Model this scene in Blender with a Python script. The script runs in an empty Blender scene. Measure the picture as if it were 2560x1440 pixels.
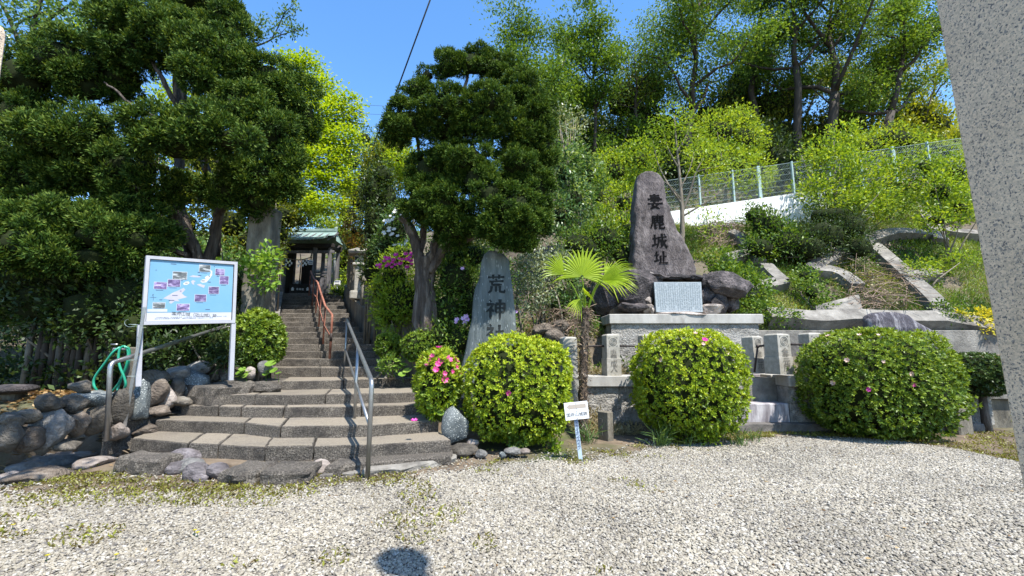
import bpy, bmesh, math, random
import numpy as np
from mathutils import Vector, Matrix, noise
from mathutils.bvhtree import BVHTree

S = bpy.context.scene
COL = S.collection
R = math.radians

# ------------------------------------------------------------------ camera, sky, sun, exposure
F = 1100.0                      # focal length in photo pixels (2560 wide)
H = 1.25                        # eye height above the court
PITCH = math.atan(160.0 / F)
cd = bpy.data.cameras.new("camera")
cam = bpy.data.objects.new("camera", cd)
COL.objects.link(cam)
cam.location = (0, 0, H)
cam.rotation_euler = (math.pi / 2 + PITCH, 0, 0)
cd.sensor_width = 36.0
cd.lens = 36.0 * F / 2560.0
cd.clip_start = 0.05
cd.clip_end = 2000
S.camera = cam

SUN_EL, SUN_AZ = R(61), R(143)      # azimuth clockwise from +Y
world = bpy.data.worlds.new("World")
S.world = world
world.use_nodes = True
wn = world.node_tree
wn.nodes.clear()
sky = wn.nodes.new("ShaderNodeTexSky")
sky.sky_type = 'NISHITA'
sky.sun_disc = False
sky.sun_elevation = SUN_EL
sky.sun_rotation = SUN_AZ
sky.air_density = 1.0
sky.dust_density = 0.3
sky.ozone_density = 2.0
bg = wn.nodes.new("ShaderNodeBackground")
bg.inputs["Strength"].default_value = 0.15
sky.altitude = 0
wo = wn.nodes.new("ShaderNodeOutputWorld")
hsv = wn.nodes.new("ShaderNodeHueSaturation")
hsv.inputs["Saturation"].default_value = 1.22
wn.links.new(sky.outputs[0], hsv.inputs["Color"])
wn.links.new(hsv.outputs[0], bg.inputs[0])
wn.links.new(bg.outputs[0], wo.inputs[0])

sd = bpy.data.lights.new("sun", 'SUN')
sd.energy = 4.2
sd.angle = R(0.53)
sd.color = (1.0, 0.955, 0.89)
sun = bpy.data.objects.new("sun", sd)
COL.objects.link(sun)
sdir = Vector((math.sin(SUN_AZ) * math.cos(SUN_EL), math.cos(SUN_AZ) * math.cos(SUN_EL), math.sin(SUN_EL)))
sun.rotation_euler = sdir.to_track_quat('Z', 'Y').to_euler()
sun.location = sdir * 60

S.view_settings.view_transform = 'Standard'
S.view_settings.look = 'None'
S.view_settings.exposure = 1.27
S.view_settings.gamma = 1.0
S.view_settings.use_curve_mapping = False
S.render.engine = 'CYCLES'
S.cycles.max_bounces = 6
S.cycles.diffuse_bounces = 3
S.cycles.transmission_bounces = 4
S.cycles.use_denoising = True

# ------------------------------------------------------------------ pixel <-> place helpers
cp, sp = math.cos(PITCH), math.sin(PITCH)

def ray(px, py):
    dx, dy = (px - 1280.0) / F, (720.0 - py) / F
    return Vector((dx, cp - dy * sp, sp + dy * cp))

def P(px, py, Y):
    d = ray(px, py)
    return Vector((0, 0, H)) + d * (Y / d.y)

def G(px, py, z=0.0):
    d = ray(px, py)
    return Vector((0, 0, H)) + d * ((z - H) / d.z)

def sstep(a, b, x):
    t = np.clip((x - a) / (b - a), 0, 1)
    return t * t * (3 - 2 * t)

def hz(X, Y):
    """height of the terrain"""
    X = np.asarray(X, float); Y = np.asarray(Y, float)
    t = sstep(-2.5, 1.6, X)
    slope = 0.38 + 0.46 * t
    y0 = 7.2 - 0.2 * t
    h = np.maximum(0, slope * (Y - y0))
    zr = 5.40 + 0.15 * (X - 6)
    yr = y0 + zr / slope
    road = np.where(Y < yr, h, zr + np.maximum(0, Y - yr - 2.6) * 0.93)
    h = h * (1 - sstep(-1, 2.5, X)) + road * sstep(-1, 2.5, X)
    h = np.minimum(h, 15 + 0.04 * (Y - 25))
    h = h * (1 - sstep(1.4, 1.6, X) * (1 - sstep(8.72, 8.8, Y)))
    # bank beside the court, behind the shrubs and the stone wall on the left
    bank = 0.62 * sstep(5.4, 6.2, Y) * (1 - sstep(-5.2, -4.9, X))
    bank += 0.42 * sstep(-5.35, -5.6, X) * sstep(3.2, 4.0, Y) * (1 - sstep(5.4, 6.2, Y))
    bank2 = 0.75 * sstep(6.5, 7.6, Y) * sstep(-1.9, -1.5, X) * (1 - sstep(.7, 1.1, X))
    ter = 0.78 * sstep(7.6, 7.8, Y) * sstep(1.3, 1.5, X)
    return np.maximum(np.maximum(h, bank), np.maximum(bank2, ter))

def hzf(x, y):
    return float(hz(x, y))

def HILL(px, py, y0=6.5, y1=60):
    """first hit of the view ray with the terrain beyond y0"""
    d = ray(px, py); d = d / d.y
    ys = np.arange(y0, y1, 0.05)
    g = hz(d.x * ys, ys) - (H + d.z * ys)
    i = np.argmax(g > 0)
    y = ys[i] if g[i] > 0 else y1
    return Vector((d.x * y, y, hzf(d.x * y, y)))

# ------------------------------------------------------------------ object helpers
def origin(o):
    v = Vector((0, 0, 0))
    while o is not None:
        v += o.location
        o = o.parent
    return v

def tag(o, label=None, cat=None, group=None, kind=None):
    if label: o['label'] = label
    if cat: o['category'] = cat
    if group: o['group'] = group
    if kind: o['kind'] = kind
    return o

def thing(name, loc, label, cat, group=None):
    o = bpy.data.objects.new(name, None)
    o.empty_display_size = 0.2
    COL.objects.link(o)
    o.location = loc
    return tag(o, label, cat, group)

def mobj(name, V, Fc, m, parent=None, smooth=False, at=None, tint=None):
    """link one mesh object; V are world coordinates"""
    V = np.asarray(V, float).reshape(-1, 3)
    loc = Vector(at) if at is not None else Vector((0, 0, 0))
    off = loc if parent is None else origin(parent)
    me = bpy.data.meshes.new(name)
    me.from_pydata((V - np.array(off)).tolist(), [], Fc)
    if m is not None: me.materials.append(m)
    if smooth:
        me.polygons.foreach_set('use_smooth', [True] * len(me.polygons))
    me.update()
    o = bpy.data.objects.new(name, me)
    COL.objects.link(o)
    if parent is not None: o.parent = parent
    else: o.location = loc
    return o

def copy_tree(o, parent=None):
    c = o.copy(); COL.objects.link(c); c.parent = parent
    for ch in o.children: copy_tree(ch, c)
    return c

class MB:
    def __init__(s): s.v = []; s.f = []
    def add(s, V, Fc):
        n = len(s.v); s.v.extend([tuple(p) for p in V]); s.f.extend([tuple(i + n for i in f) for f in Fc])
        return s
    def box(s, c, d, b=0.0, rz=0.0, M=None):
        """box of centre c, size d, chamfer b"""
        hx, hy, hz_ = d[0] / 2, d[1] / 2, d[2] / 2
        if b <= 0:
            V = [(x * hx, y * hy, z * hz_) for z in (-1, 1) for y in (-1, 1) for x in (-1, 1)]
            Fc = [(0, 2, 3, 1), (4, 5, 7, 6), (0, 1, 5, 4), (1, 3, 7, 5), (3, 2, 6, 7), (2, 0, 4, 6)]
        else:
            V = []; 
            def ring(z, ix, iy, k):
                x, y = hx - ix, hy - iy
                return [(-x + k, -y, z), (x - k, -y, z), (x, -y + k, z), (x, y - k, z), (x - k, y, z), (-x + k, y, z), (-x, y - k, z), (-x, -y + k, z)]
            rs = [ring(-hz_, b, b, b), ring(-hz_ + b, 0, 0, b), ring(hz_ - b, 0, 0, b), ring(hz_, b, b, b)]
            for r_ in rs: V += r_
            Fc = [tuple(range(7, -1, -1)), tuple(range(24, 32))]
            for k in range(3):
                for i in range(8):
                    j = (i + 1) % 8
                    Fc.append((k * 8 + i, k * 8 + j, k * 8 + 8 + j, k * 8 + 8 + i))
        if M is None:
            M = Matrix.Rotation(rz, 4, 'Z')
        V = [Vector(c) + (M @ Vector(p)) for p in V]
        return s.add(V, Fc)
    def tube(s, pts, rad, n=8, caps=True, ridge=0.0):
        pts = [Vector(p) for p in pts]
        if not hasattr(rad, '__len__'): rad = [rad] * len(pts)
        m = len(pts); V = []; u = None
        for i in range(m):
            t = (pts[min(i + 1, m - 1)] - pts[max(i - 1, 0)])
            t = t.normalized() if t.length > 1e-9 else Vector((0, 0, 1))
            if u is None:
                u = t.orthogonal().normalized()
            else:
                u = (u - t * u.dot(t))
                u = u.normalized() if u.length > 1e-6 else t.orthogonal().normalized()
            w = t.cross(u)
            for k in range(n):
                a = 2 * math.pi * k / n
                V.append(pts[i] + (u * math.cos(a) + w * math.sin(a)) * rad[i] * (1 + ridge * (math.sin(a * 5 + i * .23) + .6 * math.sin(a * 9 - i * .31))))
        Fc = []
        for i in range(m - 1):
            for k in range(n):
                k2 = (k + 1) % n
                Fc.append((i * n + k, i * n + k2, (i + 1) * n + k2, (i + 1) * n + k))
        if caps:
            Fc.append(tuple(range(n - 1, -1, -1))); Fc.append(tuple((m - 1) * n + k for k in range(n)))
        return s.add(V, Fc)
    def build(s, name, m, parent=None, smooth=False, at=None):
        return mobj(name, s.v, s.f, m, parent, smooth, at)

def bend(p, r=0.07, n=5):
    """round the corners of a polyline of three or more points"""
    p = [Vector(q) for q in p]; out = [p[0]]
    for i in range(1, len(p) - 1):
        a, b, c = p[i - 1], p[i], p[i + 1]
        k = min(r, (a - b).length * .45, (c - b).length * .45)
        s_, e_ = b + (a - b).normalized() * k, b + (c - b).normalized() * k
        for j in range(n + 1):
            t = j / n
            out.append(s_ * (1 - t) ** 2 + b * 2 * t * (1 - t) + e_ * t * t)
    return out + [p[-1]]

# ------------------------------------------------------------------ materials
def newmat(name):
    m = bpy.data.materials.new(name); m.use_nodes = True
    nt = m.node_tree; nt.nodes.clear()
    out = nt.nodes.new("ShaderNodeOutputMaterial")
    return m, nt, out

def nd(nt, t, **kw):
    n = nt.nodes.new(t)
    for k, v in kw.items():
        if k in n.inputs: n.inputs[k].default_value = v
        else: setattr(n, k, v)
    return n

def c4(c): return (c[0], c[1], c[2], 1.0)

def ramp(nt, fac, stops):
    r_ = nt.nodes.new("ShaderNodeValToRGB")
    e = r_.color_ramp.elements
    while len(e) < len(stops): e.new(0.5)
    for i, (p, c) in enumerate(stops):
        e[i].position = p; e[i].color = c4(c)
    nt.links.new(fac, r_.inputs[0])
    return r_

def mix(nt, fac, a, b, mode='MIX'):
    m = nt.nodes.new("ShaderNodeMix"); m.data_type = 'RGBA'; m.blend_type = mode
    if isinstance(fac, (int, float)): m.inputs[0].default_value = fac
    else: nt.links.new(fac, m.inputs[0])
    for s_, v in ((6, a), (7, b)):
        if isinstance(v, tuple): m.inputs[s_].default_value = c4(v)
        else: nt.links.new(v, m.inputs[s_])
    return m.outputs[2]

def solid(name, cols, scale=5.0, detail=6.0, rough=0.8, bump=0.3, bscale=40.0, bdist=0.02, metal=0.0,
          stain=None, spots=None, objvar=0.0, stretch=(1, 1, 1), spec=0.35, vbump=0.0):
    """noise-mottled solid: cols = list of colours; stain = (colour, scale, lo, hi); spots = (colour, scale, radius)"""
    m, nt, out = newmat(name)
    tc = nt.nodes.new("ShaderNodeTexCoord")
    mp = nd(nt, "ShaderNodeMapping"); mp.inputs['Scale'].default_value = stretch
    oi = nt.nodes.new("ShaderNodeObjectInfo")
    cmb = nt.nodes.new("ShaderNodeVectorMath"); cmb.operation = 'ADD'
    sc = nt.nodes.new("ShaderNodeVectorMath"); sc.operation = 'SCALE'; sc.inputs[0].default_value = (37, 19, 53)
    nt.links.new(oi.outputs['Random'], sc.inputs['Scale'])
    nt.links.new(tc.outputs['Object'], cmb.inputs[0]); nt.links.new(sc.outputs[0], cmb.inputs[1])
    nt.links.new(cmb.outputs[0], mp.inputs[0])
    v = mp.outputs[0]
    nz = nd(nt, "ShaderNodeTexNoise", Scale=scale, Detail=detail, Roughness=0.65)
    nt.links.new(v, nz.inputs['Vector'])
    n = len(cols)
    stops = [(0.3 + 0.4 * i / max(1, n - 1), c) for i, c in enumerate(cols)]
    col = ramp(nt, nz.outputs[0], stops).outputs[0]
    if stain:
        n2 = nd(nt, "ShaderNodeTexNoise", Scale=stain[1], Detail=8.0, Roughness=0.7)
        nt.links.new(v, n2.inputs['Vector'])
        mr = nd(nt, "ShaderNodeMapRange"); mr.inputs[1].default_value = stain[2]; mr.inputs[2].default_value = stain[3]
        nt.links.new(n2.outputs[0], mr.inputs[0])
        col = mix(nt, mr.outputs[0], col, stain[0])
    if spots:
        vo = nd(nt, "ShaderNodeTexVoronoi", Scale=spots[1])
        nt.links.new(v, vo.inputs['Vector'])
        n3 = nd(nt, "ShaderNodeTexNoise", Scale=spots[1] * .25, Detail=3.0)
        nt.links.new(v, n3.inputs['Vector'])
        ml = nd(nt, "ShaderNodeMath"); ml.operation = 'MULTIPLY'; ml.inputs[1].default_value = spots[2] * 2
        nt.links.new(n3.outputs[0], ml.inputs[0])
        lt = nd(nt, "ShaderNodeMath"); lt.operation = 'LESS_THAN'
        nt.links.new(vo.outputs['Distance'], lt.inputs[0]); nt.links.new(ml.outputs[0], lt.inputs[1])
        col = mix(nt, lt.outputs[0], col, spots[0])
    if objvar:
        hs = nt.nodes.new("ShaderNodeHueSaturation")
        mr = nd(nt, "ShaderNodeMapRange"); mr.inputs[3].default_value = 1 - objvar; mr.inputs[4].default_value = 1 + objvar
        nt.links.new(oi.outputs['Random'], mr.inputs[0])
        nt.links.new(mr.outputs[0], hs.inputs['Value']); nt.links.new(col, hs.inputs['Color'])
        col = hs.outputs[0]
    b = nd(nt, "ShaderNodeBsdfPrincipled", Roughness=rough, Metallic=metal)
    b.inputs['Specular IOR Level'].default_value = spec
    nt.links.new(col, b.inputs['Base Color'])
    if bump:
        nb = nd(nt, "ShaderNodeTexNoise", Scale=bscale, Detail=5.0, Roughness=0.6)
        nt.links.new(v, nb.inputs['Vector'])
        bp = nd(nt, "ShaderNodeBump", Strength=bump, Distance=bdist)
        nt.links.new(nb.outputs[0], bp.inputs['Height'])
        nt.links.new(bp.outputs[0], b.inputs['Normal'])
    nt.links.new(b.outputs[0], out.inputs[0])
    return m

def leafmat(name, dark, mid, light, trans=0.35, rough=0.45, spec=0.35, tcol=None):
    m, nt, out = newmat(name)
    at = nd(nt, "ShaderNodeAttribute"); at.attribute_name = 'tint'
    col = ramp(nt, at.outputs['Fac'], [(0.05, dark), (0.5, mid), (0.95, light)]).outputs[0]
    b = nd(nt, "ShaderNodeBsdfPrincipled", Roughness=rough)
    b.inputs['Specular IOR Level'].default_value = spec
    nt.links.new(col, b.inputs['Base Color'])
    t = nt.nodes.new("ShaderNodeBsdfTranslucent")
    tc_ = mix(nt, 1.0, col, tcol or (1.35, 1.2, 0.5), 'MULTIPLY')
    nt.links.new(tc_, t.inputs['Color'])
    mx = nd(nt, "ShaderNodeMixShader"); mx.inputs[0].default_value = trans
    nt.links.new(b.outputs[0], mx.inputs[1]); nt.links.new(t.outputs[0], mx.inputs[2])
    nt.links.new(mx.outputs[0], out.inputs[0])
    return m

MAT = {}
MAT['soil'] = solid('soil', [(.05, .037, .026), (.125, .094, .063), (.20, .155, .108)], 2.3, bump=.6, bscale=30, stain=((.055, .075, .02), .55, .5, .66), rough=.95)
MAT['hill'] = solid('hillside', [(.045, .037, .024), (.125, .10, .07), (.075, .085, .03)], .9, bump=.8, bscale=12, bdist=.08, rough=.95)
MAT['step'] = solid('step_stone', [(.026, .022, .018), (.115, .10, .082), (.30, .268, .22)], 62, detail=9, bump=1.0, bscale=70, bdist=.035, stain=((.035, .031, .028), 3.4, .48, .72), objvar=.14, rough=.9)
MAT['tread'] = solid('worn_sunlit_tread', [(.125, .105, .078), (.195, .168, .128), (.27, .235, .182)], 60, detail=8, bump=.5, bscale=80, bdist=.015, stain=((.10, .09, .078), 2.2, .52, .8), objvar=.10, rough=.9)
MAT['rock'] = solid('garden_rock', [(.045, .04, .034), (.105, .092, .074), (.19, .168, .135)], 6, bump=1.0, bscale=32, bdist=.05, stain=((.26, .25, .22), 2.2, .58, .68), objvar=.3, rough=.85)
MAT['rockbrown'] = solid('brown_rock', [(.065, .052, .042), (.135, .108, .083), (.24, .2, .16)], 7, bump=1.0, bscale=34, bdist=.05, objvar=.25, rough=.85)
MAT['rockpurple'] = solid('purple_rock', [(.055, .048, .049), (.115, .102, .104), (.22, .2, .2)], 8, bump=1, bscale=16, bdist=.05, objvar=.2, rough=.85, stretch=(1, 1, 2))
MAT['rocklichen'] = solid('lichen_rock', [(.05, .06, .065), (.11, .125, .125), (.17, .185, .18)], 5, bump=.5, bscale=18, spots=((.40, .42, .39), 48, .27), rough=.8)
MAT['rockblue'] = solid('blue_rock', [(.08, .08, .078), (.16, .155, .145), (.28, .27, .25)], 6, bump=1, bscale=30, bdist=.04, objvar=.15, rough=.8)
MAT['darkrock'] = solid('dark_volcanic_rock', [(.018, .016, .016), (.05, .043, .042), (.15, .125, .12)], 5, bump=1.0, bscale=18, bdist=.07, objvar=.3, rough=.8)
MAT['tanrock'] = solid('tan_rock', [(.12, .10, .085), (.26, .22, .19), (.40, .36, .32)], 4.5, bump=.9, bscale=17, bdist=.05, objvar=.2)
MAT['monument'] = solid('monument_stone', [(.048, .039, .036), (.112, .094, .088), (.225, .194, .182)], 7, bump=1.0, bscale=34, bdist=.035, stain=((.045, .037, .04), 1.7, .5, .7), stretch=(1.3, 1, .45), rough=.85)
MAT['slate'] = solid('slate_stone', [(.05, .062, .062), (.10, .118, .115), (.19, .21, .205)], 4, bump=.7, bscale=26, bdist=.03, stretch=(1.6, 1, .16), spots=((.42, .45, .44), 34, .13), rough=.75)
MAT['concrete'] = solid('weathered_concrete', [(.105, .098, .085), (.185, .172, .148), (.29, .272, .238)], 3.6, bump=.5, bscale=40, bdist=.03, stain=((.06, .052, .046), 2.2, .50, .70), rough=.9)
MAT['coping'] = solid('coping_stone', [(.25, .24, .215), (.35, .335, .30), (.43, .415, .375)], 4, bump=.2, bscale=90, stain=((.10, .08, .066), 1.5, .54, .70), stretch=(1, 1, .5), rough=.85)
MAT['rough_wall'] = solid('hammered_stone_wall', [(.17, .157, .136), (.295, .277, .245), (.42, .40, .36)], 9, bump=1.0, bscale=30, bdist=.06, stain=((.30, .19, .10), .9, .62, .8), rough=.9)
MAT['stained'] = solid('stained_concrete_step', [(.10, .085, .09), (.26, .24, .25), (.62, .6, .6)], 2.6, bump=.3, bscale=50, stretch=(2.6, 1, .5), rough=.85)
MAT['kerb'] = solid('dark_kerb', [(.05, .047, .043), (.11, .10, .09), (.17, .155, .14)], 5, bump=.5, bscale=40)
MAT['post'] = solid('granite_post', [(.22, .205, .168), (.30, .282, .238), (.38, .36, .31)], 14, bump=.2, bscale=120, bdist=.008, stain=((.19, .17, .12), 1.3, .55, .75))
MAT['oldpost'] = solid('old_stone_post', [(.06, .053, .040), (.145, .128, .098), (.25, .225, .175)], 5, bump=.8, bscale=36, stain=((.035, .033, .028), 1.7, .52, .72), stretch=(1, 1, .4))
MAT['plaque'] = solid('plaque_stone', [(.19, .225, .24), (.25, .285, .30), (.32, .35, .36)], 30, bump=.1, bscale=100)
MAT['ink'] = solid('black_lettering', [(.004, .004, .0045), (.008, .008, .008)], 12, bump=0, rough=.95, spec=.05)
MAT['cut'] = solid('recess_shade', [(.010, .013, .013), (.02, .025, .025)], 12, bump=.3, bscale=40, rough=.9)  # dark tone paints recess shade; strokes and opening are not hollow
MAT['cut2'] = solid('carved_grey_lettering', [(.12, .11, .09), (.18, .165, .14)], 20, bump=.2, bscale=60)
MAT['glyph'] = solid('plaque_lettering', [(.13, .155, .165), (.18, .21, .22)], 30, bump=.1, bscale=60)
MAT['steel'] = solid('stainless_steel', [(.30, .30, .295), (.42, .42, .41)], 8, bump=.06, bscale=60, metal=.85, rough=.38)
MAT['rust'] = solid('rusty_red_pipe', [(.14, .05, .03), (.27, .105, .065), (.36, .17, .12)], 9, bump=.4, bscale=70, stain=((.07, .03, .02), 3, .52, .66), rough=.75)
MAT['iron'] = solid('dark_iron', [(.018, .014, .012), (.05, .038, .033)], 12, bump=.3, bscale=60, rough=.6, metal=.3)
MAT['white_frame'] = solid('white_painted_aluminium', [(.32, .325, .35), (.38, .385, .41)], 6, bump=.05, bscale=40, rough=.45, stain=((.38, .36, .33), 2.2, .62, .8))
MAT['white'] = solid('white_paint', [(.74, .74, .73), (.82, .82, .81)], 6, bump=.05, bscale=30, rough=.6)
MAT['wallwhite'] = solid('white_rendered_wall', [(.72, .72, .70), (.82, .82, .80)], 1.2, bump=.1, bscale=20, rough=.85)
MAT['mapblue'] = solid('faded_blue_print', [(.115, .265, .40), (.135, .29, .42), (.155, .31, .435)], 1.4, bump=0, rough=.4)
MAT['sheet'] = solid('faded_white_sheet', [(.40, .42, .46), (.46, .48, .51)], 3, bump=0, rough=.5)
MAT['land'] = solid('faded_pink_print', [(.33, .34, .42), (.42, .39, .45)], 14, bump=0, rough=.5)
MAT['landw'] = solid('pale_cream_print', [(.44, .44, .42), (.52, .51, .48)], 14, bump=0, rough=.5)
MAT['photo'] = solid('purple_photo_print', [(.035, .025, .06), (.13, .09, .20), (.42, .36, .55)], 17, bump=0, rough=.4, objvar=.25, stretch=(.8, .8, 1.8))
MAT['photog'] = solid('grey_photo_print', [(.03, .035, .04), (.10, .11, .11), (.52, .55, .56)], 15, bump=0, rough=.4, objvar=.2, stretch=(.6, .6, 2))
MAT['caption'] = solid('dark_caption_print', [(.04, .06, .12), (.08, .1, .16)], 10, bump=0)
MAT['hose'] = solid('green_hose', [(.012, .22, .13), (.02, .30, .18)], 6, bump=0, rough=.35, spec=.5)
MAT['bark'] = solid('juniper_bark', [(.03, .023, .018), (.09, .072, .058), (.23, .20, .17)], 7, bump=1.0, bscale=22, bdist=.06, stretch=(1.7, 1.7, .22), rough=.9)
MAT['twig'] = solid('grey_twig', [(.10, .085, .06), (.22, .185, .14)], 12, bump=.4, bscale=50, stretch=(1, 1, .4))
MAT['darkbark'] = solid('dark_bark', [(.022, .017, .012), (.06, .047, .035)], 6, bump=.6, bscale=22, stretch=(1, 1, .3))
MAT['deadstem'] = solid('dry_stem', [(.16, .11, .075), (.30, .22, .16)], 12, bump=.2, bscale=50)
MAT['palmfibre'] = solid('palm_fibre', [(.025, .017, .012), (.085, .06, .042), (.18, .14, .10)], 10, bump=1, bscale=40, bdist=.04, stretch=(1, 1, .4))
MAT['inner'] = solid('dark_shade_core', [(.012, .016, .006), (.022, .03, .01)], 6, bump=.6, bscale=25, rough=1, spec=.1)  # dark solid cores added inside foliage to block light and blacken gaps
MAT['oldwood'] = solid('weathered_timber', [(.05, .046, .046), (.115, .108, .11), (.2, .19, .195)], 5, bump=.5, bscale=26, stretch=(3, 3, .35))
MAT['darkwood'] = solid('dark_timber', [(.012, .010, .008), (.035, .03, .025)], 5, bump=.4, bscale=26, stretch=(3, 3, .4))
MAT['copper'] = solid('green_copper_roof', [(.13, .20, .17), (.20, .28, .25), (.30, .38, .35)], 3.5, bump=.15, bscale=30, rough=.55)
MAT['fencegreen'] = solid('pale_green_fence_paint', [(.26, .35, .33), (.32, .41, .39)], 6, bump=.05, bscale=30, rough=.5)
MAT['wire'] = solid('galvanised_wire', [(.20, .26, .25), (.27, .33, .32)], 6, bump=0, rough=.5, metal=.2)
MAT['cable'] = solid('black_cable', [(.012, .012, .014), (.02, .02, .022)], 6, bump=0, rough=.6)
MAT['pole'] = solid('grey_steel_pole', [(.33, .36, .38), (.43, .46, .48)], 4, bump=.05, bscale=40, rough=.5)
MAT['petal'] = leafmat('magenta_petal', (.50, .02, .22), (.66, .05, .36), (.74, .12, .45), .35, tcol=(1.1, .8, 1.1))
MAT['petalred'] = leafmat('crimson_petal', (.58, .03, .19), (.68, .07, .28), (.76, .16, .38), .35, tcol=(1.1, .8, 1.1))
MAT['petalpale'] = leafmat('faded_pink_petal', (.42, .26, .17), (.60, .40, .31), (.70, .54, .47), .35, tcol=(1.1, .9, .9))
MAT['petallilac'] = leafmat('lilac_petal', (.50, .28, .55), (.62, .38, .66), (.74, .55, .76), .35, tcol=(1.1, .8, 1.1))
MAT['petalwhite'] = leafmat('white_petal', (.68, .68, .62), (.78, .78, .74), (.82, .82, .8), .3, tcol=(1, 1, .9))
MAT['palm'] = leafmat('palm_leaf', (.17, .27, .015), (.30, .41, .02), (.42, .48, .03), .4, rough=.4)
# foliage palettes
def fol(n, d, m_, l, tr=.35, **k): MAT[n] = leafmat(n, d, m_, l, tr, **k)
fol('f_azalea', (.04, .095, .008), (.22, .32, .016), (.48, .54, .03), .35)
fol('f_azalea_dark', (.022, .06, .008), (.085, .155, .014), (.24, .32, .028), .3)
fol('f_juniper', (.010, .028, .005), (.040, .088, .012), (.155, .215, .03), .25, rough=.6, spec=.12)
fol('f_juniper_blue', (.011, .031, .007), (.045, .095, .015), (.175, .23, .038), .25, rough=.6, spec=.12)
fol('f_tree', (.04, .095, .014), (.115, .205, .028), (.24, .345, .055), .42, spec=.2)
fol('f_weed', (.11, .075, .028), (.17, .165, .03), (.26, .28, .045), .3)
fol('f_maple', (.11, .21, .012), (.245, .365, .016), (.38, .48, .03), .5)
fol('f_bright', (.09, .17, .014), (.20, .31, .025), (.34, .43, .04), .45)
fol('f_mid', (.035, .085, .012), (.09, .17, .022), (.20, .29, .045), .4)
fol('f_broad', (.03, .08, .018), (.08, .16, .04), (.26, .36, .16), .35, rough=.35)
fol('f_dark', (.010, .025, .006), (.03, .06, .012), (.075, .12, .025), .25)
fol('f_olive', (.035, .055, .009), (.10, .14, .016), (.27, .29, .03), .4)
fol('f_gold', (.10, .14, .012), (.22, .26, .02), (.34, .37, .03), .45)
fol('f_red', (.10, .05, .012), (.20, .11, .025), (.20, .20, .03), .4)
fol('f_silver', (.07, .10, .05), (.20, .25, .14), (.42, .46, .34), .3, rough=.35)
fol('f_grass', (.06, .12, .012), (.15, .23, .03), (.30, .34, .06), .35)
fol('f_drygrass', (.16, .13, .06), (.27, .23, .12), (.38, .34, .2), .25)
fol('f_iris', (.03, .075, .02), (.08, .15, .04), (.17, .25, .07), .3)
fol('f_round', (.09, .2, .02), (.17, .30, .04), (.28, .42, .08), .4, rough=.35)
fol('f_yellow', (.38, .36, .02), (.52, .47, .03), (.62, .55, .06), .4)

# ------------------------------------------------------------------ foliage builders
def unit(a):
    return a / np.maximum(np.linalg.norm(a, axis=1, keepdims=True), 1e-9)

def leafobj(name, Pn, D, N, L, W, m, parent=None, tint=None, fold=.25, at=None, kind=None, rng=None):
    """many leaves, each a folded diamond, as one mesh"""
    Pn = np.asarray(Pn, float); n = len(Pn)
    D = unit(np.asarray(D, float)); N = unit(np.asarray(N, float))
    Sd = unit(np.cross(D, N)); U = np.cross(Sd, D)
    L = np.broadcast_to(np.asarray(L, float).reshape(-1, 1), (n, 1)); W = np.broadcast_to(np.asarray(W, float).reshape(-1, 1), (n, 1))
    V = np.empty((n, 4, 3))
    V[:, 0] = Pn
    V[:, 1] = Pn + D * L * .5 + Sd * W * .5 + U * W * fold
    V[:, 2] = Pn + D * L
    V[:, 3] = Pn + D * L * .5 - Sd * W * .5 + U * W * fold
    off = np.array(origin(parent)) if parent is not None else np.array(at if at is not None else (0, 0, 0))
    V = (V - off).reshape(-1, 3)
    me = bpy.data.meshes.new(name)
    me.vertices.add(4 * n); me.vertices.foreach_set('co', V.ravel())
    me.loops.add(4 * n); me.loops.foreach_set('vertex_index', np.arange(4 * n, dtype=np.int32))
    me.polygons.add(n)
    me.polygons.foreach_set('loop_start', np.arange(0, 4 * n, 4, dtype=np.int32))
    me.polygons.foreach_set('loop_total', np.full(n, 4, dtype=np.int32))
    me.update(calc_edges=True)
    a = me.attributes.new('tint', 'FLOAT', 'FACE')
    if tint is None: tint = np.random.RandomState(n % 9973).rand(n)
    a.data.foreach_set('value', np.clip(np.asarray(tint, np.float32), 0, 1))
    me.materials.append(m)
    o = bpy.data.objects.new(name, me); COL.objects.link(o)
    if parent is not None: o.parent = parent
    elif at is not None: o.location = at
    if kind: o['kind'] = kind
    return o

_ICO = {}
def ico(sub):
    if sub not in _ICO:
        bm = bmesh.new(); bmesh.ops.create_icosphere(bm, subdivisions=sub, radius=1)
        bm.verts.index_update()
        _ICO[sub] = (np.array([v.co[:] for v in bm.verts]), [tuple(v.index for v in f.verts) for f in bm.faces]); bm.free()
    return _ICO[sub]

def lump(c, r, sub=2, amp=.12, freq=1.5, seed=0):
    V, Fc = ico(sub)
    k = np.array([1 + amp * noise.noise(Vector(p) * freq + Vector((seed * 3.1, seed, 0))) for p in V])
    return V * k[:, None] * np.array(r) + np.array(c), Fc

def blob_points(rng, blobs, n, inner=.25, keep=.78):
    """points in the outer shells of a union of ellipsoids; returns points and outward normals"""
    blobs = np.asarray(blobs, float)
    C, Rr = blobs[:, :3], blobs[:, 3:6]
    area = (Rr[:, 0] * Rr[:, 1] + Rr[:, 1] * Rr[:, 2] + Rr[:, 0] * Rr[:, 2])
    k = rng.choice(len(C), size=int(n * 1.7), p=area / area.sum())
    u = unit(rng.normal(size=(len(k), 3)))
    s = 1 - inner * rng.rand(len(k)) ** 1.5
    p = C[k] + u * Rr[k] * s[:, None]
    nn = unit(u / Rr[k])
    ok = np.ones(len(k), bool)
    for j in range(len(C) if keep > 0 else 0):
        q = (p - C[j]) / Rr[j]
        ok &= ~((np.sum(q * q, 1) < keep ** 2) & (k != j))
    p, nn = p[ok][:n], nn[ok][:n]
    return p, nn

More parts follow.
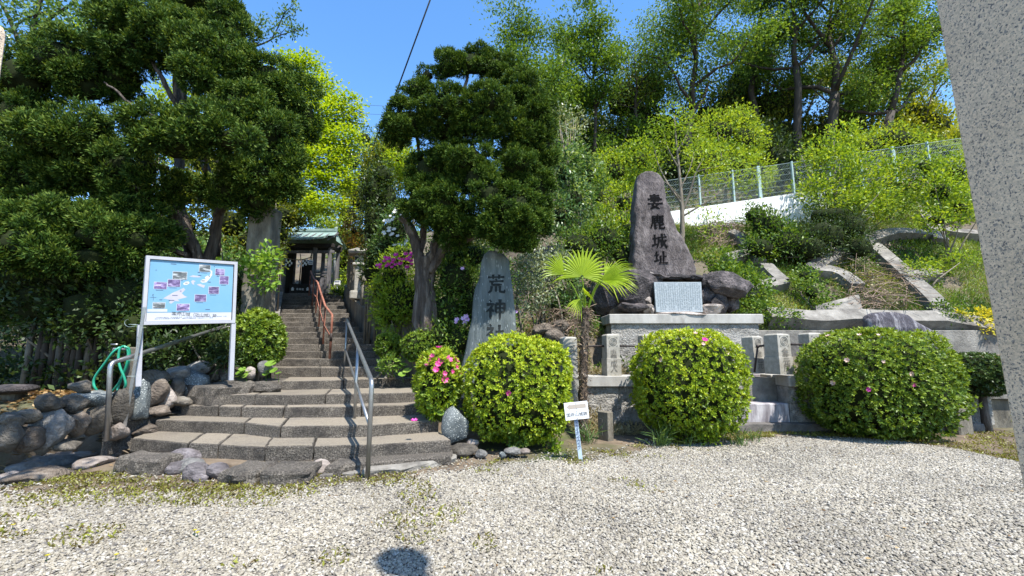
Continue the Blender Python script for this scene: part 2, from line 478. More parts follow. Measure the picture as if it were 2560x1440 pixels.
def crown_leaves(name, rng, blobs, n, L, W, m, parent, inner=.35, clump=7, csig=.12, up=.3, jitter=.7, tintvar=.35, bias=0.0, droop=0.0, flat=1.0):
    """n leaves in small sprays through the crown's outer volume"""
    nc = max(4, n // clump)
    p, nn = blob_points(rng, blobs, nc, inner)
    nc = len(p)
    idx = np.repeat(np.arange(nc), clump)
    ct = rng.rand(nc)
    pos = p[idx] + rng.normal(size=(len(idx), 3)) * csig * np.array([1, 1, flat])
    d = nn[idx] + rng.normal(size=(len(idx), 3)) * jitter + np.array([0, 0, up - droop])
    d[:, 2] *= flat
    nr = nn[idx] * .6 * flat + rng.normal(size=(len(idx), 3)) * .5 + np.array([0, 0, .9 / flat ** .7])
    t = bias + .5 + (ct[idx] - .5) * tintvar * 2 + rng.normal(size=len(idx)) * .14
    sz = .7 + .6 * rng.rand(len(idx))
    return leafobj(name, pos, d, nr, L * sz, W * sz, m, parent, t)

def pxblob(px, py, rx, ry, Y, dk=.8):
    c = P(px, py, Y); k = Y / F
    return (c.x, c.y, c.z, rx * k, (rx + ry) * .5 * k * dk, ry * k)

def inner_core(blobs, parent, scale=.72, seed=0, m=None, name='shade_core', sub=2):
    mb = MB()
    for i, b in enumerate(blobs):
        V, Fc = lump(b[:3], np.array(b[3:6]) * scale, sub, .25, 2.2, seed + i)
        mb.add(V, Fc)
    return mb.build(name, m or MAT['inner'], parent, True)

def shrub(name, label, cat, blobs, n, L, W, m, seed, group=None, base=None, core=.7, stems=5, stem_r=.018, stem_mat='twig', **kw):
    rng = np.random.RandomState(seed)
    b0 = np.asarray(blobs)
    if base is None:
        cx, cy = b0[:, 0].mean(), b0[:, 1].mean()
        base = (cx, cy, hzf(cx, cy))
    t = thing(name, base, label, cat, group)
    crown_leaves('foliage', rng, blobs, n, L, W, m, t, **kw)
    if core: inner_core(blobs, t, core, seed)
    if stems:
        mb = MB()
        for k in range(stems):
            b = blobs[rng.randint(len(blobs))]
            q = Vector(b[:3]) + Vector(rng.normal(size=3)) * .35 * b[3]
            s0 = Vector(base) + Vector((rng.normal() * .08, rng.normal() * .08, -.03))
            mid = s0.lerp(q, .5) + Vector(rng.normal(size=3)) * .08
            mb.tube([s0, mid, q], [stem_r * 1.6, stem_r, stem_r * .4], 6)
        mb.build('stems', MAT[stem_mat], t, True)
    return t

def plumes(name, rng, blobs, npl, m, parent, Lp=.24, rp=.075, per=34, leafL=.075, leafW=.022, up=.9, inner=.18, swirl=.25, cores=None):
    """juniper foliage: flame-shaped plumes of scale sprays over the pads"""
    p, nn = blob_points(rng, blobs, npl * (3 if cores else 1), inner, 0 if cores else .7)
    if cores:
        ok = np.ones(len(p), bool)
        for b in cores:
            q = (p - np.array(b[:3])) / np.array(b[3:6]); ok &= np.sum(q * q, 1) > .58
        p, nn = p[ok][:npl], nn[ok][:npl]
    k = len(p)
    ax = unit(nn * .75 + np.array([0, 0, up]) * (0.35 + .5 * rng.rand(k, 1)) + rng.normal(size=(k, 3)) * swirl)
    sc = .65 + .7 * rng.rand(k)
    ct = rng.rand(k)
    idx = np.repeat(np.arange(k), per)
    n = len(idx)
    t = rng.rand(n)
    e = unit(rng.normal(size=(n, 3)))
    e = unit(e - ax[idx] * np.sum(e * ax[idx], 1, keepdims=True))
    rad = rp * np.sin(np.pi * np.clip(.18 + .82 * t, 0, 1)) ** .8
    pos = p[idx] - nn[idx] * .04 + ax[idx] * (t * Lp * sc[idx])[:, None] + e * (rad * sc[idx])[:, None]
    d = ax[idx] * 1.0 + e * .75 + rng.normal(size=(n, 3)) * .25
    tint = .18 + .18 * (ct[idx] - .3) + .52 * t ** 1.6 + rng.normal(size=n) * .09  # paler plume tips: new growth plus sunlight put into the colour
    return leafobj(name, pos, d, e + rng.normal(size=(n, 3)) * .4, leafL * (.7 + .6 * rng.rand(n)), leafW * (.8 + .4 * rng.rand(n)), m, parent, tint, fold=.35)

def wander(a, b, n, amp, rng, sag=0.0):
    a, b = Vector(a), Vector(b); L_ = (b - a).length; out = []
    off = Vector((0, 0, 0))
    for i in range(n + 1):
        t = i / n
        w = math.sin(math.pi * t)
        off += Vector(rng.normal(size=3)) * amp * L_ / n
        out.append(a.lerp(b, t) + off * w + Vector((0, 0, -sag * w)))
    return out

def make_tree(name, label, base, top, seed, r0, spread, n, L, W, m, cat='tree', group=None, fork=.4, limbs=6, sub=5, subsub=4,
              bark='darkbark', tipsig=.35, per=None, rise=.75, droop=.0, tintvar=.35, bias=0., upbias=.5):
    """deciduous tree: trunk, rising limbs, branches, twigs; leaves gather round the twigs"""
    rng = np.random.RandomState(seed)
    base, top = Vector(base), Vector(top)
    t = thing(name, base, label, cat, group)
    mb = MB()
    hgt = (top - base).length
    fk = base.lerp(top, fork)
    trunk = wander(base - Vector((0, 0, .15)), fk, 6, .10, rng)
    mb.tube(trunk, list(np.linspace(r0 * 1.15, r0 * .75, 7)), 9)
    # leader
    lead = wander(trunk[-1], base.lerp(top, .93), 6, .16, rng)
    mb.tube(lead, list(np.linspace(r0 * .7, r0 * .12, 7)), 7)
    starts = []
    for i in range(limbs):
        q = i / max(1, limbs - 1)
        s0 = trunk[-1] if q < .25 else lead[int(1 + q * 3.5)]
        if q >= .25: s0 = Vector(s0)
        az = i * 2.4 + rng.rand() * .9
        ln = spread * (1.05 - .45 * q) * (.8 + .4 * rng.rand())
        end = Vector(s0) + Vector((math.cos(az) * ln, math.sin(az) * ln, ln * rise * (.6 + .7 * rng.rand()) + hgt * .04))
        path = wander(s0, end, 5, .2, rng, sag=ln * .08)
        rr = r0 * (.48 - .22 * q)
        mb.tube(path, list(np.linspace(rr, rr * .3, 6)), 6)
        starts.append((path, rr * .4, ln))
    starts.append((lead, r0 * .25, hgt * (1 - fork) * .5))
    tips = []
    for path, rr, ln in starts:
        for j in range(sub):
            u = .35 + .65 * (j + rng.rand()) / sub
            f = u * (len(path) - 1); i0 = min(int(f), len(path) - 2)
            s0 = Vector(path[i0]).lerp(Vector(path[i0 + 1]), f - i0)
            d = Vector(rng.normal(size=3)); d.z = d.z * .5 + upbias; d.normalize()
            l2 = ln * .48 * (.6 + .7 * rng.rand())
            end = s0 + d * l2
            p2 = wander(s0, end, 3, .22, rng)
            mb.tube(p2, list(np.linspace(rr * .55, rr * .15, 4)), 4, caps=False)
            for k in range(subsub):
                w = .4 + .6 * (k + rng.rand()) / subsub
                f2 = w * 3; i2 = min(int(f2), 2)
                q0 = Vector(p2[i2]).lerp(Vector(p2[i2 + 1]), f2 - i2)
                d2 = Vector(rng.normal(size=3)); d2.z = d2.z * .5 + upbias * .7 - droop; d2.normalize()
                q1 = q0 + d2 * l2 * .45 * (.6 + .6 * rng.rand())
                mb.tube([q0, q1], [rr * .16, rr * .05], 3, caps=False)
                tips.append(q0.lerp(q1, .6)); tips.append(q1)
    mb.build('trunk', MAT[bark], t, True)
    tips = np.array([v[:] for v in tips])
    k = len(tips); per = max(3, n // k)
    idx = np.repeat(np.arange(k), per)
    N_ = len(idx)
    ct = rng.rand(k)
    pos = tips[idx] + rng.normal(size=(N_, 3)) * tipsig * np.array([1, 1, .75])
    d = rng.normal(size=(N_, 3)) + np.array([0, 0, -.25 - droop])
    nr = rng.normal(size=(N_, 3)) * .6 + np.array([0, 0, 1.0])
    tint = bias + .45 + (ct[idx] - .5) * tintvar * 1.7 + rng.normal(size=N_) * .08
    sz = .7 + .6 * rng.rand(N_)
    leafobj('crown', pos, d, nr, L * sz, W * sz, m, t, tint)
    return t

# ------------------------------------------------------------------ stone builders
def rockmesh(c, size, seed, rz=0., tilt=(0, 0), sub=3, cuts=7, amp=.10, flat=.80):
    rng = np.random.RandomState(seed)
    V, Fc = ico(sub); V = V.copy()
    for k in range(cuts):
        nrm = unit(rng.normal(size=(1, 3)))[0]
        d = flat * (.82 + .25 * rng.rand())
        s = V @ nrm
        V = V - np.outer(np.maximum(s - d, 0), nrm)
    k = np.array([1 + amp * noise.noise(Vector(p) * 1.7 + Vector((seed * 1.7, seed * .3, 5))) + amp * .4 * noise.noise(Vector(p) * 4.5 + Vector((seed, 0, seed))) for p in V])
    V = V * k[:, None] * (np.array(size) / 2 / flat * .95)
    Mx = Matrix.Rotation(rz, 3, 'Z') @ Matrix.Rotation(tilt[0], 3, 'X') @ Matrix.Rotation(tilt[1], 3, 'Y')
    V = V @ np.array(Mx).T + np.array(c)
    return V, Fc

def rock(name, c, size, seed, m, parent=None, label=None, cat=None, group=None, **kw):
    V, Fc = rockmesh(c, size, seed, **kw)
    o = mobj(name, V, Fc, m, parent, kw.get('cuts', 7) < 8, at=None if parent else c)
    if parent is None: tag(o, label, cat or 'rock', group)
    return o

def slab(poly, z0, z1, seed, bev=.018, amp=.010, seg=.07, rows=3):
    """stone block over a plan polygon (counter-clockwise), edges worn and uneven"""
    poly = [Vector((p[0], p[1])) for p in poly]
    A = sum(poly[i].x * poly[(i + 1) % len(poly)].y - poly[(i + 1) % len(poly)].x * poly[i].y for i in range(len(poly)))
    if A < 0: poly = poly[::-1]
    ring = []
    for i in range(len(poly)):
        a, b = poly[i], poly[(i + 1) % len(poly)]
        n = max(1, int((b - a).length / seg))
        for k in range(n): ring.append(a.lerp(b, k / n))
    n = len(ring)
    nor = []
    for i in range(n):
        t = (ring[(i + 1) % n] - ring[i - 1]).normalized(); nor.append(Vector((t.y, -t.x)))
    V = []
    zs = [z0] + [z0 + (z1 - bev - z0) * (k + 1) / rows for k in range(rows)] + [z1]
    for j, z in enumerate(zs):
        ins = bev if j == len(zs) - 1 else 0
        for i in range(n):
            q = noise.noise(Vector((ring[i].x * 7 + seed, ring[i].y * 7, z * 9))) * amp * 1.6 + noise.noise(Vector((ring[i].x * 23, ring[i].y * 23 + seed, z * 25))) * amp * .7
            p = ring[i] + nor[i] * (q - ins * (1 + .6 * noise.noise(Vector((ring[i].x * 15, ring[i].y * 15, seed)))))
            dz = (noise.noise(Vector((p.x * 3, p.y * 3, seed))) * amp * .7) if j >= len(zs) - 2 else 0
            V.append((p.x, p.y, z + dz))
    Fc = []
    for j in range(len(zs) - 1):
        for i in range(n):
            k = (i + 1) % n
            Fc.append((j * n + i, j * n + k, (j + 1) * n + k, (j + 1) * n + i))
    # inner ring + cap
    cx = sum((p.x for p in ring)) / n; cy = sum((p.y for p in ring)) / n
    base = (len(zs) - 1) * n
    Fc.append(tuple(range(base, base + n)))
    return V, Fc

def loft(rows, Y, T, seed, amp=.02, nv=40, nu=44, freq=3.0, power=4.0, lean=0.0):
    """standing stone from an outline: rows = [(py, pxL, pxR)] top to bottom, at depth Y, thickness T"""
    rows = sorted(rows)
    pys = np.array([r[0] for r in rows], float); lx = np.array([r[1] for r in rows], float); rx = np.array([r[2] for r in rows], float)
    V = []; Fc = []
    for j in range(nv):
        t = j / (nv - 1)
        py = pys[0] + (pys[-1] - pys[0]) * t
        a = P(np.interp(py, pys, lx), py, Y); b = P(np.interp(py, pys, rx), py, Y)
        cx, w, z = (a.x + b.x) / 2, (b.x - a.x) / 2, a.z
        Th = T * (.55 + .45 * min(1, t * 3))
        for i in range(nu):
            ang = 2 * math.pi * i / nu
            c, s = math.cos(ang), math.sin(ang)
            ex = 2 / power
            x = cx + w * math.copysign(abs(c) ** ex, c)
            y = Y + T / 2 + Th / 2 * math.copysign(abs(s) ** ex, s) + lean * (1 - t)
            q = Vector((x, y, z))
            dn = noise.noise(q * freq + Vector((seed, 0, 0))) * amp + noise.noise(q * freq * 3.7) * amp * .45
            y2 = y - dn * (1 if s <= 0 else -1)
            x2 = x + noise.noise(q * freq * 1.6 + Vector((0, seed, 0))) * amp * c
            V.append((x2, y2, z))
    for j in range(nv - 1):
        for i in range(nu):
            k = (i + 1) % nu
            Fc.append((j * nu + i, (j + 1) * nu + i, (j + 1) * nu + k, j * nu + k))
    Fc.append(tuple(range(nu))); Fc.append(tuple(reversed(range((nv - 1) * nu, nv * nu))))
    return V, Fc

# ------------------------------------------------------------------ lettering
def text_mesh(body, size=1.0):
    c = bpy.data.curves.new('tmp', 'FONT'); c.body = body; c.size = size; c.align_x = 'CENTER'; c.align_y = 'CENTER'; c.resolution_u = 2
    o = bpy.data.objects.new('tmp', c); COL.objects.link(o)
    dg = bpy.context.evaluated_depsgraph_get()
    me = bpy.data.meshes.new_from_object(o.evaluated_get(dg))
    V = np.array([v.co[:] for v in me.vertices]).reshape(-1, 3); Fc = [tuple(p.vertices) for p in me.polygons]
    bpy.data.objects.remove(o); bpy.data.curves.remove(c); bpy.data.meshes.remove(me)
    return V, Fc

def put_text(name, items, m, parent, right, up, off=.0025):
    """items = [(char or string, centre point, size)], flat print"""
    mb = MB(); right = Vector(right).normalized(); up = Vector(up).normalized(); nrm = right.cross(up)
    for body, c, size in items:
        V, Fc = text_mesh(body, size)
        if len(V) == 0: continue
        ctr = (V.max(0) + V.min(0)) / 2
        mb.add([Vector(c) + right * (v[0] - ctr[0]) + up * (v[1] - ctr[1]) + nrm * off for v in V], Fc)
    return mb.build(name, m, parent)

ST = {
 '妻': [[(.2,.86),(.8,.88)],[(.22,.71),(.78,.73),(.76,.52)],[(.06,.615),(.94,.63)],[(.22,.51),(.76,.52)],[(.5,.98),(.5,.42)],[(.46,.44),(.3,.2),(.76,.0)],[(.68,.34),(.5,.12),(.16,.0)],[(.05,.32),(.95,.34)]],
 '鹿': [[(.48,.99),(.55,.9)],[(.14,.86),(.92,.88)],[(.2,.87),(.18,.45),(.04,.02)],[(.3,.74),(.85,.75)],[(.31,.74),(.31,.47)],[(.48,.86),(.48,.47)],[(.66,.86),(.66,.47)],[(.84,.74),(.84,.47)],[(.3,.6),(.84,.61)],[(.22,.46),(.87,.47)],[(.33,.42),(.33,.03),(.5,.12)],[(.33,.26),(.52,.28)],[(.64,.43),(.64,.06),(.92,.05),(.95,.18)],[(.92,.36),(.64,.23)]],
 '城': [[(.04,.64),(.36,.67)],[(.2,.92),(.2,.22)],[(.0,.18),(.38,.3)],[(.4,.73),(.97,.77)],[(.45,.74),(.43,.35),(.3,.02)],[(.46,.53),(.63,.55),(.61,.24),(.53,.28)],[(.66,.98),(.72,.45),(.93,.03),(.98,.2)],[(.9,.58),(.76,.3),(.52,.04)],[(.8,.96),(.89,.86)]],
 '址': [[(.04,.64),(.36,.67)],[(.2,.92),(.2,.22)],[(.0,.18),(.38,.3)],[(.69,.95),(.69,.1)],[(.69,.56),(.92,.57)],[(.48,.62),(.48,.1)],[(.34,.07),(1.0,.09)]],
 '荒': [[(.06,.85),(.94,.87)],[(.34,1.0),(.35,.75)],[(.67,1.0),(.65,.75)],[(.48,.77),(.53,.68)],[(.14,.62),(.9,.65)],[(.3,.63),(.3,.44),(.82,.45)],[(.28,.37),(.24,.12),(.08,.0)],[(.5,.37),(.5,.05)],[(.7,.38),(.71,.08),(.94,.05),(.96,.2)]],
 '神': [[(.18,.97),(.27,.86)],[(.03,.73),(.37,.76),(.2,.5),(.0,.36)],[(.22,.52),(.22,.0)],[(.26,.5),(.4,.38)],[(.49,.77),(.49,.33)],[(.48,.76),(.93,.78),(.91,.33)],[(.49,.56),(.91,.57)],[(.49,.35),(.91,.36)],[(.7,1.0),(.7,-.04)]],
 '社': [[(.18,.97),(.27,.86)],[(.03,.73),(.37,.76),(.2,.5),(.0,.36)],[(.22,.52),(.22,.0)],[(.26,.5),(.4,.38)],[(.5,.57),(.94,.6)],[(.71,.94),(.71,.08)],[(.42,.06),(1.0,.08)]],
}
def brush(name, chars, boxes, bvh, Y, m, parent, w=.085, off=.006):
    """brush-written characters laid on a stone's face; boxes = [(cx_px, cy_px, size_px)]"""
    def hit(x, z):
        ys_ = []
        for dx, dz in ((0, 0), (.016, 0), (-.016, 0), (0, .016), (0, -.016)):
            h_ = bvh.ray_cast(Vector((x + dx, Y - 2, z + dz)), Vector((0, 1, 0)))
            if h_[0] is not None: ys_.append(h_[0].y)
        return (min(ys_) if ys_ else Y) - off
    for ch, (cx, cy, sz) in zip(chars, boxes):
        c = P(cx, cy, Y); s_ = sz * Y / F; mb = MB()
        for st in ST[ch]:
            pts = [Vector((p[0], p[1])) for p in st]; fine = []
            for i in range(len(pts) - 1):
                k = max(3, int((pts[i + 1] - pts[i]).length / .06))
                fine += [pts[i].lerp(pts[i + 1], q / k) for q in range(k)]
            fine.append(pts[-1]); n = len(fine); V = []
            horiz = abs(pts[-1].y - pts[0].y) < .12
            for i, q in enumerate(fine):
                t = i / (n - 1)
                d = (fine[min(i + 1, n - 1)] - fine[max(i - 1, 0)]).normalized(); nn = Vector((-d.y, d.x))
                ww = w * ((.62 if horiz else 1.0) + .35 * math.exp(-((t - .04) / .1) ** 2) + .45 * math.exp(-((t - .93) / .1) ** 2) * (1 if horiz else .2)) * (1 - .75 * max(0, (t - .8) / .2) * (0 if horiz else 1))
                for sg in (1, -1):
                    g = q + nn * ww * .5 * sg
                    x, z = c.x + (g.x - .5) * s_, c.z + (g.y - .5) * s_
                    V.append((x, hit(x, z), z))
            mb.add(V, [(2 * i, 2 * i + 2, 2 * i + 3, 2 * i + 1) for i in range(n - 1)])
        mb.build(name, m, parent)

def bvh_of(V, Fc): return BVHTree.FromPolygons([Vector(v) for v in V], Fc)

# ================================================================== THE GROUND
def axis(segs):
    out = []
    for a, b, st in segs: out += list(np.arange(a, b, st))
    return np.array(out + [segs[-1][1]])
gx = axis([(-160, -40, 20), (-40, -14, 2), (-14, -9, .5), (-9, 13, .2), (13, 24, .6), (24, 60, 4), (60, 160, 20)])
gy = axis([(-90, -10, 10), (-10, 1, 1), (1, 17, .2), (17, 40, 1), (40, 160, 15)])
XX, YY = np.meshgrid(gx, gy)
ZZ = hz(XX, YY)
nzr = np.random.RandomState(3)
rough_ = np.array([[noise.noise(Vector((x * 1.3, y * 1.3, 0))) * .10 + noise.noise(Vector((x * 4, y * 4, 3))) * .03 for x in gx] for y in gy])
ZZ = ZZ + rough_ * sstep(.25, 1.2, ZZ) * (np.abs(XX) < 30) + (.003 * rough_ / .1) * (ZZ < .25)
# the terrain under the stair corridor stays below the steps
xl = -4.45 - (YY - 8.3) * .51 - .3; xr = -1.6 - (YY - 8.3) * .56
inst = (XX > xl - .2) & (XX < xr + .2) & (YY > 6.0) & (YY < 15.2)
ZZ = np.where(inst, np.minimum(ZZ, np.maximum(0, .2 + .33 * (YY - 8.0))), ZZ)
ny_, nx_ = XX.shape
GV = np.stack([XX.ravel(), YY.ravel(), ZZ.ravel()], 1)
GF = [(j * nx_ + i, j * nx_ + i + 1, (j + 1) * nx_ + i + 1, (j + 1) * nx_ + i) for j in range(ny_ - 1) for i in range(nx_ - 1)]
g = mobj('ground', GV, GF, MAT['soil'], smooth=True)
g['kind'] = 'structure'
g.data.materials.append(MAT['hill'])
for p in g.data.polygons:
    c = p.center
    if c.z > .3: p.material_index = 1

# gravel: every stone a small mesh, scattered over the court
BND = [(-40, 1226), (0, 1222), (230, 1232), (420, 1222), (520, 1228), (800, 1212), (1000, 1200), (1150, 1172), (1300, 1164), (1450, 1154), (1550, 1140), (1650, 1120), (1800, 1106), (1900, 1096), (2050, 1092), (2200, 1100), (2350, 1116), (2560, 1160), (2700, 1180)]
bw = np.array([G(*q)[:2] for q in BND])
rng = np.random.RandomState(11)
n0 = 560000
gxs = rng.uniform(-6.2, 8.2, n0); gys = 1.9 + 5.0 * rng.rand(n0)
def edge_y(x): return np.interp(x, bw[:, 0], bw[:, 1])
en = np.array([noise.noise(Vector((x * 1.7, y * 1.7, 9))) for x, y in zip(gxs, gys)])
dist = edge_y(gxs) - gys + en * .35
patch = np.array([noise.noise(Vector((x * .8 + 4, y * .8, 2))) for x, y in zip(gxs, gys)])
weedy = (patch > .22) & (gxs < -.6)
pr = np.clip(.5 + dist * 2.2, 0, 1) ** 1.4 * np.where(weedy, .55, 1) * np.clip(1.0 + .9 * patch, .55, 1)
inside = np.abs(gxs) < 1.22 * gys + .5
pr = np.maximum(pr, np.where((dist > -.55), .05, 0))
ok = (rng.rand(n0) < pr) & inside & (dist > -.55)
GP = np.stack([gxs[ok], gys[ok], np.full(ok.sum(), .004)], 1)
GP[:, 2] += rng.rand(len(GP)) * .010
bp0 = [(x, max(edge_y(x) - .12, 2)) for x in np.linspace(-6, 8.4, 60)]
MAT['bed'] = solid('gravel_bed', [(.13, .118, .10), (.19, .172, .142), (.25, .23, .19)], 40, bump=1.0, bscale=120, bdist=.01)
bed = mobj('gravel_bed', [(x, y, .0045) for x, y in bp0] + [(x, .5, .0045) for x, y in bp0], [(i, i + 60, i + 61, i + 1) for i in range(59)], MAT['bed'])
bed['kind'] = 'structure'
me = bpy.data.meshes.new('gravel'); me.from_pydata(GP.tolist(), [], [])
gravel = bpy.data.objects.new('gravel', me); COL.objects.link(gravel)
tag(gravel, kind='stuff')
gm, nt, out = newmat('gravel_stone')
oi = nt.nodes.new("ShaderNodeObjectInfo")
cr = ramp(nt, oi.outputs['Random'], [(0, (.085, .079, .073)), (.08, (.15, .135, .115)), (.24, (.205, .182, .142)), (.48, (.26, .23, .172)), (.68, (.295, .265, .205)), (.88, (.32, .296, .245)), (1, (.39, .37, .325))])
tcn = nt.nodes.new("ShaderNodeTexCoord")
nz = nd(nt, "ShaderNodeTexNoise", Scale=3.0, Detail=4.0)
nt.links.new(oi.outputs['Location'], nz.inputs['Vector'])
nz.inputs['Scale'].default_value = 1.1
mr = nd(nt, "ShaderNodeMapRange"); mr.inputs[1].default_value = .3; mr.inputs[2].default_value = .7; mr.inputs[3].default_value = .80; mr.inputs[4].default_value = 1.14
nt.links.new(nz.outputs[0], mr.inputs[0])
hs = nt.nodes.new("ShaderNodeHueSaturation")
nt.links.new(cr.outputs[0], hs.inputs['Color']); nt.links.new(mr.outputs[0], hs.inputs['Value'])
b = nd(nt, "ShaderNodeBsdfPrincipled", Roughness=.75)
nt.links.new(hs.outputs[0], b.inputs['Base Color']); nt.links.new(b.outputs[0], out.inputs[0])
pcol = bpy.data.collections.new("pebbles")
for k in range(6):
    V, Fc = rockmesh((0, 0, 0), (1.0 + .35 * (k % 3), .9, .62 + .06 * (k % 2)), 40 + k, sub=1 if k % 2 else 2, cuts=5, amp=.12)
    pm = bpy.data.meshes.new('pebble'); pm.from_pydata(V.tolist(), [], Fc); pm.materials.append(gm)
    pm.polygons.foreach_set('use_smooth', [True] * len(pm.polygons))
    po = bpy.data.objects.new('pebble', pm); pcol.objects.link(po)
ng = bpy.data.node_groups.new('scatter_gravel', 'GeometryNodeTree')
ng.interface.new_socket('Geometry', in_out='INPUT', socket_type='NodeSocketGeometry')
ng.interface.new_socket('Geometry', in_out='OUTPUT', socket_type='NodeSocketGeometry')
gi = ng.nodes.new('NodeGroupInput'); go = ng.nodes.new('NodeGroupOutput')
ci = ng.nodes.new('GeometryNodeCollectionInfo'); ci.inputs['Collection'].default_value = pcol
ci.inputs['Separate Children'].default_value = True; ci.inputs['Reset Children'].default_value = True
ip = ng.nodes.new('GeometryNodeInstanceOnPoints'); ip.inputs['Pick Instance'].default_value = True
rr = ng.nodes.new('FunctionNodeRandomValue'); rr.data_type = 'FLOAT_VECTOR'
rr.inputs[0].default_value = (-.5, -.5, 0); rr.inputs[1].default_value = (.5, .5, 6.28)
rs = ng.nodes.new('FunctionNodeRandomValue'); rs.data_type = 'FLOAT'
rs.inputs[2].default_value = .009; rs.inputs[3].default_value = .0225; rs.inputs['Seed'].default_value = 4
ri = ng.nodes.new('FunctionNodeRandomValue'); ri.data_type = 'INT'; ri.inputs[4].default_value = 0; ri.inputs[5].default_value = 5; ri.inputs['Seed'].default_value = 7
ng.links.new(gi.outputs[0], ip.inputs['Points']); ng.links.new(ci.outputs[0], ip.inputs['Instance'])
ng.links.new(rr.outputs[0], ip.inputs['Rotation']); ng.links.new(rs.outputs[1], ip.inputs['Scale']); ng.links.new(ri.outputs[2], ip.inputs['Instance Index'])
ng.links.new(ip.outputs[0], go.inputs[0])
md = gravel.modifiers.new('scatter', 'NODES'); md.node_group = ng

# ================================================================== LOWER STAIRS
SZ = [.23, .37, .51, .65, .79]
stairs = thing('stone_staircase', (-2.6, 4.4, 0), 'wide weathered stone steps fanning out from the gravel to the landing', 'stairs')
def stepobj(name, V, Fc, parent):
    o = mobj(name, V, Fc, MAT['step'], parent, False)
    o.data.materials.append(MAT['tread'])       # smoother foot-worn top; some of its paleness is sunlight put into the colour
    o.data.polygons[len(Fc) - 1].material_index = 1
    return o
def frontpts(pts, z): return [G(px, py, z).to_2d() for px, py in pts]
def split_block(pts, z, zb, joints, back, seed, parent, name='step_stone'):
    """cut a traced front edge at the joints; one block each"""
    f = frontpts(pts, z)
    xs = [p[0] for p in pts]
    cuts = [xs[0]] + joints + [xs[-1]]
    for i in range(len(cuts) - 1):
        a, b_ = cuts[i], cuts[i + 1]
        g_ = 3.0 if i < len(cuts) - 2 else 0
        use = [a] + [x for x in xs if a < x < b_] + [b_ - g_]
        fr = [Vector((np.interp(x, xs, [q.x for q in f]), np.interp(x, xs, [q.y for q in f]))) for x in use]
        fr = [p + Vector((0, .018 * noise.noise(Vector((seed, i * 3.7, 0))))) for p in fr]
        bk = [p + Vector((back[0], back[1])) for p in fr[::-1]]
        V, Fc = slab(fr + bk, zb, z + .012 * noise.noise(Vector((seed * 2.3, i * 1.9, 4))), seed + i * 7, bev=.012, amp=.009)
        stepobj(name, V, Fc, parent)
T1 = [(329, 1095), (473, 1107), (665, 1117), (800, 1115), (934, 1111), (1128, 1100)]
T2 = [(391, 1050), (614, 1056), (704, 1066), (860, 1064), (934, 1062), (1097, 1051)]
T3 = [(454, 1013), (606, 1017), (712, 1018), (860, 1017), (1036, 1012), (1075, 1010)]
T4 = [(518, 985.5), (641, 987), (720, 987.5), (860, 985), (1010, 982), (1060, 980)]
T5 = [(704, 953), (800, 951.5), (934, 948), (1045, 945)]
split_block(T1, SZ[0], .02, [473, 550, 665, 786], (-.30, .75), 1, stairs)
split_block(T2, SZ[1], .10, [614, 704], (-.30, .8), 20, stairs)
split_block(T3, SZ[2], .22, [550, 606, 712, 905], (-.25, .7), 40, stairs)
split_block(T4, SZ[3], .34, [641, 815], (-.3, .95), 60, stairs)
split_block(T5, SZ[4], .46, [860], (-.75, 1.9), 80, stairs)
# landing slab left of the top block, broken at its edge
f5 = frontpts([(530, 966), (620, 962), (702, 953)], SZ[4] - .015)
V, Fc = slab(f5 + [Vector((-3.9, 8.6)), Vector((-5.1, 8.5)), Vector((-4.9, 6.6))], .40, SZ[4] - .015, 95, bev=.03, amp=.03)
mobj('landing_slab', V, Fc, MAT['step'], stairs)
for i, (cx, cy, w, h, z) in enumerate([(566, 968, 84, 24, .72), (655, 971, 74, 20, .71), (610, 965, 40, 16, .74)]):
    p = G(cx, cy, z); k = p.y / F
    rock('broken_edge_stone', (p.x, p.y + .10, z), (w * k, .34, h * k * 1.5), 300 + i, MAT['step'], stairs, cuts=9, amp=.14)
# far-right end of the lowest step in the flower bed and a rough block at the left of step two
p = G(352, 1073, .28); rock('rough_block', (p.x, p.y + .12, .25), (.26, .35, .14), 310, MAT['rockbrown'], stairs, cuts=8)
p = G(410, 1050, .42)
V, Fc = slab([G(392, 1040, .40).to_2d(), G(455, 1022, .40).to_2d(), Vector((-4.45, 6.4)), Vector((-4.9, 6.3)), Vector((-4.75, 5.3))], .05, .40, 97, amp=.03)
mobj('side_slab', V, Fc, MAT['step'], stairs)

# foot of the stairs: rough kerb stones set in the weeds
kerb = thing('stone_kerb', G(600, 1190), 'row of rough low kerb stones along the foot of the stone steps', 'kerb')
def kstone(name, cx, cy, w, h, z, d, m, seed, zc=None, parent=kerb, **kw):
    p = G(cx, cy + h * .5, 0); k = p.y / F
    rock(name, (p.x, p.y + d * .5, (zc if zc is not None else z * .35)), (w * k, d, z * 1.25), seed, m, parent, **kw)
def kslab(pts, z, back, seed, m='step', parent=kerb, name='kerb_stone'):
    fr = frontpts(pts, z)
    V, Fc = slab(fr + [q + Vector(back) for q in fr[::-1]], -.03, z, seed, bev=.03, amp=.022, seg=.06)
    mobj(name, V, Fc, MAT[m], parent)
kslab([(292, 1140), (340, 1147), (402, 1148)], .16, (.0, .30), 401)
kslab([(548, 1176), (600, 1180), (640, 1178)], .13, (.02, .42), 403)
kslab([(645, 1178), (710, 1180), (770, 1175)], .13, (.0, .42), 404)
kslab([(812, 1165), (850, 1168), (884, 1160)], .10, (.02, .34), 405)
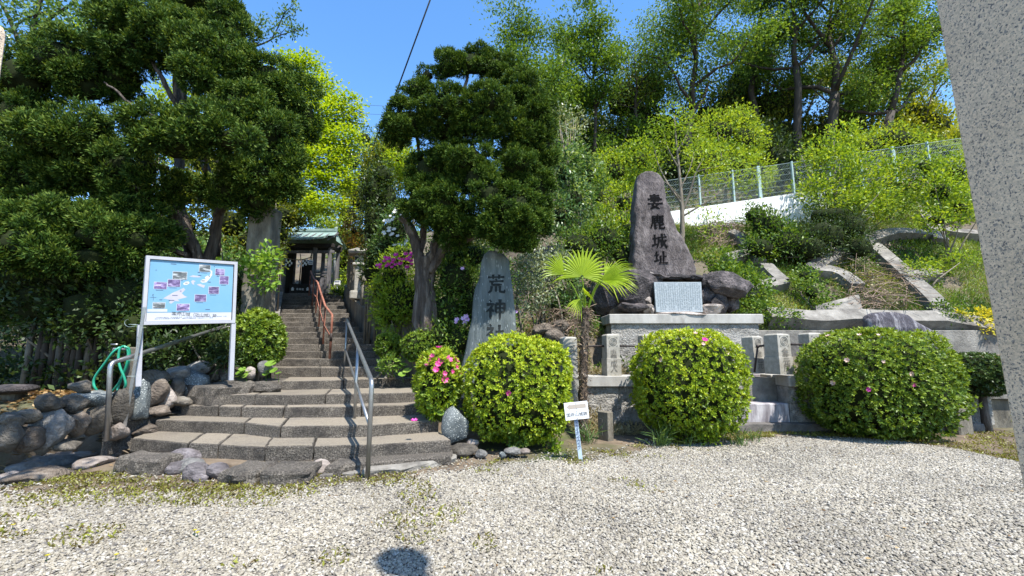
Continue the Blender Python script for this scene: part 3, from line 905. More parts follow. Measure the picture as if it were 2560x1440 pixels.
for i, (cx, cy, w, h, z, d, m) in enumerate([
        (436, 1150, 75, 40, .17, .24, 'rockpurple'), (426, 1172, 44, 30, .11, .16, 'rockpurple'), (452, 1168, 70, 34, .13, .2, 'rockblue'),
        (476, 1182, 62, 40, .14, .2, 'rockpurple'), (522, 1182, 52, 38, .13, .2, 'rockpurple'), (488, 1199, 40, 16, .06, .12, 'rockpurple'),
        (790, 1172, 46, 38, .14, .17, 'tanrock'), (280, 1128, 46, 30, .12, .25, 'step'), (250, 1112, 50, 24, .10, .3, 'rockblue'), (300, 1112, 60, 22, .10, .3, 'step')]):
    kstone('kerb_stone', cx, cy, w, h, z, d, MAT[m], 420 + i)
V, Fc = slab([G(800, 1196).to_2d(), G(900, 1188).to_2d(), G(912, 1168).to_2d(), G(885, 1162).to_2d(), G(830, 1178).to_2d()], -.02, .035, 431, amp=.02, bev=.012)
mobj('concrete_slab', V, Fc, MAT['concrete'], kerb)
V, Fc = slab([G(300, 1124, .07).to_2d(), G(402, 1140, .07).to_2d(), G(500, 1160, .07).to_2d(), G(640, 1160, .07).to_2d(), G(780, 1158, .07).to_2d(), G(860, 1148, .07).to_2d(), Vector((-1.7, 5.3)), Vector((-2.3, 5.2)), Vector((-3.9, 5.5)), Vector((-4.4, 5.4))], -.05, .075, 440, amp=.02, bev=.03)
sb_ = mobj('soil_bed', V, Fc, MAT['soil'], None, True); sb_['kind'] = 'structure'
apron = thing('concrete_apron', G(1030, 1165), 'pale worn concrete slab sloping at the right foot of the steps', 'slab')
V, Fc = slab([G(905, 1190).to_2d(), G(1000, 1184).to_2d(), G(1140, 1156).to_2d(), G(1130, 1130).to_2d(), G(1010, 1140).to_2d(), G(915, 1152).to_2d()], -.02, .062, 433, amp=.025, bev=.015)
mobj('pale_patch', V, Fc, MAT['concrete'], apron)
V, Fc = slab([G(880, 1160, .1).to_2d(), G(1010, 1148, .1).to_2d(), G(1130, 1138, .1).to_2d(), G(1140, 1105, .1).to_2d(), G(880, 1125, .1).to_2d()], -.02, .10, 434, amp=.02)
mobj('rough_base', V, Fc, MAT['step'], apron)
# flat stones in the weeds at the left
for i, (cx, cy, w, h, m, lab) in enumerate([
        (98, 1188, 112, 30, 'rockbrown', 'flat reddish brown stone lying in the weeds, nearest the gravel'),
        (131, 1158, 64, 24, 'rockblue', 'flat bluish grey stone set in the dirt behind the brown one'),
        (62, 1172, 60, 20, 'tanrock', 'flat pale tan stone half buried beside the bluish stone'),
        (225, 1122, 90, 16, 'tanrock', 'long thin tan paving stone leading to the handrail post'),
        (28, 1196, 40, 22, 'tanrock', 'small tan stone at the edge of the gravel, beside the pillar'),
        (170, 1142, 90, 22, 'tanrock', 'broad pale paving stone between the dry wall and the bluish stone'),
        (92, 1152, 70, 18, 'rockblue', 'grey paving stone in the shade line below the dry wall'),
        (232, 1158, 60, 20, 'tanrock', 'pale paving stone in the weeds nearest the kerb')]):
    p = G(cx, cy, .02); k = p.y / F
    rock('flat_stone', (p.x, p.y, .02), (w * k, h * k * 4.2, .11), 450 + i, MAT[m], None, lab, 'stone', 'flat stones at the foot of the wall', cuts=4)

# ================================================================== UPPER STAIRS
NST = 16
up = thing('stone_stairway', (-3.3, 8.3, .8), 'long flight of grey stone steps climbing to the shrine gate', 'stairs')
def Lx(y): return -4.45 - (y - 8.3) * .510
def Rx(y): return np.interp(y, [8.3, 8.9, 11.5, 14.6], [-1.95, -2.45, -4.20, -5.75])
for n in range(1, NST + 1):
    y = 8.3 + .42 * (n - 1); z = .82 + .149 * n
    xa, xb = Lx(y), Rx(y)
    if n <= 2: xa -= .12
    rr_ = random.Random(n)
    j = [xa, xa + (xb - xa) * (.35 + .3 * rr_.random()), xb]
    for i in range(2):
        a, b_ = j[i], j[i + 1] - (.008 if i == 0 else 0)
        V, Fc = slab([(a, y), (b_, y), (b_ - .3, y + .62), (a - .3, y + .62)], z - .32, z, 500 + n * 3 + i, bev=.016, amp=.012, seg=.12)
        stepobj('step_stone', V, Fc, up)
# ramp strip along the left of the flight
mb = MB()
ys = np.linspace(8.2, 14.8, 12)
for i in range(11):
    ya, yb = ys[i], ys[i + 1]; za, zb = .98 + (ya - 8.3) * .355, .98 + (yb - 8.3) * .355
    xa, xb = Lx(ya), Lx(yb)
    mb.add([(xa - .34, ya, za), (xa - .01, ya, za), (xa - .01, ya, za - .6), (xa - .34, ya, za - .6), (xb - .34, yb, zb), (xb - .01, yb, zb), (xb - .01, yb, zb - .6), (xb - .34, yb, zb - .6)],
           [(0, 1, 5, 4), (1, 2, 6, 5), (3, 0, 4, 7)])
mb.build('side_ramp', MAT['concrete'], up)
gl = thing('gate_terrace', (-7, 15, 3.2), 'stone platform at the top of the stairway under the shrine gate', 'terrace')
V, Fc = slab([(-9.2, 15.0), (-4.6, 15.0), (-4.9, 19), (-9.6, 19)], 2.6, 3.19, 601, amp=.02, seg=.3)
mobj('paving', V, Fc, MAT['step'], gl)

# right side wall of the flight, with the stone fence on it
WR = [(-1.75, 8.15, 1.20), (-2.19, 8.75, 1.50), (-3.25, 10.4, 2.08), (-4.30, 12.0, 2.62), (-5.55, 14.4, 3.45)]
sw = thing('stair_side_wall', WR[0], 'dark rough stone wall along the right side of the stairway', 'wall')
for i in range(4):
    a, b_ = Vector(WR[i]), Vector(WR[i + 1])
    d = (b_ - a); d.z = 0; d.normalize(); nn = Vector((d.y, -d.x, 0)) * .34
    mb = MB()
    e = d * .004
    q = [a + e, b_ - e, b_ - e + nn, a + e + nn]
    zb = [.4, .4 + (b_.y - 8) * .3, .4 + (b_.y - 8) * .3, .4]
    zb = [max(.4, a.z - 1.2), max(.4, b_.z - 1.2), max(.4, b_.z - 1.2), max(.4, a.z - 1.2)]
    mb.add([(p.x, p.y, p.z) for p in q] + [(p.x, p.y, z_) for p, z_ in zip(q, zb)], [(0, 3, 2, 1), (0, 1, 5, 4), (1, 2, 6, 5), (2, 3, 7, 6), (3, 0, 4, 7)])
    mb.build('wall_block', MAT['oldpost'], sw)

def wall_at(y, W): return Vector((np.interp(y, [w[1] for w in W], [w[0] for w in W]), y, np.interp(y, [w[1] for w in W], [w[2] for w in W])))
fr_ = thing('stone_fence', wall_at(9, WR), 'old stone balustrade of square posts climbing along the right of the stairway', 'fence')
for i, (y, h, w) in enumerate([(9.25, .86, .20), (9.75, .86, .20), (10.25, .9, .2), (10.75, .88, .2), (11.2, .9, .2), (11.65, .9, .2), (13.0, .9, .2), (13.5, .9, .2), (14.0, .9, .2)]):
    c = wall_at(y, WR) + Vector((.14, 0, 0))
    m_ = MB(); m_.box(c + Vector((0, 0, h / 2 - .02)), (w, w, h + .04), .02, rz=.45)
    o = m_.build('fence_post', MAT['oldpost'], fr_)
for k, zz in ((0, .22), (1, .62)):
    mb = MB(); mb.tube([wall_at(y, WR) + Vector((.14, 0, zz)) for y in (9.2, 10.5, 11.8, 13, 14.1)], .055, 6)
    mb.build('fence_rail', MAT['oldpost'], fr_)
pp = thing('stone_pillar', wall_at(8.75, WR) + Vector((.12, 0, 0)), 'short dark square stone pillar at the lower end of the balustrade, beside the juniper trunk', 'pillar')
c = pp.location
MB().box(c + Vector((0, 0, .40)), (.24, .24, .9), .02, .4).build('shaft', MAT['oldpost'], pp)
MB().box(c + Vector((0, 0, .885)), (.20, .20, .07), .03, .4).build('cap', MAT['oldpost'], pp)
# stone lantern on the wall
ln = thing('stone_lantern', wall_at(12.3, WR) + Vector((.1, 0, 0)), 'tall grey stone lantern with a flat cap at the top right of the stairway', 'stone lantern')
c = ln.location
MB().box(c + Vector((0, 0, .10)), (.40, .40, .24), .03, .3).build('base', MAT['post'], ln)
MB().box(c + Vector((0, 0, .58)), (.20, .20, .72), .02, .3).build('shaft', MAT['post'], ln)
MB().box(c + Vector((0, 0, .98)), (.34, .34, .08), .02, .3).build('platform', MAT['post'], ln)
fb = MB().box(c + Vector((0, 0, 1.14)), (.24, .24, .24), .015, .3).build('firebox', MAT['post'], ln)
MB().box(c + Vector((-.03, -.125, 1.14)), (.09, .02, .11), 0, .3).build('opening', MAT['cut'], fb)
mb = MB(); V = [(-.27, -.27, 0), (.27, -.27, 0), (.27, .27, 0), (-.27, .27, 0), (-.3, -.3, .06), (.3, -.3, .06), (.3, .3, .06), (-.3, .3, .06), (-.07, -.07, .2), (.07, -.07, .2), (.07, .07, .2), (-.07, .07, .2)]
Mz = Matrix.Rotation(.3, 3, 'Z')
mb.add([c + Vector((0, 0, 1.265)) + Mz @ Vector(v) for v in V], [(3, 2, 1, 0)] + [(k * 4 + i, k * 4 + (i + 1) % 4, k * 4 + 4 + (i + 1) % 4, k * 4 + 4 + i) for k in range(2) for i in range(4)] + [(8, 9, 10, 11)])
mb.build('cap', MAT['concrete'], ln)

# left: big stone gate pillar and the fence behind it
bp_ = thing('stone_gate_pillar', (-4.98, 8.0, .8), 'broad tall stone pillar with flaking face at the left foot of the stairway', 'pillar')
V, Fc = slab([(-4.95, 8.0), (-4.53, 8.0), (-4.55, 8.42), (-4.95, 8.42)], .6, 4.0, 640, bev=.04, amp=.02, seg=.08, rows=22)
mobj('shaft', V, Fc, MAT['oldpost'], bp_)
lf = thing('stone_fence', (-5.5, 9.5, 1.3), 'pale stone slab fence climbing along the left of the stairway behind the broad pillar', 'fence')
for i, y in enumerate(np.arange(9.0, 14.6, .42)):
    x = Lx(y) - .48; zb = 1.0 + (y - 8.3) * .355
    MB().box((x, y, zb + .62 + .03 * (i % 3)), (.16, .34, 1.3 + .06 * (i % 3)), .02, .47).build('fence_slab', MAT['post'] if i % 3 else MAT['oldpost'], lf)
mb = MB(); mb.tube([(Lx(y) - .48, y, 1.15 + (y - 8.3) * .355 + .95) for y in (8.9, 14.6)], .05, 6); mb.build('fence_rail', MAT['oldpost'], lf)

# ================================================================== HANDRAILS
def rail(name, label, mat_, pieces, r=.021, group=None, base=None, cat='handrail'):
    t = thing(name, base or pieces[0][1][0], label, cat, group)
    for nm, pts, rr_ in pieces:
        MB().tube(bend(pts) if len(pts) > 2 else pts, rr_, 10).build(nm, MAT[mat_], t, True)
    return t
p1, p2, p3 = G(919, 1192, .03), G(886, 1046, .37), G(860, 940, .79)
t1 = Vector((p1.x, p1.y, P(927, 953, p1.y).z)); t2 = Vector((p2.x, p2.y, P(888, 870, p2.y).z)); t3 = Vector((p3.x, p3.y, P(864, 803, p3.y).z))
p1t = p1 + Vector((.008, 0, 0))
rail('handrail', 'brushed steel handrail with three posts running up the middle of the lower steps', 'steel', [
    ('rail', [p1 + Vector((0, 0, -.05)), t1, t3 + Vector((-.06, .14, .05)), t3 + Vector((-.02, .05, -.28))], .024),
    ('post', [p2, t2 + Vector((0, 0, .0))], .021), ('post', [p3, t3 + Vector((0, 0, -.02))], .021),
    ('lower_rail', [p1.lerp(t1, .52), p2.lerp(t2, .5), p3.lerp(t3, .48)], .017)])
# left handrail
a0 = P(268, 1091, 5.2); a1 = P(276, 908, 5.2); a2 = P(572, 813, 7.5); a2.x = -4.83
rail('handrail', 'single dull steel handrail at the left edge of the steps, passing behind the map board', 'steel', [
    ('rail', [a0 + Vector((0, 0, -.05)), a1, a2], .026), ('post', [Vector((a2.x + .02, a2.y, a2.z - .02)), Vector((a2.x + .02, a2.y, .8))], .021)])
# red handrail of the upper flight
def urail(px, py, y): return P(px, py, y)
def stz(y): return .82 + .149 * (1 + max(0, math.floor((y - 8.3) / .42)))
rp = []
for (y, x) in ((8.75, -3.58), (9.9, -4.22), (11.0, -4.82), (12.1, -5.41), (13.3, -6.07), (14.4, -6.70)):
    rp.append((Vector((x, y, stz(y) - .02)), Vector((x, y, stz(y) + .86))))
pcs = [('rail', [rp[0][0], rp[0][1]] + [q[1] for q in rp[1:]] + [rp[-1][1] + Vector((-.05, .15, .02))], .024)]
for q in rp[1:]: pcs.append(('post', [q[0], q[1]], .02))
pcs.append(('lower_rail', [q[0].lerp(q[1], .5) for q in rp], .015))
rt = rail('handrail', 'rusty red brown pipe handrail climbing the upper stone flight', 'rust', pcs)
MB().tube([rp[0][0] + Vector((0, 0, .36)), rp[0][0] + Vector((0, 0, .52))], .0262, 10).build('dark_sleeve', MAT['iron'], rt, True)

# ================================================================== SHRINE GATE
sg = thing('shrine_gate', (-7.0, 15.6, 3.2), 'small dark timber shrine gate with a green copper roof at the top of the stairway', 'shrine gate')
GY, GZ = 15.4, 3.19
def gxp(px): return P(px, 700, GY).x
gL, gM, gR = gxp(708), gxp(784), gxp(822)
def gpt(px, py, Y=GY): return P(px, py, Y)
zE = gpt(780, 612).z
for x in (gL, gM, gR):
    for y in (GY, GY + 1.5):
        MB().box((x, y, (GZ + zE) / 2), (.13, .13, zE - GZ), .012).build('post', MAT['oldwood'], sg)
for y in (GY, GY + 1.5):
    MB().box(((gL + gR) / 2, y - .02, gpt(780, 630, y).z), (gR - gL + .3, .10, .10), .01).build('beam', MAT['oldwood'], sg)
    MB().box(((gL + gR) / 2, y - .03, zE - .04), (gR - gL + .3, .14, .14), .01).build('beam', MAT['darkwood'], sg)
for x in (gL, gR):
    MB().box((x, GY + .75, zE - .05), (.10, 1.6, .12), .01).build('beam', MAT['darkwood'], sg)
MB().box(((gL + gM) / 2, GY + 1.45, (GZ + gpt(0, 640).z) / 2), (gM - gL - .62, .06, gpt(0, 640).z - GZ), 0).build('back_panel', MAT['darkwood'], sg)
MB().box((gL - .02, GY + .75, (GZ + zE) / 2), (.04, 1.36, zE - GZ - .1), 0).build('side_panel', MAT['darkwood'], sg)
for k in range(5):
    w = (gR - gM - .14) / 5
    MB().box((gM + .07 + w * (k + .5), GY - .01, (GZ + gpt(0, 690).z) / 2), (w - .008, .035, gpt(0, 690).z - GZ - .08), .003).build('plank', MAT['oldwood'], sg)
for zz in (GZ + .04, gpt(0, 688).z, gpt(0, 683).z + .03):
    MB().box(((gM + gR) / 2, GY - .02, zz), (gR - gM - .13, .07, .06), .006).build('panel_rail', MAT['oldwood'], sg)
for k in range(9):
    x = gL - .30 + (gR - gL + .40) * k / 8
    mb = MB(); mb.tube([(x, GY - .62, zE + .02), (x, GY + .75, zE + .52)], .035, 4); mb.build('rafter', MAT['oldwood'], sg)
# roof: curved front and back slopes, hipped ends
rx0, rx1 = gL - .45, gR + .17
rows_ = [(-.72, .00), (-.45, .08), (-.1, .20), (.3, .34), (.75, .48)]
mb = MB(); nu_ = 12
for sgn in (1, -1):
    V = []
    for (dy, dz) in rows_:
        yy = GY + .75 + sgn * (dy - .75); ins = .14 * max(0, (dz - .1) / .52)
        for i in range(nu_ + 1):
            u = i / nu_; e_ = abs(2 * u - 1) ** 4 * .07 * (1 - dz / .7)
            V.append((rx0 + ins + (rx1 - rx0 - 2 * ins) * u, yy, zE + .08 + dz + e_))
    k = nu_ + 1
    Fc = [(j * k + i, j * k + i + 1, (j + 1) * k + i + 1, (j + 1) * k + i) for j in range(4) for i in range(nu_)]
    if sgn < 0: Fc = [f[::-1] for f in Fc]
    mb.add(V, Fc)
    mb.add([(v[0], v[1], v[2] - .07) for v in V], [f[::-1] for f in Fc])
    mb.add([V[i] for i in range(k)] + [(V[i][0], V[i][1], V[i][2] - .07) for i in range(k)], [(i, i + k, i + k + 1, i + 1) for i in range(nu_)])
for x0, s_ in ((rx0, 1), (rx1, -1)):
    A = [(x0, GY + .03, zE + .15), (x0, GY + 1.47, zE + .15), (x0 + s_ * .14, GY + .75, zE + .56)]
    mb.add(A, [(0, 1, 2) if s_ < 0 else (2, 1, 0)])
ro = mb.build('roof', MAT['copper'], sg)
MB().box(((rx0 + rx1) / 2, GY + .75, zE + .62), (rx1 - rx0 - .24, .16, .13), .03).build('ridge', MAT['copper'], ro)
for x0 in (rx0 + .16, rx1 - .16):
    MB().box((x0, GY + .75, zE + .65), (.10, .22, .20), .03).build('ridge_end', MAT['copper'], ro)
# the gate is shallow: its depth is about half its width
def shallow(o):
    for ch in o.children:
        if ch.type == 'MESH':
            off = origin(ch).y
            for v in ch.data.vertices:
                y = v.co.y + off
                if y > GY: v.co.y = GY + (y - GY) * .45 - off
        shallow(ch)
shallow(sg)
# rope with paper streamers, notice, offering box, all hung in or standing in the gate
rope = thing('straw_rope', (gL + .3, GY - .1, 4.5), 'thin sacred straw rope with white zigzag paper streamers across the gate opening', 'rope')
zr_ = gpt(750, 648).z
q0, q1 = Vector((gL + .07, GY - .09, zr_ + .03)), Vector((gM - .07, GY - .09, zr_ + .06))
MB().tube([q0.lerp(q1, t) + Vector((0, 0, -.09 * math.sin(math.pi * t))) for t in np.linspace(0, 1, 9)], .018, 6).build('cord', MAT['deadstem'], rope, True)
for k, t in enumerate((.08, .22, .55, .72, .84)):
    c = q0.lerp(q1, t) + Vector((0, -.01, -.09 * math.sin(math.pi * t) - .02)); mb = MB()
    for j in range(3):
        mb.box(c + Vector((.03 * (1 if j % 2 else -1), -.004 * j, -.05 - .075 * j)), (.05, .004, .085), 0, .1)
    mb.build('paper_streamer', MAT['white'], rope)
no = thing('notice_plate', gpt(777, 656), 'small white notice plate with two dark lines on the gate beam', 'notice')
c = gpt(777, 656, GY - .12)
MB().box(c, (.15, .02, .17), 0).build('plate', MAT['white'], no)
MB().box(c + Vector((0, -.012, .02)), (.12, .004, .035), 0).build('line', MAT['caption'], no)
MB().box(c + Vector((0, -.012, -.045)), (.12, .004, .02), 0).build('line', MAT['caption'], no)
ob = thing('offering_box', (gL + .55, GY + .5, GZ), 'low dark wooden offering box with pale crests inside the gate', 'offering box')
MB().box((gL + .55, GY + .30, GZ + .24), (.80, .3, .44), .01).build('box', MAT['darkwood'], ob)
for k in range(6): MB().box((gL + .22 + .132 * k, GY + .30, GZ + .475), (.04, .28, .03), .004).build('slat', MAT['darkwood'], ob)
for dx in (-.27, .27):
    MB().box((gL + .55 + dx, GY + .146, GZ + .26), (.09, .006, .06), 0).build('crest', MAT['white'], ob)
    mb = MB(); mb.add([(gL + .55 + dx - .06, GY + .143, GZ + .295), (gL + .55 + dx + .06, GY + .143, GZ + .295), (gL + .55 + dx, GY + .143, GZ + .36)], [(0, 1, 2)]); mb.build('crest', MAT['white'], ob)
put_text('lettering', [('奉', (gL + .45, GY + .146, GZ + .28), .09), ('納', (gL + .55, GY + .146, GZ + .28), .09), ('金', (gL + .65, GY + .146, GZ + .28), .09)], MAT['white'], ob, (1, 0, 0), (0, 0, 1))

up_ = thing('utility_pole', P(834, 697, 16.8), 'slim pale grey steel pole standing beside the shrine gate roof', 'pole')
MB().tube([P(834, 720, 16.8), P(842, 549, 16.8)], [.062, .05], 12).build('shaft', MAT['pole'], up_, True)
MB().tube([P(842, 552, 16.8), P(842, 547, 16.8)], .058, 12).build('cap', MAT['pole'], up_, True)
sn = thing('small_sign', P(843, 716, 14.9), 'small white placard with two dark lines on a stake right of the gate', 'sign')
MB().box(P(843, 707, 14.9), (.21, .02, .15), 0).build('plate', MAT['white'], sn)
MB().box(P(843, 704, 14.885), (.16, .004, .03), 0).build('line', MAT['caption'], sn)
MB().box(P(843, 710, 14.885), (.16, .004, .02), 0).build('line', MAT['cut2'], sn)
MB().tube([P(843, 735, 14.93), P(843, 703, 14.93)], .014, 6).build('stake', MAT['pole'], sn)

ca = MB().tube([P(1090, -40, 9.6), P(985, 246, 11.6), P(938, 350, 13), P(905, 470, 14.8), P(885, 530, 16.5)], .019, 8).build('overhead_cable', MAT['cable'], None, True, at=(0, 10, 8))
tag(ca, 'thick black overhead cable slanting across the blue sky', 'cable')
for k, (y0_, y1_, lab) in enumerate(((262, 268, 'thin grey overhead wire in the sky gap, upper one'), (284, 290, 'thin grey overhead wire in the sky gap, lower one'))):
    o = MB().tube([P(600, y0_ - 16, 26), P(900, y0_, 26), P(1300, y1_ + 14, 26)], .009, 5).build('overhead_wire', MAT['cable'], None, True, at=(0, 26, 14))
    tag(o, lab, 'wire', 'thin wires in the sky gap')

# ================================================================== LEFT STONE WALL
sw2 = thing('dry_stone_wall', P(125, 1130, 4.7), 'low dry wall of mixed garden boulders in the shade left of the steps', 'stone wall')
def wallY(px): return np.interp(px, [-60, 0, 265, 330, 400, 540], [4.05, 4.3, 5.25, 5.5, 5.95, 6.75])
WS = [  # px, py, w, h, material, tilt
 (125, 1078, 80, 92, 'rockblue', .25), (71, 1096, 62, 60, 'rockbrown', .1), (22, 1092, 60, 76, 'rock', 0), (189, 1056, 62, 58, 'rockbrown', -.1),
 (240, 1052, 64, 66, 'rock', .1), (231, 999, 108, 46, 'rocklichen', -.08), (299, 1020, 48, 92, 'rock', .05), (349, 1010, 42, 96, 'rocklichen', .05),
 (388, 984, 50, 62, 'rockbrown', .3), (417, 997, 46, 64, 'tanrock', -.2), (440, 972, 36, 58, 'rock', .1), (489, 962, 70, 76, 'rocklichen', .1),
 (443, 933, 70, 32, 'rockblue', 0), (388, 945, 66, 40, 'rock', .1), (496, 922, 54, 34, 'rockblue', 0), (538, 930, 48, 46, 'rock', .3), (566, 938, 36, 40, 'rock', 0),
 (292, 1077, 54, 36, 'tanrock', -.3), (122, 1010, 56, 44, 'rock', 0), (186, 1010, 60, 40, 'rock', .1), (70, 1040, 56, 40, 'rock', 0), (30, 1050, 60, 34, 'rock', .1),
 (205, 968, 50, 30, 'rock', .2), (400, 1026, 56, 22, 'rockbrown', .1), (520, 990, 40, 24, 'rock', .2),
 (160, 1112, 70, 22, 'rock', .1), (452, 1004, 60, 24, 'rock', .1)]
for i, (px, py, w, h, m, tl) in enumerate(WS):
    Y = wallY(px) + (.12 if py < 1000 else 0) + (.15 if py < 950 else 0)
    c = P(px, py, Y + .12); k = Y / F
    V, Fc = rockmesh(c, (w * k * .95, max(.2, w * k * .75), h * k * .95), 700 + i, rz=.3 * math.sin(i), tilt=(0, tl), cuts=11, amp=.16, flat=.74)
    mobj('boulder', V, Fc, MAT[m], sw2, True)
# loose dark stones and leaf litter behind the wall
lit = np.random.RandomState(5)
n = 2600
lp = np.stack([lit.uniform(-8.2, -5.1, n), lit.uniform(4.6, 7.6, n), np.zeros(n)], 1); lp[:, 2] = hz(lp[:, 0], lp[:, 1]) + .012 + .02 * lit.rand(n)
MAT['litter'] = leafmat('dry_leaf', (.07, .035, .015), (.20, .11, .04), (.42, .30, .14), .15)
leafobj('leaf_litter', lp, np.concatenate([lit.normal(size=(n, 2)), lit.normal(size=(n, 1)) * .2], 1), lit.normal(size=(n, 3)) * .3 + np.array([0, 0, 1]), .07 + .05 * lit.rand(n), .035, MAT['litter'], None, kind='stuff')

# wooden fence in the dark at the far left
wf = thing('wooden_fence', P(170, 930, 7.4), 'old fence of upright round wooden stakes in the dark under the shrubs at far left', 'fence')
for i, px in enumerate((60, 84, 100, 122, 143, 158, 176, 192, 212, 236, 262, 284, 310, 330)):
    rr_ = random.Random(i); b0 = P(px, 950, 7.4 + .05 * rr_.random()); b0.z = hzf(b0.x, b0.y) - .05
    t0 = b0 + Vector((rr_.uniform(-.04, .04), rr_.uniform(-.03, .03), 1.05 + .35 * rr_.random()))
    MB().tube([b0, b0.lerp(t0, .5) + Vector((rr_.uniform(-.01, .01), 0, 0)), t0], [.052, .048, .042], 8).build('stake', MAT['darkbark'] if i % 4 else MAT['oldpost'], wf, True)
# stone bench at the far left
sb = thing('stone_bench', P(28, 1000, 5.6), 'low stone bench, a flat slab on a block, shaded at the far left', 'bench')
p = P(22, 972, 6.1)
V, Fc = rockmesh(p, (.52, .5, .12), 760, cuts=3, amp=.06); mobj('seat_slab', V, Fc, MAT['darkrock'], sb, True)
MB().box(P(24, 996, 6.15), (.26, .26, .22), .03, .2).build('support', MAT['oldpost'], sb)

# green hose hung on a tap post
hp = thing('water_tap', P(331, 975, 5.95), 'slim stone tap post behind the boulders with the hose looped over it', 'tap')
c0 = P(331, 985, 6.05); c1 = P(328, 868, 6.05)
MB().box(c0.lerp(c1, .5), (.11, .11, (c1 - c0).z), .015).build('post', MAT['oldpost'], hp)
MB().tube([c1 + Vector((-.02, -.04, -.03)), c1 + Vector((-.13, -.12, -.02)), c1 + Vector((-.14, -.12, -.07))], .014, 8).build('spout', MAT['steel'], hp, True)
MB().tube([c1 + Vector((-.17, -.12, .035)), c1 + Vector((-.08, -.12, .035))], .011, 8).build('handle', MAT['steel'], hp, True)
def smooth(pts, n=8):
    pts = [Vector(p) for p in pts]; pts = [pts[0]] + pts + [pts[-1]]; out = []
    for i in range(1, len(pts) - 2):
        a, b_, c, d = pts[i - 1:i + 3]
        for k in range(n):
            t = k / n
            out.append(.5 * ((2 * b_) + (c - a) * t + (2 * a - 5 * b_ + 4 * c - d) * t * t + (3 * b_ - a - 3 * c + d) * t ** 3))
    return out + [pts[-2]]
hpts = [(300, 868, 5.9), (283, 880, 5.85), (262, 908, 5.85), (240, 938, 5.85), (234, 955, 5.85), (238, 970, 5.85), (250, 982, 5.9), (272, 984, 6.0), (292, 965, 5.95), (308, 935, 5.92), (318, 905, 5.9), (320, 880, 5.9), (312, 866, 5.88), (300, 872, 5.86),
        (296, 895, 5.85), (300, 918, 5.84), (310, 942, 5.85), (314, 962, 5.86), (308, 978, 5.9), (294, 978, 5.95), (302, 950, 5.97), (314, 925, 5.95), (323, 900, 5.93), (322, 872, 5.9), (310, 868, 5.87)]
ho = MB().tube(smooth([P(*q) for q in hpts], 6), .0145, 8).build('garden_hose', MAT['hose'], None, True, at=P(300, 980, 5.9))
tag(ho, 'bright green garden hose hanging in loops beside the handrail post', 'hose')

# ================================================================== MAP BOARD
bl, br = P(352, 812, 5.62), P(586, 808, 6.42)
tlz, trz = P(362, 640, 5.62), P(592, 655, 6.42)
U = Vector((br.x - bl.x, br.y - bl.y, 0)); BW = U.length; U.normalize(); NB = Vector((U.y, -U.x, 0))
z0b, z1b = (bl.z + br.z) / 2 + .0, (tlz.z + trz.z) / 2
BH = z1b - z0b
B0 = Vector((bl.x, bl.y, z0b))
TILT = Vector((-.045, 0, 0))
bd = thing('map_board', (bl.x, bl.y, .6), 'white framed notice board on two posts with a faded blue photo map', 'notice board')
def bp3(u, v, n=0.0): return B0 + U * (u * BW) + Vector((0, 0, v * BH + .078 * (u - .5))) + TILT * (v) + NB * n
def bbox(name, u0, u1, v0, v1, n0, n1, m, parent=bd):
    V = [bp3(u, v, n) for n in (n0, n1) for v in (v0, v1) for u in (u0, u1)]
    return mobj(name, V, [(0, 1, 3, 2), (4, 6, 7, 5), (0, 4, 5, 1), (2, 3, 7, 6), (0, 2, 6, 4), (1, 5, 7, 3)], MAT[m], parent)
fu, fv = .038, .046
bbox('panel', .01, .99, .01, .99, -.012, .012, 'white_frame')
bbox('map_sheet', fu + .008, 1 - fu - .008, .175, 1 - fv - .008, .0125, .0145, 'mapblue')
bbox('text_strip', fu + .008, 1 - fu - .008, fv + .004, .172, .0125, .0145, 'sheet')
bbox('title_strip', fu + .012, .245, .185, .225, .015, .0165, 'sheet')
fr1 = bbox('frame', 0, fu, 0, 1, -.03, .035, 'white_frame'); bbox('frame', 1 - fu, 1, 0, 1, -.03, .035, 'white_frame')
bbox('frame', fu, 1 - fu, 1 - fv, 1, -.03, .0345, 'white_frame'); bbox('frame', fu, 1 - fu, 0, fv, -.03, .0345, 'white_frame')
bbox('frame_shadow_line', fu, fu + .006, fv, 1 - fv, .012, .02, 'iron'); bbox('frame_shadow_line', 1 - fu - .006, 1 - fu, fv, 1 - fv, .012, .02, 'iron')  # dark strips paint the frame's shadow along the panel edge
bbox('frame_shadow_line', fu + .006, 1 - fu - .006, 1 - fv - .006, 1 - fv, .012, .02, 'iron')
# post tubes
for (px, yb, u) in ((345, 966, -.006), (577, 950, .985)):
    bot = P(px, yb, 5.6 if u < .5 else 6.45); top = bp3(u, .0, -.0)
    bot = Vector((P(px, yb, top.y).x, top.y, bot.z))
    w_ = .055
    q = [U * (sx * w_ / 2) + NB * (sy * w_ / 2) for sx, sy in ((-1, -1), (1, -1), (1, 1), (-1, 1))]
    V = [bot + a for a in q] + [top + a for a in q]
    mobj('post', V, [(0, 1, 5, 4), (1, 2, 6, 5), (2, 3, 7, 6), (3, 0, 4, 7), (0, 3, 2, 1), (4, 5, 6, 7)], MAT['white_frame'], bd)
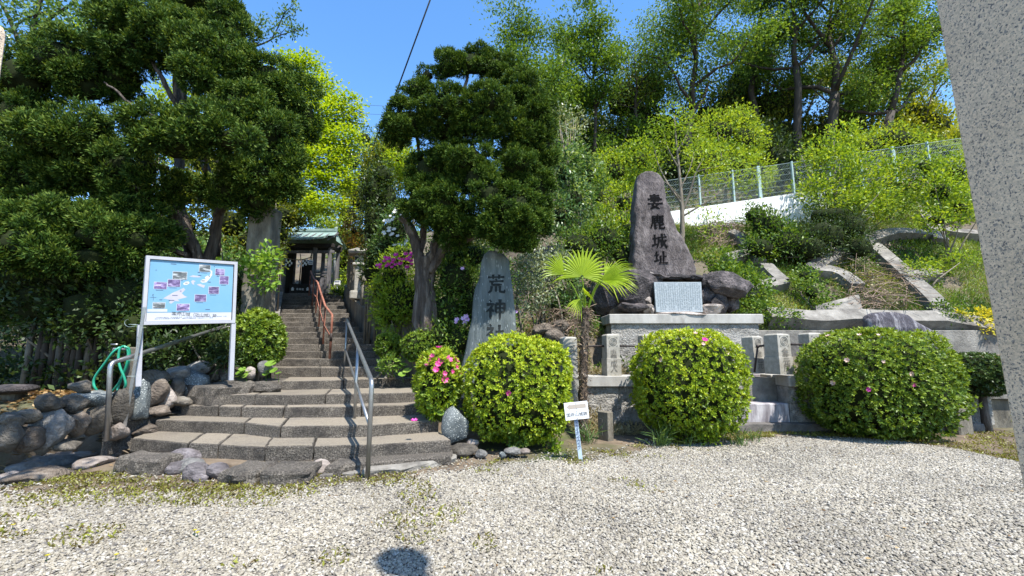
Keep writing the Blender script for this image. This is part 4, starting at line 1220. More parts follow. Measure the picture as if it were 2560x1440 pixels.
# photos on the map: u, v of centre read off the board, width, height, kind
def uvb(x, y):      # from an enlarged view of the board (frame corners (88,70),(1072,150),(1036,806),(38,806))
    v = (806 - y) / (806 - (70 + 80 * (x - 88) / 984)); xl = 38 + 50 * v; xr = 1036 + 36 * v
    return (x - xl) / (xr - xl), v
for (x, y, w, h, kd) in [(692, 213, 122, 72, 'photog'), (864, 256, 106, 68, 'photo'), (423, 288, 146, 78, 'photog'), (912, 344, 104, 88, 'photo'), (362, 368, 126, 72, 'photo'),
                         (226, 393, 124, 68, 'photo'), (791, 452, 116, 76, 'photo'), (641, 533, 124, 72, 'photo'), (210, 604, 118, 58, 'photog'), (454, 628, 132, 68, 'photo')]:
    u, v = uvb(x, y); du, dv = w / 1000 / 2, h / 690 / 2
    o = bbox('photo', u - du, u + du, v - dv, v + dv, .0148, .0172, kd)
    bbox('photo_border', u - du - .004, u + du + .004, v - dv - .005, v + dv + .005, .0146, .0158, 'sheet')
    for k in range(1):
        bbox('caption', u - du * .7, u + du * .5, v - dv - .024, v - dv - .016, .0147, .0155, 'caption')
def poly_on_board(name, pts, m, n=.0151):
    V = [bp3(*uvb(x, y), n) for x, y in pts]; V2 = [p - NB * .0006 for p in V]
    k = len(V); return mobj(name, V + V2, [tuple(range(k))] + [(i, i + k, (i + 1) % k + k, (i + 1) % k) for i in range(k)], MAT[m], bd)
poly_on_board('island', [(250, 530), (300, 500), (350, 470), (420, 440), (460, 420), (480, 440), (440, 480), (470, 505), (500, 520), (440, 535), (400, 545), (420, 565), (370, 560), (330, 590), (310, 575), (330, 548), (290, 540)], 'land')
poly_on_board('island', [(455, 375), (480, 355), (515, 352), (525, 370), (500, 388), (465, 390)], 'landw')
poly_on_board('island', [(540, 350), (560, 338), (590, 350), (570, 366), (575, 390), (550, 380)], 'land', .0153)
poly_on_board('island', [(600, 385), (640, 378), (670, 392), (695, 395), (680, 425), (650, 412), (620, 400)], 'land', .0153)
poly_on_board('island', [(640, 350), (665, 332), (700, 330), (740, 300), (760, 260), (755, 235), (775, 240), (775, 285), (750, 320), (705, 365), (660, 370)], 'landw')
poly_on_board('island', [(690, 310), (720, 290), (745, 300), (720, 335), (700, 330)], 'landw', .0156)
poly_on_board('island', [(520, 300), (560, 285), (640, 298), (640, 310), (570, 308)], 'land', .0153)
# compass cross and the printed lines
for (a, b_) in (((155, 480), (155, 550)), ((122, 518), (186, 518)), ((143, 505), (155, 480))):
    ua, ub = uvb(*a), uvb(*b_); pa, pb = bp3(*ua, .0155), bp3(*ub, .0155)
    MB().tube([pa, pb], .0018, 4).build('compass_line', MAT['caption'], bd)
for (x, y, w) in ((358, 162, 60), (185, 227, 14), (625, 256, 28), (635, 290, 34), (740, 362, 36), (228, 545, 30), (370, 500, 56), (335, 552, 60), (720, 657, 50), (490, 370, 26), (742, 300, 16), (672, 348, 36), (430, 455, 18), (800, 195, 14)):
    u, v = uvb(x, y); bbox('map_caption', u - w / 2000, u + w / 2000, v - .004, v + .005, .0158, .0165, 'caption')
ux = (U + TILT * 0).normalized()
put_text('title_lettering', [('国府山城（功山城）跡', bp3(*uvb(580, 709), .015), .052)], MAT['ink'], bd, ux, (0, 0, 1), .001)
rs_ = random.Random(4)
for row, (y, xa, xb) in enumerate(((732, 185, 940), (746, 172, 780))):
    x = xa
    mb = MB()
    while x < xb:
        w = rs_.uniform(4, 9)
        u, v = uvb(x, y); mb.box(bp3(u, v, .0153), (w / 1000 * BW, .001, rs_.uniform(.004, .011)), 0, math.atan2(U.y, U.x)); x += w + rs_.uniform(2, 5) + (18 if rs_.random() < .06 else 0)
    mb.build('small_print', MAT['caption'], bd)
stk = thing('steel_stake', P(326, 1066, 5.42), 'thin grey steel angle stake wired to the left leg of the map board', 'stake')
MB().box(P(326, 1066, 5.5).lerp(P(348, 768, 5.5), .5), (.034, .012, (P(348, 768, 5.5) - P(326, 1066, 5.5)).z), 0, .3, Matrix.Rotation(.045, 4, 'Y') @ Matrix.Rotation(.3, 4, 'Z')).build('angle', MAT['steel'], stk)
for yy in (812, 900, 940):
    c = P(341 if yy < 850 else 336, yy, 5.5); MB().tube([c + Vector((.05 * math.cos(a), -.035 + .05 * math.sin(a), 0)) for a in np.linspace(0, 6.28, 14)], .0025, 4).build('wire_tie', MAT['wire'], stk)
c = P(338, 815, 5.5); MB().tube(smooth([c, c + Vector((-.06, -.03, -.01)), c + Vector((-.11, -.03, .03)), c + Vector((-.10, -.03, .07)), c + Vector((-.07, -.03, .08))], 4), .003, 4).build('loose_wire', MAT['wire'], stk)

# ================================================================== MEMORIAL TERRACE
WY = 7.3; CZ = .865
XA, XS0, XS1, XB = P(1404, 950, WY).x, 3.38, 4.48, 7.75
tr = thing('memorial_terrace', (3, WY, 0), 'raised terrace of hammered stone blocks with a smooth coping in front of the tall memorial', 'terrace')
def wallblocks(x0, x1, seed):
    x = x0; k = 0
    rr_ = random.Random(seed)
    for row, (za, zb) in enumerate(((.10, .42), (.424, CZ - .172))):
        x = x0
        while x < x1 - .05:
            w = min(rr_.uniform(.75, 1.15), x1 - x)
            if x1 - x - w < .3: w = x1 - x
            V, Fc = slab([(x, WY), (x + w - .006, WY), (x + w - .006, WY + .3), (x, WY + .3)], za, zb, seed + k, bev=.010, amp=.009, seg=.05, rows=6)
            mobj('wall_block', V, Fc, MAT['rough_wall'], tr); x += w; k += 1
wallblocks(XA, XS0, 800); wallblocks(XS1, XB, 850)
for x0, x1 in ((XA, 2.2), (2.2, XS0 + .01), (XS1 - .01, 6.1), (6.1, XB)):
    MB().box(((x0 + x1) / 2, WY + .17, CZ - .084), (x1 - x0 - .006, .46, .168), .008).build('coping', MAT['coping'], tr)
for x in (XS0 - .17, XS1 + .17):
    MB().box((x, WY + .75, .35), (.30, .86, .66), .008).build('stair_cheek', MAT['rough_wall'], tr)
    MB().box((x + (.01 if x < 4 else -.01), WY + .83, CZ - .086), (.38, .84, .166), .008).build('coping', MAT['coping'], tr)
MB().box(((XA + XB) / 2, WY + .9, CZ - .30), (XB - XA - .1, 1.15, .5), 0).build('terrace_floor', MAT['concrete'], tr)
for x0, x1 in ((1.75, XS0 - .2), (XS0 - .2, 4.9), (4.9, 7.4)):
    V, Fc = slab([(x0, WY - .17), (x1 - .006, WY - .17), (x1 - .006, WY + .02), (x0, WY + .02)], -.04, .135, int(x0 * 100), bev=.012, amp=.008)
    mobj('base_kerb', V, Fc, MAT['kerb'], tr)
for k, (z0_, z1_, ya, yb, m) in enumerate(((0, .425, WY + .0, WY + .34, 'stained'), (.2, .70, WY + .33, WY + .75, 'stained'), (.3, CZ - .006, WY + .72, WY + 1.2, 'stained'))):
    MB().box(((XS0 + XS1) / 2, (ya + yb) / 2, (z0_ + z1_) / 2), (XS1 - XS0 - .016, yb - ya, z1_ - z0_), .012).build('step', MAT[m], tr)
# pedestal
PY = 8.3
xL, xR = P(1523, 785, PY).x, P(1908, 785, PY).x
zt, zc = P(1700, 785, PY).z, P(1700, 809, PY).z
pd = thing('memorial_pedestal', ((xL + xR) / 2, PY, CZ), 'broad stone pedestal with smooth pale coping carrying the rocks and the tall memorial', 'pedestal')
x = xL + .04; k = 0
for (za, zb) in ((CZ - .06, CZ + .40), (CZ + .404, zc - .004)):
    x = xL + .04
    for w in (1.02, .88, .9):
        x2 = min(x + w, xR - .04)
        V, Fc = slab([(x, PY + .05), (x2 - .005, PY + .05), (x2 - .005, PY + .4), (x, PY + .4)], za, zb, 900 + k, bev=.008, amp=.009, seg=.05, rows=6)
        mobj('wall_block', V, Fc, MAT['rough_wall'], pd); x = x2; k += 1
MB().box((xL + .14, PY + 1.0, (CZ + zc) / 2 - .03), (.2, 1.2, zc - CZ + .05), .005).build('side_wall', MAT['rough_wall'], pd)
MB().box(((xL + xR) / 2, PY + .14, (zt + zc) / 2), (xR - xL, .28, zt - zc), .01).build('coping', MAT['coping'], pd)
MB().box((xL + .12, PY + 1.0, (zt + zc) / 2 - .002), (.25, 1.42, zt - zc), .01).build('coping', MAT['coping'], pd)
MB().box((xR - .12, PY + 1.0, (zt + zc) / 2 - .002), (.25, 1.42, zt - zc), .01).build('coping', MAT['coping'], pd)
MB().box(((xL + xR) / 2, PY + .95, zt - .09), (xR - xL - .3, 1.4, .1), 0).build('fill', MAT['hill'], pd)

# the tall memorial stone with its four carved characters
MY = 9.0
rows_m = [(423, 1616, 1634), (426, 1607, 1648), (433, 1599, 1659), (445, 1597, 1666), (470, 1593, 1668), (500, 1590, 1672), (540, 1588, 1685), (575, 1586, 1699), (600, 1585, 1714), (625, 1584, 1729), (650, 1583, 1740), (675, 1583, 1746), (696, 1586, 1749)]
V, Fc = loft(rows_m, MY, .5, 3, amp=.026, nv=70, nu=72, freq=3.4, power=6)
mn = mobj('memorial_stone', V, Fc, MAT['monument'], None, True, at=P(1665, 692, MY))
tag(mn, 'tall tapering dark memorial stone with four large black carved characters', 'monument')
brush('carved_character', '妻鹿城址', [(1638, 502, 43), (1644, 554, 39), (1649, 602, 40), (1652, 643, 35)], bvh_of(V, Fc), MY, MAT['ink'], mn, w=.118, off=.007)

# rocks heaped on the pedestal
RK = [ # px,py,w,h,Y,mat,label
 (1592, 735, 92, 96, 8.75, 'darkrock', 'large black boulder left of the inscribed plaque on the pedestal', 0),
 (1523, 742, 66, 96, 8.95, 'darkrock', 'upright dark shadowed boulder at the left end of the pedestal', .1),
 (1577, 770, 62, 26, 8.5, 'darkrock', 'low knobbly dark rock on the coping below the black boulder', .1),
 (1624, 714, 20, 46, 8.62, 'tanrock', 'narrow upright tan rock touching the plaque at its upper left', .1),
 (1612, 748, 34, 34, 8.6, 'tanrock', 'pale lumpy rock between the black boulder and the plaque', .3),
 (1616, 773, 32, 26, 8.55, 'tanrock', 'small pointed rock beside the plaque at its lower left', -.3),
 (1632, 775, 14, 22, 8.5, 'tanrock', 'tiny pale stone wedged against the lower left edge of the plaque', .1),
 (1632, 694, 58, 17, 8.72, 'darkrock', 'flat dark rock under the left of the tall memorial stone', 0),
 (1685, 694, 50, 17, 8.72, 'darkrock', 'flat dark rock under the middle of the tall memorial stone', 0),
 (1732, 694, 46, 17, 8.72, 'darkrock', 'flat dark rock under the right of the tall memorial stone', 0),
 (1766, 706, 26, 36, 8.68, 'darkrock', 'narrow dark rock at the upper right corner of the plaque', 0),
 (1808, 712, 82, 56, 8.6, 'darkrock', 'big brown black overhanging boulder right of the plaque', .25),
 (1773, 744, 44, 44, 8.7, 'darkrock', 'dark shaded rock under the overhanging boulder', 0),
 (1798, 758, 40, 50, 8.6, 'darkrock', 'steep dark slab leaning right of the plaque', -.5),
 (1776, 773, 46, 26, 8.5, 'tanrock', 'pale angular rock lying on the coping right of the plaque', .1),
 (1827, 756, 36, 52, 8.8, 'darkrock', 'dark rock at the right end of the pedestal behind the leaning slab', 0),
 (1700, 786, 110, 10, 8.45, 'tanrock', 'thin flat bedding stone directly under the plaque', 0),
 (1560, 702, 60, 26, 9.1, 'darkrock', 'dark rock behind the palm leaves at the left of the memorial foot', 0)]
for i, (px, py, w, h, Y, m, lab, tl) in enumerate(RK):
    c = P(px, py, Y + .12); k = Y / F
    rock('boulder', c, (w * k * 1.12, max(.2, w * k * .8), h * k * 1.12), 1000 + i, MAT[m], None, lab, 'boulder', 'rocks heaped on the memorial pedestal', tilt=(0, tl), cuts=15, amp=.2, flat=.68)
MB_ = MB().box(((xL + xR) / 2 - .15, 9.25, (zt + 2.75) / 2 - .02), (2.3, .7, 2.72 - zt), .05)
cf = MB_.build('rubble_core', MAT['hill'], pd)
# plaque
q00, q10, q11, q01 = P(1641, 780, 8.48), P(1757, 780, 8.48), P(1753, 705, 8.56), P(1635, 705, 8.56)
pl = thing('inscribed_plaque', (q00 + q10) * .5, 'pale blue grey plaque covered with small carved text, leaning among the rocks', 'plaque')
nq = (q10 - q00).cross(q01 - q00).normalized()
V = [q00, q10, q11, q01] + [q - nq * -.0 - nq * .06 for q in (q00, q10, q11, q01)]
V = [q00, q10, q11, q01, q00 - nq * .06, q10 - nq * .06, q11 - nq * .06, q01 - nq * .06]
mobj('slab', V, [(0, 1, 2, 3), (7, 6, 5, 4), (0, 4, 5, 1), (1, 5, 6, 2), (2, 6, 7, 3), (3, 7, 4, 0)], MAT['plaque'], pl)
rr_ = random.Random(8)
def qp(u, v): return (q00.lerp(q10, u)).lerp(q01.lerp(q11, u), v) + nq * .0015
for colm in range(20):
    mb = MB(); u = .95 - colm * .047
    top = .94 if colm % 5 else .86; bot = .06 + (.25 * rr_.random() if colm % 4 == 3 else 0)
    v = top
    while v > bot:
        for s_ in range(4):   # tiny carved strokes, a few per character
            du, dv = rr_.uniform(-.012, .012), rr_.uniform(-.012, .012)
            if rr_.random() < .55: a, b_, w = qp(u + du - .012, v + dv), qp(u + du + .012, v + dv), Vector((0, 0, .0022))
            else: a, b_, w = qp(u + du, v + dv - .016), qp(u + du, v + dv + .016), Vector((.0022, 0, 0))
            mb.add([a - w, b_ - w, b_ + w, a + w], [(0, 1, 2, 3)])
        v -= .047
    mb.build('text_column', MAT['glyph'], pl)

# name posts with the pipe rail through them
def name_post(px, top, base, Y, w, chars, label, rz=0.0):
    b0 = P(px, base, Y); h = P(px, top, Y).z - b0.z
    t = thing('name_post', b0, label, 'stone post', 'carved stone posts along the memorial terrace')
    w2 = w * 1.10
    M_ = Matrix.Rotation(rz, 4, 'Z')
    def ring(z, s_): return [b0 + M_ @ Vector((x * s_ / 2, y * s_ / 2, z)) for x, y in ((-1, -1), (1, -1), (1, 1), (-1, 1))]
    V = ring(-.02, w2) + ring(h * .40, w2 * .995) + ring(h * .405, w * 1.0) + ring(h - .028, w * .98) + ring(h - .008, w * .8) + ring(h, w * .45)
    Fc = [(k * 4 + i, k * 4 + (i + 1) % 4, k * 4 + 4 + (i + 1) % 4, k * 4 + 4 + i) for k in range(5) for i in range(4)] + [(20, 21, 22, 23)]
    mobj('shaft', V, Fc, MAT['post'], t)
    fx, fz = M_ @ Vector((1, 0, 0)), Vector((0, 0, 1)); fn = M_ @ Vector((0, -1, 0))
    fc = b0 + fn * (w * .5)
    cr_ = fc + Vector((0, 0, h * .80))
    mb = MB()
    for rr2, th in ((w * .27, .0045), (w * .17, .004)):
        mb.tube([cr_ + fn * .001 + fx * (rr2 * math.cos(a)) + fz * (rr2 * math.sin(a)) for a in np.linspace(0, 2 * math.pi, 19)], th, 4)
    for a in (0.3, 2.4, 4.5):
        mb.tube([cr_ + fn * .001 + fx * (w * .10 * math.cos(a + s_ * 1.2) * (1 - s_ * .5)) + fz * (w * .10 * math.sin(a + s_ * 1.2) * (1 - s_ * .5)) for s_ in np.linspace(0, 1, 5)], .0045, 4)
    for sx in (-1, 1):
        for sz in (-1, 1):
            k0 = cr_ + fn * .001 + fx * (sx * w * .32) + fz * (sz * w * .32)
            mb.tube([k0 - fx * (sx * w * .1), k0, k0 - fz * (sz * w * .1)], .003, 4)
    mb.build('crest', MAT['cut2'], t)
    n = len(chars)
    its = []
    for i, ch in enumerate(chars):
        z = h * (.60 - .50 * (i + .5) / n); o_ = w * .52 if z > h * .4 else w2 * .515
        its.append((ch, b0 + fn * o_ + Vector((0, 0, z)), w * .56))
    put_text('name_lettering', its, MAT['cut2'], t, fx, fz, .004)
    return t
name_post(1529, 835, 937, 7.42, .225, '妻鹿成人', 'carved stone post left of the middle bush, with four vertical characters', .16)
name_post(1618, 836, 937, 7.9, .21, '森', 'stone post almost hidden behind the middle bush, only its cap showing', .16)
name_post(1886, 840, 930, 7.85, .24, '金元元', 'carved stone post left of the terrace steps, a rust streak beside it', .35)
name_post(1949, 834, 932, 7.42, .27, '金井元彦', 'carved stone post at the right of the terrace steps, reading four characters', .30)
name_post(2034, 832, 932, 7.55, .25, '林', 'stone post half hidden by the left end of the large right bush', .1)
name_post(1422, 842, 1010, 7.25, .24, '金福井', 'leaning old carved post in the palm shadow at the left end of the terrace', .2)
rl = thing('pipe_rail', P(1505, 865, 7.42), 'thin dark iron pipe rail running from the palm behind the middle bush', 'rail')
MB().tube([P(1440, 866, 7.42), P(1512, 865, 7.42)], .017, 8).build('pipe', MAT['iron'], rl, True)
MB().tube([P(1546, 865, 7.45), P(1640, 866, 7.6)], .015, 8).build('pipe', MAT['iron'], rl, True)
rl2 = thing('pipe_rail', P(1893, 865, 7.6), 'dark iron pipe rail through the right step post, bent down at its rusty left end', 'rail')
a_, b_, c_ = P(1886, 930, 7.66), P(1894, 866, 7.62), P(1925, 862, 7.5)
MB().tube([a_, b_], .017, 8).build('leg', MAT['iron'], rl2, True)
MB().tube([b_, c_], .018, 8).build('pipe', MAT['iron'], rl2, True)
MB().tube([P(1970, 861, 7.42), P(2022, 861, 7.42)], .018, 8).build('pipe', MAT['iron'], rl2, True)
for q in (b_, P(2022, 861, 7.42)):
    V, Fc = lump(q, (.032, .032, .032), 2, 0); mobj('joint', V, Fc, MAT['iron'], rl2, True)
rsk = solid('rust_streak', [(.30, .12, .04), (.42, .2, .09)], 6, bump=.1)
mb = MB(); c0, c1 = P(1893, 872, 7.735), P(1891, 929, 7.735)
mb.add([c0 + Vector((-.02, 0, 0)), c0 + Vector((.012, 0, 0)), c1 + Vector((.035, 0, 0)), c1 + Vector((-.03, 0, 0))], [(0, 3, 2, 1)]); mb.build('rust_streak', rsk, rl2)
# short granite stub in front of the terrace
stb = thing('boundary_stub', G(1518, 1104), 'short square granite boundary stub standing in the soil before the terrace wall', 'stone post')
gb = G(1518, 1103); MB().box(gb + Vector((0, .08, .19)), (.115, .20, .42), .008, .62).build('shaft', MAT['oldpost'], stb)
for k in range(3):
    MB().box(gb + Vector((-.075, .03, .10 + .09 * k)), (.05, .004, .05), 0, .62 - 1.57).build('carved_mark', MAT['cut2'], stb)

# retaining wall and lower wall on the right
rw = thing('retaining_wall', (7, 8.75, .8), 'smooth grey concrete retaining wall behind the right end of the terrace', 'wall')
MB().box(((xR + 11.5) / 2, 8.86, 1.2), (11.5 - xR, .3, .95), .01).build('wall_face', MAT['concrete'], rw)
lw = thing('low_wall', (8.6, 7.6, 0), 'low dark stone wall with coping behind the small clipped tree at the right', 'wall')
MB().box((9.6, 7.75, .22), (3.5, .3, .48), .01).build('wall_face', MAT['oldpost'], lw)
MB().box((9.6, 7.72, .55), (3.5, .42, .16), .012).build('coping', MAT['concrete'], lw)

# ================================================================== CARVED SLATE STONE
SY = 7.15
rows_s = [(625, 1220, 1240), (629, 1210, 1256), (648, 1203, 1273), (691, 1198, 1277), (717, 1187, 1281), (756, 1180, 1286), (795, 1178, 1289), (824, 1172, 1291), (872, 1162, 1298), (930, 1150, 1306), (1000, 1145, 1312)]
V, Fc = loft(rows_s, SY, .26, 11, amp=.012, nv=52, nu=56, freq=3.0)
sl = mobj('name_stone', V, Fc, MAT['slate'], None, True, at=P(1230, 960, SY))
tag(sl, 'tall dark green slate stone with three carved characters behind the round bush', 'monument')
brush('carved_character', '荒神社', [(1240, 709, 48), (1240, 773, 50), (1239, 832, 46)], bvh_of(V, Fc), SY, MAT['cut'], sl, w=.125, off=.005)

# ================================================================== DIRECTION SIGN
gs = G(1452, 1153); tp = P(1439, 1044, gs.y)
ds = thing('direction_sign', gs, 'small white direction sign with a brown arrow on a thin lettered blue grey stake', 'sign')
def lean_pt(z): return gs.lerp(Vector((tp.x, tp.y, tp.z)), (z - gs.z) / (tp.z - gs.z))
ax_ = (tp - gs).normalized(); sx_ = Vector((1, 0, 0)); sx_ = (sx_ - ax_ * sx_.dot(ax_)).normalized()
def frame_box(name, c, w, h, d, m, parent, sx=sx_, uz=ax_):
    ny = uz.cross(sx); V = []
    for k in (-1, 1):
        for j in (-1, 1):
            for i in (-1, 1): V.append(c + sx * (i * w / 2) + uz * (j * h / 2) + ny * (k * d / 2))
    return mobj(name, V, [(0, 2, 3, 1), (4, 5, 7, 6), (0, 1, 5, 4), (1, 3, 7, 5), (3, 2, 6, 7), (2, 0, 4, 6)], m, parent)
MAT['stakeblue'] = solid('blue_grey_stake', [(.34, .43, .50), (.42, .51, .58)], 6, bump=.05)
L_ = (tp - gs).length
frame_box('stake', gs + ax_ * (L_ * .56 - .06), .046, L_ * 1.12 + .12, .02, MAT['stakeblue'], ds)
ctr = P(1440.5, 1026, gs.y); ctr = Vector((ctr.x, gs.y - .022, ctr.z)); kk = gs.y / F
frame_box('plate', ctr, 57 * kk, 41 * kk, .008, MAT['white'], ds)
MAT['arrow'] = solid('faded_brown_arrow', [(.34, .29, .24), (.44, .38, .32)], 20, bump=0)
ac = ctr + ax_ * (10 * kk); ny = Vector((0, -.0055, 0))
mobj('arrow', [ac + ny + sx_ * (a * kk) + ax_ * (b_ * kk) for a, b_ in ((-24, 0), (-15, 7), (-15, 5), (24, 5), (24, -5), (-15, -5), (-15, -7))], [(0, 6, 5, 4, 3, 2, 1)], MAT['arrow'], ds)
put_text('lettering', [('国府山城跡', ctr + Vector((0, -.0045, 0)) - ax_ * (8.5 * kk), 10.2 * kk)], MAT['ink'], ds, sx_, ax_, .002)
MAT['faint'] = solid('faint_print', [(.5, .48, .45), (.58, .56, .53)], 20, bump=0)
put_text('small_lettering', [('（功山）', ctr + Vector((0, -.0045, 0)) - ax_ * (17 * kk) - sx_ * (6 * kk), 4.2 * kk)], MAT['faint'], ds, sx_, ax_, .002)
for q in (17, 4, -1.5, -18): 
    V, Fc = lump(ctr + Vector((0, -.006, 0)) + ax_ * (q * kk), (.005, .003, .005), 1, 0); mobj('screw', V, Fc, MAT['iron'], ds)
MAT['bluetext'] = solid('navy_lettering', [(.03, .05, .12), (.05, .07, .15)], 20, bump=0)
txt = '姫路南ライオンズクラブ'
put_text('stake_lettering', [(ch, gs + ax_ * (L_ * (.985 - .067 * i)) + Vector((0, -.0115, 0)), .05) for i, ch in enumerate(txt)], MAT['bluetext'], ds, sx_, ax_, .002)

# ================================================================== ROCKS BESIDE THE STEPS
for i, (px, py, w, h, Y, m, lab, kw) in enumerate([
        (1138, 1064, 58, 86, 5.75, 'rocklichen', 'upright dark blue grey stone at the right end of the lower steps', dict(tilt=(0, .05))),
        (1160, 1126, 62, 30, 5.55, 'rock', 'flat grey stone in the soil in front of the upright stone', {}),
        (1203, 1135, 26, 18, 5.45, 'rockblue', 'small smooth grey pebble stone under the round bush', {}),
        (1256, 1138, 16, 14, 5.4, 'rocklichen', 'tiny round speckled stone before the round bush', {}),
        (1285, 1127, 42, 14, 5.5, 'rockblue', 'thin pale slab lying in the sand before the round bush', {}),
        (1312, 1128, 22, 12, 5.5, 'tanrock', 'small tan stone right of the pale slab before the round bush', {}),
        (1182, 1108, 26, 20, 5.75, 'tanrock', 'small pale stone behind the flat grey stone', {}),
        (660, 922, 34, 34, 7.1, 'rockblue', 'round bluish stone beside the round leaves at the left of the landing', {}),
        (625, 932, 26, 26, 7.0, 'tanrock', 'pale stone among the round leaves near the right leg of the map board', {})]):
    c = P(px, py, Y); k = Y / F
    rock('garden_stone', c, (w * k, max(.12, w * k * .8), h * k), 1200 + i, MAT[m], None, lab, 'stone', None, cuts=5, **kw)
# leaning dark rock behind the right bush
rows_d = [(779, 2206, 2250), (785, 2195, 2282), (800, 2190, 2300), (820, 2188, 2335), (845, 2186, 2368), (900, 2180, 2385)]
V, Fc = loft(rows_d, 8.2, .45, 21, amp=.05, nv=34, nu=48, freq=3.2, power=5)
MAT['streak'] = solid('white_streaked_rock', [(.035, .032, .04), (.085, .078, .09), (.36, .35, .36)], 5, bump=1, bscale=22, bdist=.05, stretch=(2.2, 1, .28))
dr = mobj('boulder', V, Fc, MAT['streak'], None, True, at=P(2270, 900, 8.2)); tag(dr, 'large dark streaked boulder rising behind the right end bush', 'boulder')
lo = MB().box((P(2385, 1040, 7.1).x, 7.1, .28), (.28, .3, .62), .02, .2).build('stone_block', MAT['oldpost'], None, at=(P(2385, 1040, 7.1).x, 7.1, 0))
tag(lo, 'square dark stone block between the right bush and the small clipped tree', 'stone block')

# ================================================================== HILLSIDE: concrete lattice, white wall, fence
def hp_(zx, zy): return HILL(1780 + zx / 2.88, 360 + zy / 2.88, 8.9)
lat = thing('concrete_lattice', hp_(1130, 780), 'weathered concrete slope frame of crossing arched beams on the overgrown hillside', 'slope frame')
def beam(pts, w=.36, h=.30, m='concrete'):
    w *= .88; h *= .85
    q = smooth([hp_(*p) for p in pts], 4)
    q = [Vector((p.x, p.y, hzf(p.x, p.y))) for p in q]
    nrm = Vector((0, -.643, .766)); V = []; n = len(q)
    for i in range(n):
        d = (q[min(i + 1, n - 1)] - q[max(i - 1, 0)]).normalized(); s_ = d.cross(nrm).normalized()
        jn = .015 * noise.noise(q[i] * 2.0)
        for a, b_ in ((-.5, -.15), (-.48, 1), (.48, 1), (.5, -.15)):
            V.append(q[i] + s_ * (a * w + jn) + nrm * (b_ * h + jn))
    Fc = [(i * 4 + k, i * 4 + k + 1, i * 4 + 5 + k, i * 4 + 4 + k) for i in range(n - 1) for k in range(3)] + [(0, 1, 2, 3), ((n - 1) * 4 + 3, (n - 1) * 4 + 2, (n - 1) * 4 + 1, (n - 1) * 4)]
    Fc = [f[::-1] for f in Fc]
    mobj('beam', V, Fc, MAT[m], lat)
beam([(120, 680), (190, 720), (250, 800), (330, 900)]); beam([(370, 930), (430, 990), (490, 1050)]); beam([(90, 880), (180, 850), (270, 835)])
beam([(690, 950), (820, 880), (960, 820), (1120, 765)]); beam([(1070, 745), (1250, 690), (1400, 685), (1600, 705)], .40); beam([(1450, 470), (1530, 580), (1620, 740)], .40)
beam([(1130, 775), (1270, 900), (1400, 1020), (1530, 1150), (1680, 1310)], .44); beam([(1390, 1030), (1490, 995), (1590, 985)]); beam([(700, 950), (830, 960), (930, 1000), (1020, 1080)], .40)
beam([(220, 1105), (360, 1075), (500, 1050)]); beam([(650, 810), (720, 900)]); beam([(1590, 665), (1740, 680), (1880, 700)]); beam([(1560, 1290), (1760, 1340), (2010, 1375)], .5)
beam([(380, 1290), (560, 1310), (760, 1330), (1000, 1310), (1300, 1330), (1600, 1330)], .42, .34)
beam([(1880, 700), (2050, 690), (2300, 690)]); beam([(2010, 1375), (2200, 1380), (2500, 1390)], .5)
# big pale concrete apron between the beams
q = [hp_(720, 1225), hp_(1030, 1150), hp_(1060, 1290), hp_(730, 1320)]
nrm = Vector((0, -.643, .766))
mobj('apron', [p + nrm * .22 for p in q] + [p - nrm * .1 for p in q], [(3, 2, 1, 0), (0, 1, 5, 4), (1, 2, 6, 5), (2, 3, 7, 6), (3, 0, 4, 7)], MAT['concrete'], lat)

RY = 13.35
def roadz(x): return 5.40 + .15 * (x - 6)
ww = thing('white_wall', (6.5, RY, 4.6), 'bright white rendered wall of the hillside road above the memorial', 'wall')
xs = [4.75, 6.4, 8.0, 9.7]
for i in range(3):
    a, b_ = xs[i], xs[i + 1] - .01
    V = [(a, RY - .3, 4.2), (b_, RY - .3, 4.5), (b_, RY - .3, roadz(b_) + .30), (a, RY - .3, roadz(a) + .30), (a, RY + .1, 4.2), (b_, RY + .1, 4.5), (b_, RY + .1, roadz(b_) + .30), (a, RY + .1, roadz(a) + .30)]
    mobj('wall_panel', V, [(0, 1, 2, 3), (3, 2, 6, 7), (5, 4, 7, 6), (1, 5, 6, 2), (4, 0, 3, 7)], MAT['wallwhite'], ww)
rf = thing('mesh_fence', (7, RY + .25, 5.7), 'pale green steel mesh fence along the hillside road', 'fence')
fx_ = [2.2, 3.5, 4.85, 6.05, 7.15, 8.0, 9.1, 10.3, 11.35, 12.45, 13.6, 15.0, 16.5]
def fzb(x): return roadz(x) + .28
for i, x in enumerate(fx_):
    big = i in (4, 5, 9)
    MB().box((x, RY + .25, fzb(x) + .60), (.10 if i in (5, 9) else .05, .08, 1.3), .005).build('fence_post', MAT['fencegreen'], rf)
for i in range(len(fx_) - 1):
    a, b_ = fx_[i] + .04, fx_[i + 1] - .04; mb = MB()
    for k in range(7):
        z = .10 + k * .185
        mb.tube([(a, RY + .25, fzb(a) + z), (b_, RY + .25, fzb(b_) + z)],   .009 if k in (0, 6) else .0055, 4, caps=False)
    w = b_ - a
    s_ = .085
    n = int((w + 1.1) / s_)
    for d in (1, -1):
        for k in range(n):
            x0 = a - 1.1 + k * s_ + .03; u0, u1 = max(a, x0), min(b_, x0 + 1.1)
            if u1 - u0 < .05: continue
            z0_, z1_ = (u0 - x0), (u1 - x0)
            if d < 0: z0_, z1_ = 1.1 - z0_, 1.1 - z1_
            mb.tube([(u0, RY + .262, fzb(u0) + .1 + z0_), (u1, RY + .262, fzb(u1) + .1 + z1_)], .0032, 3, caps=False)
    o = mb.build('mesh_panel', MAT['wire'], rf)
    o['kind'] = 'stuff'

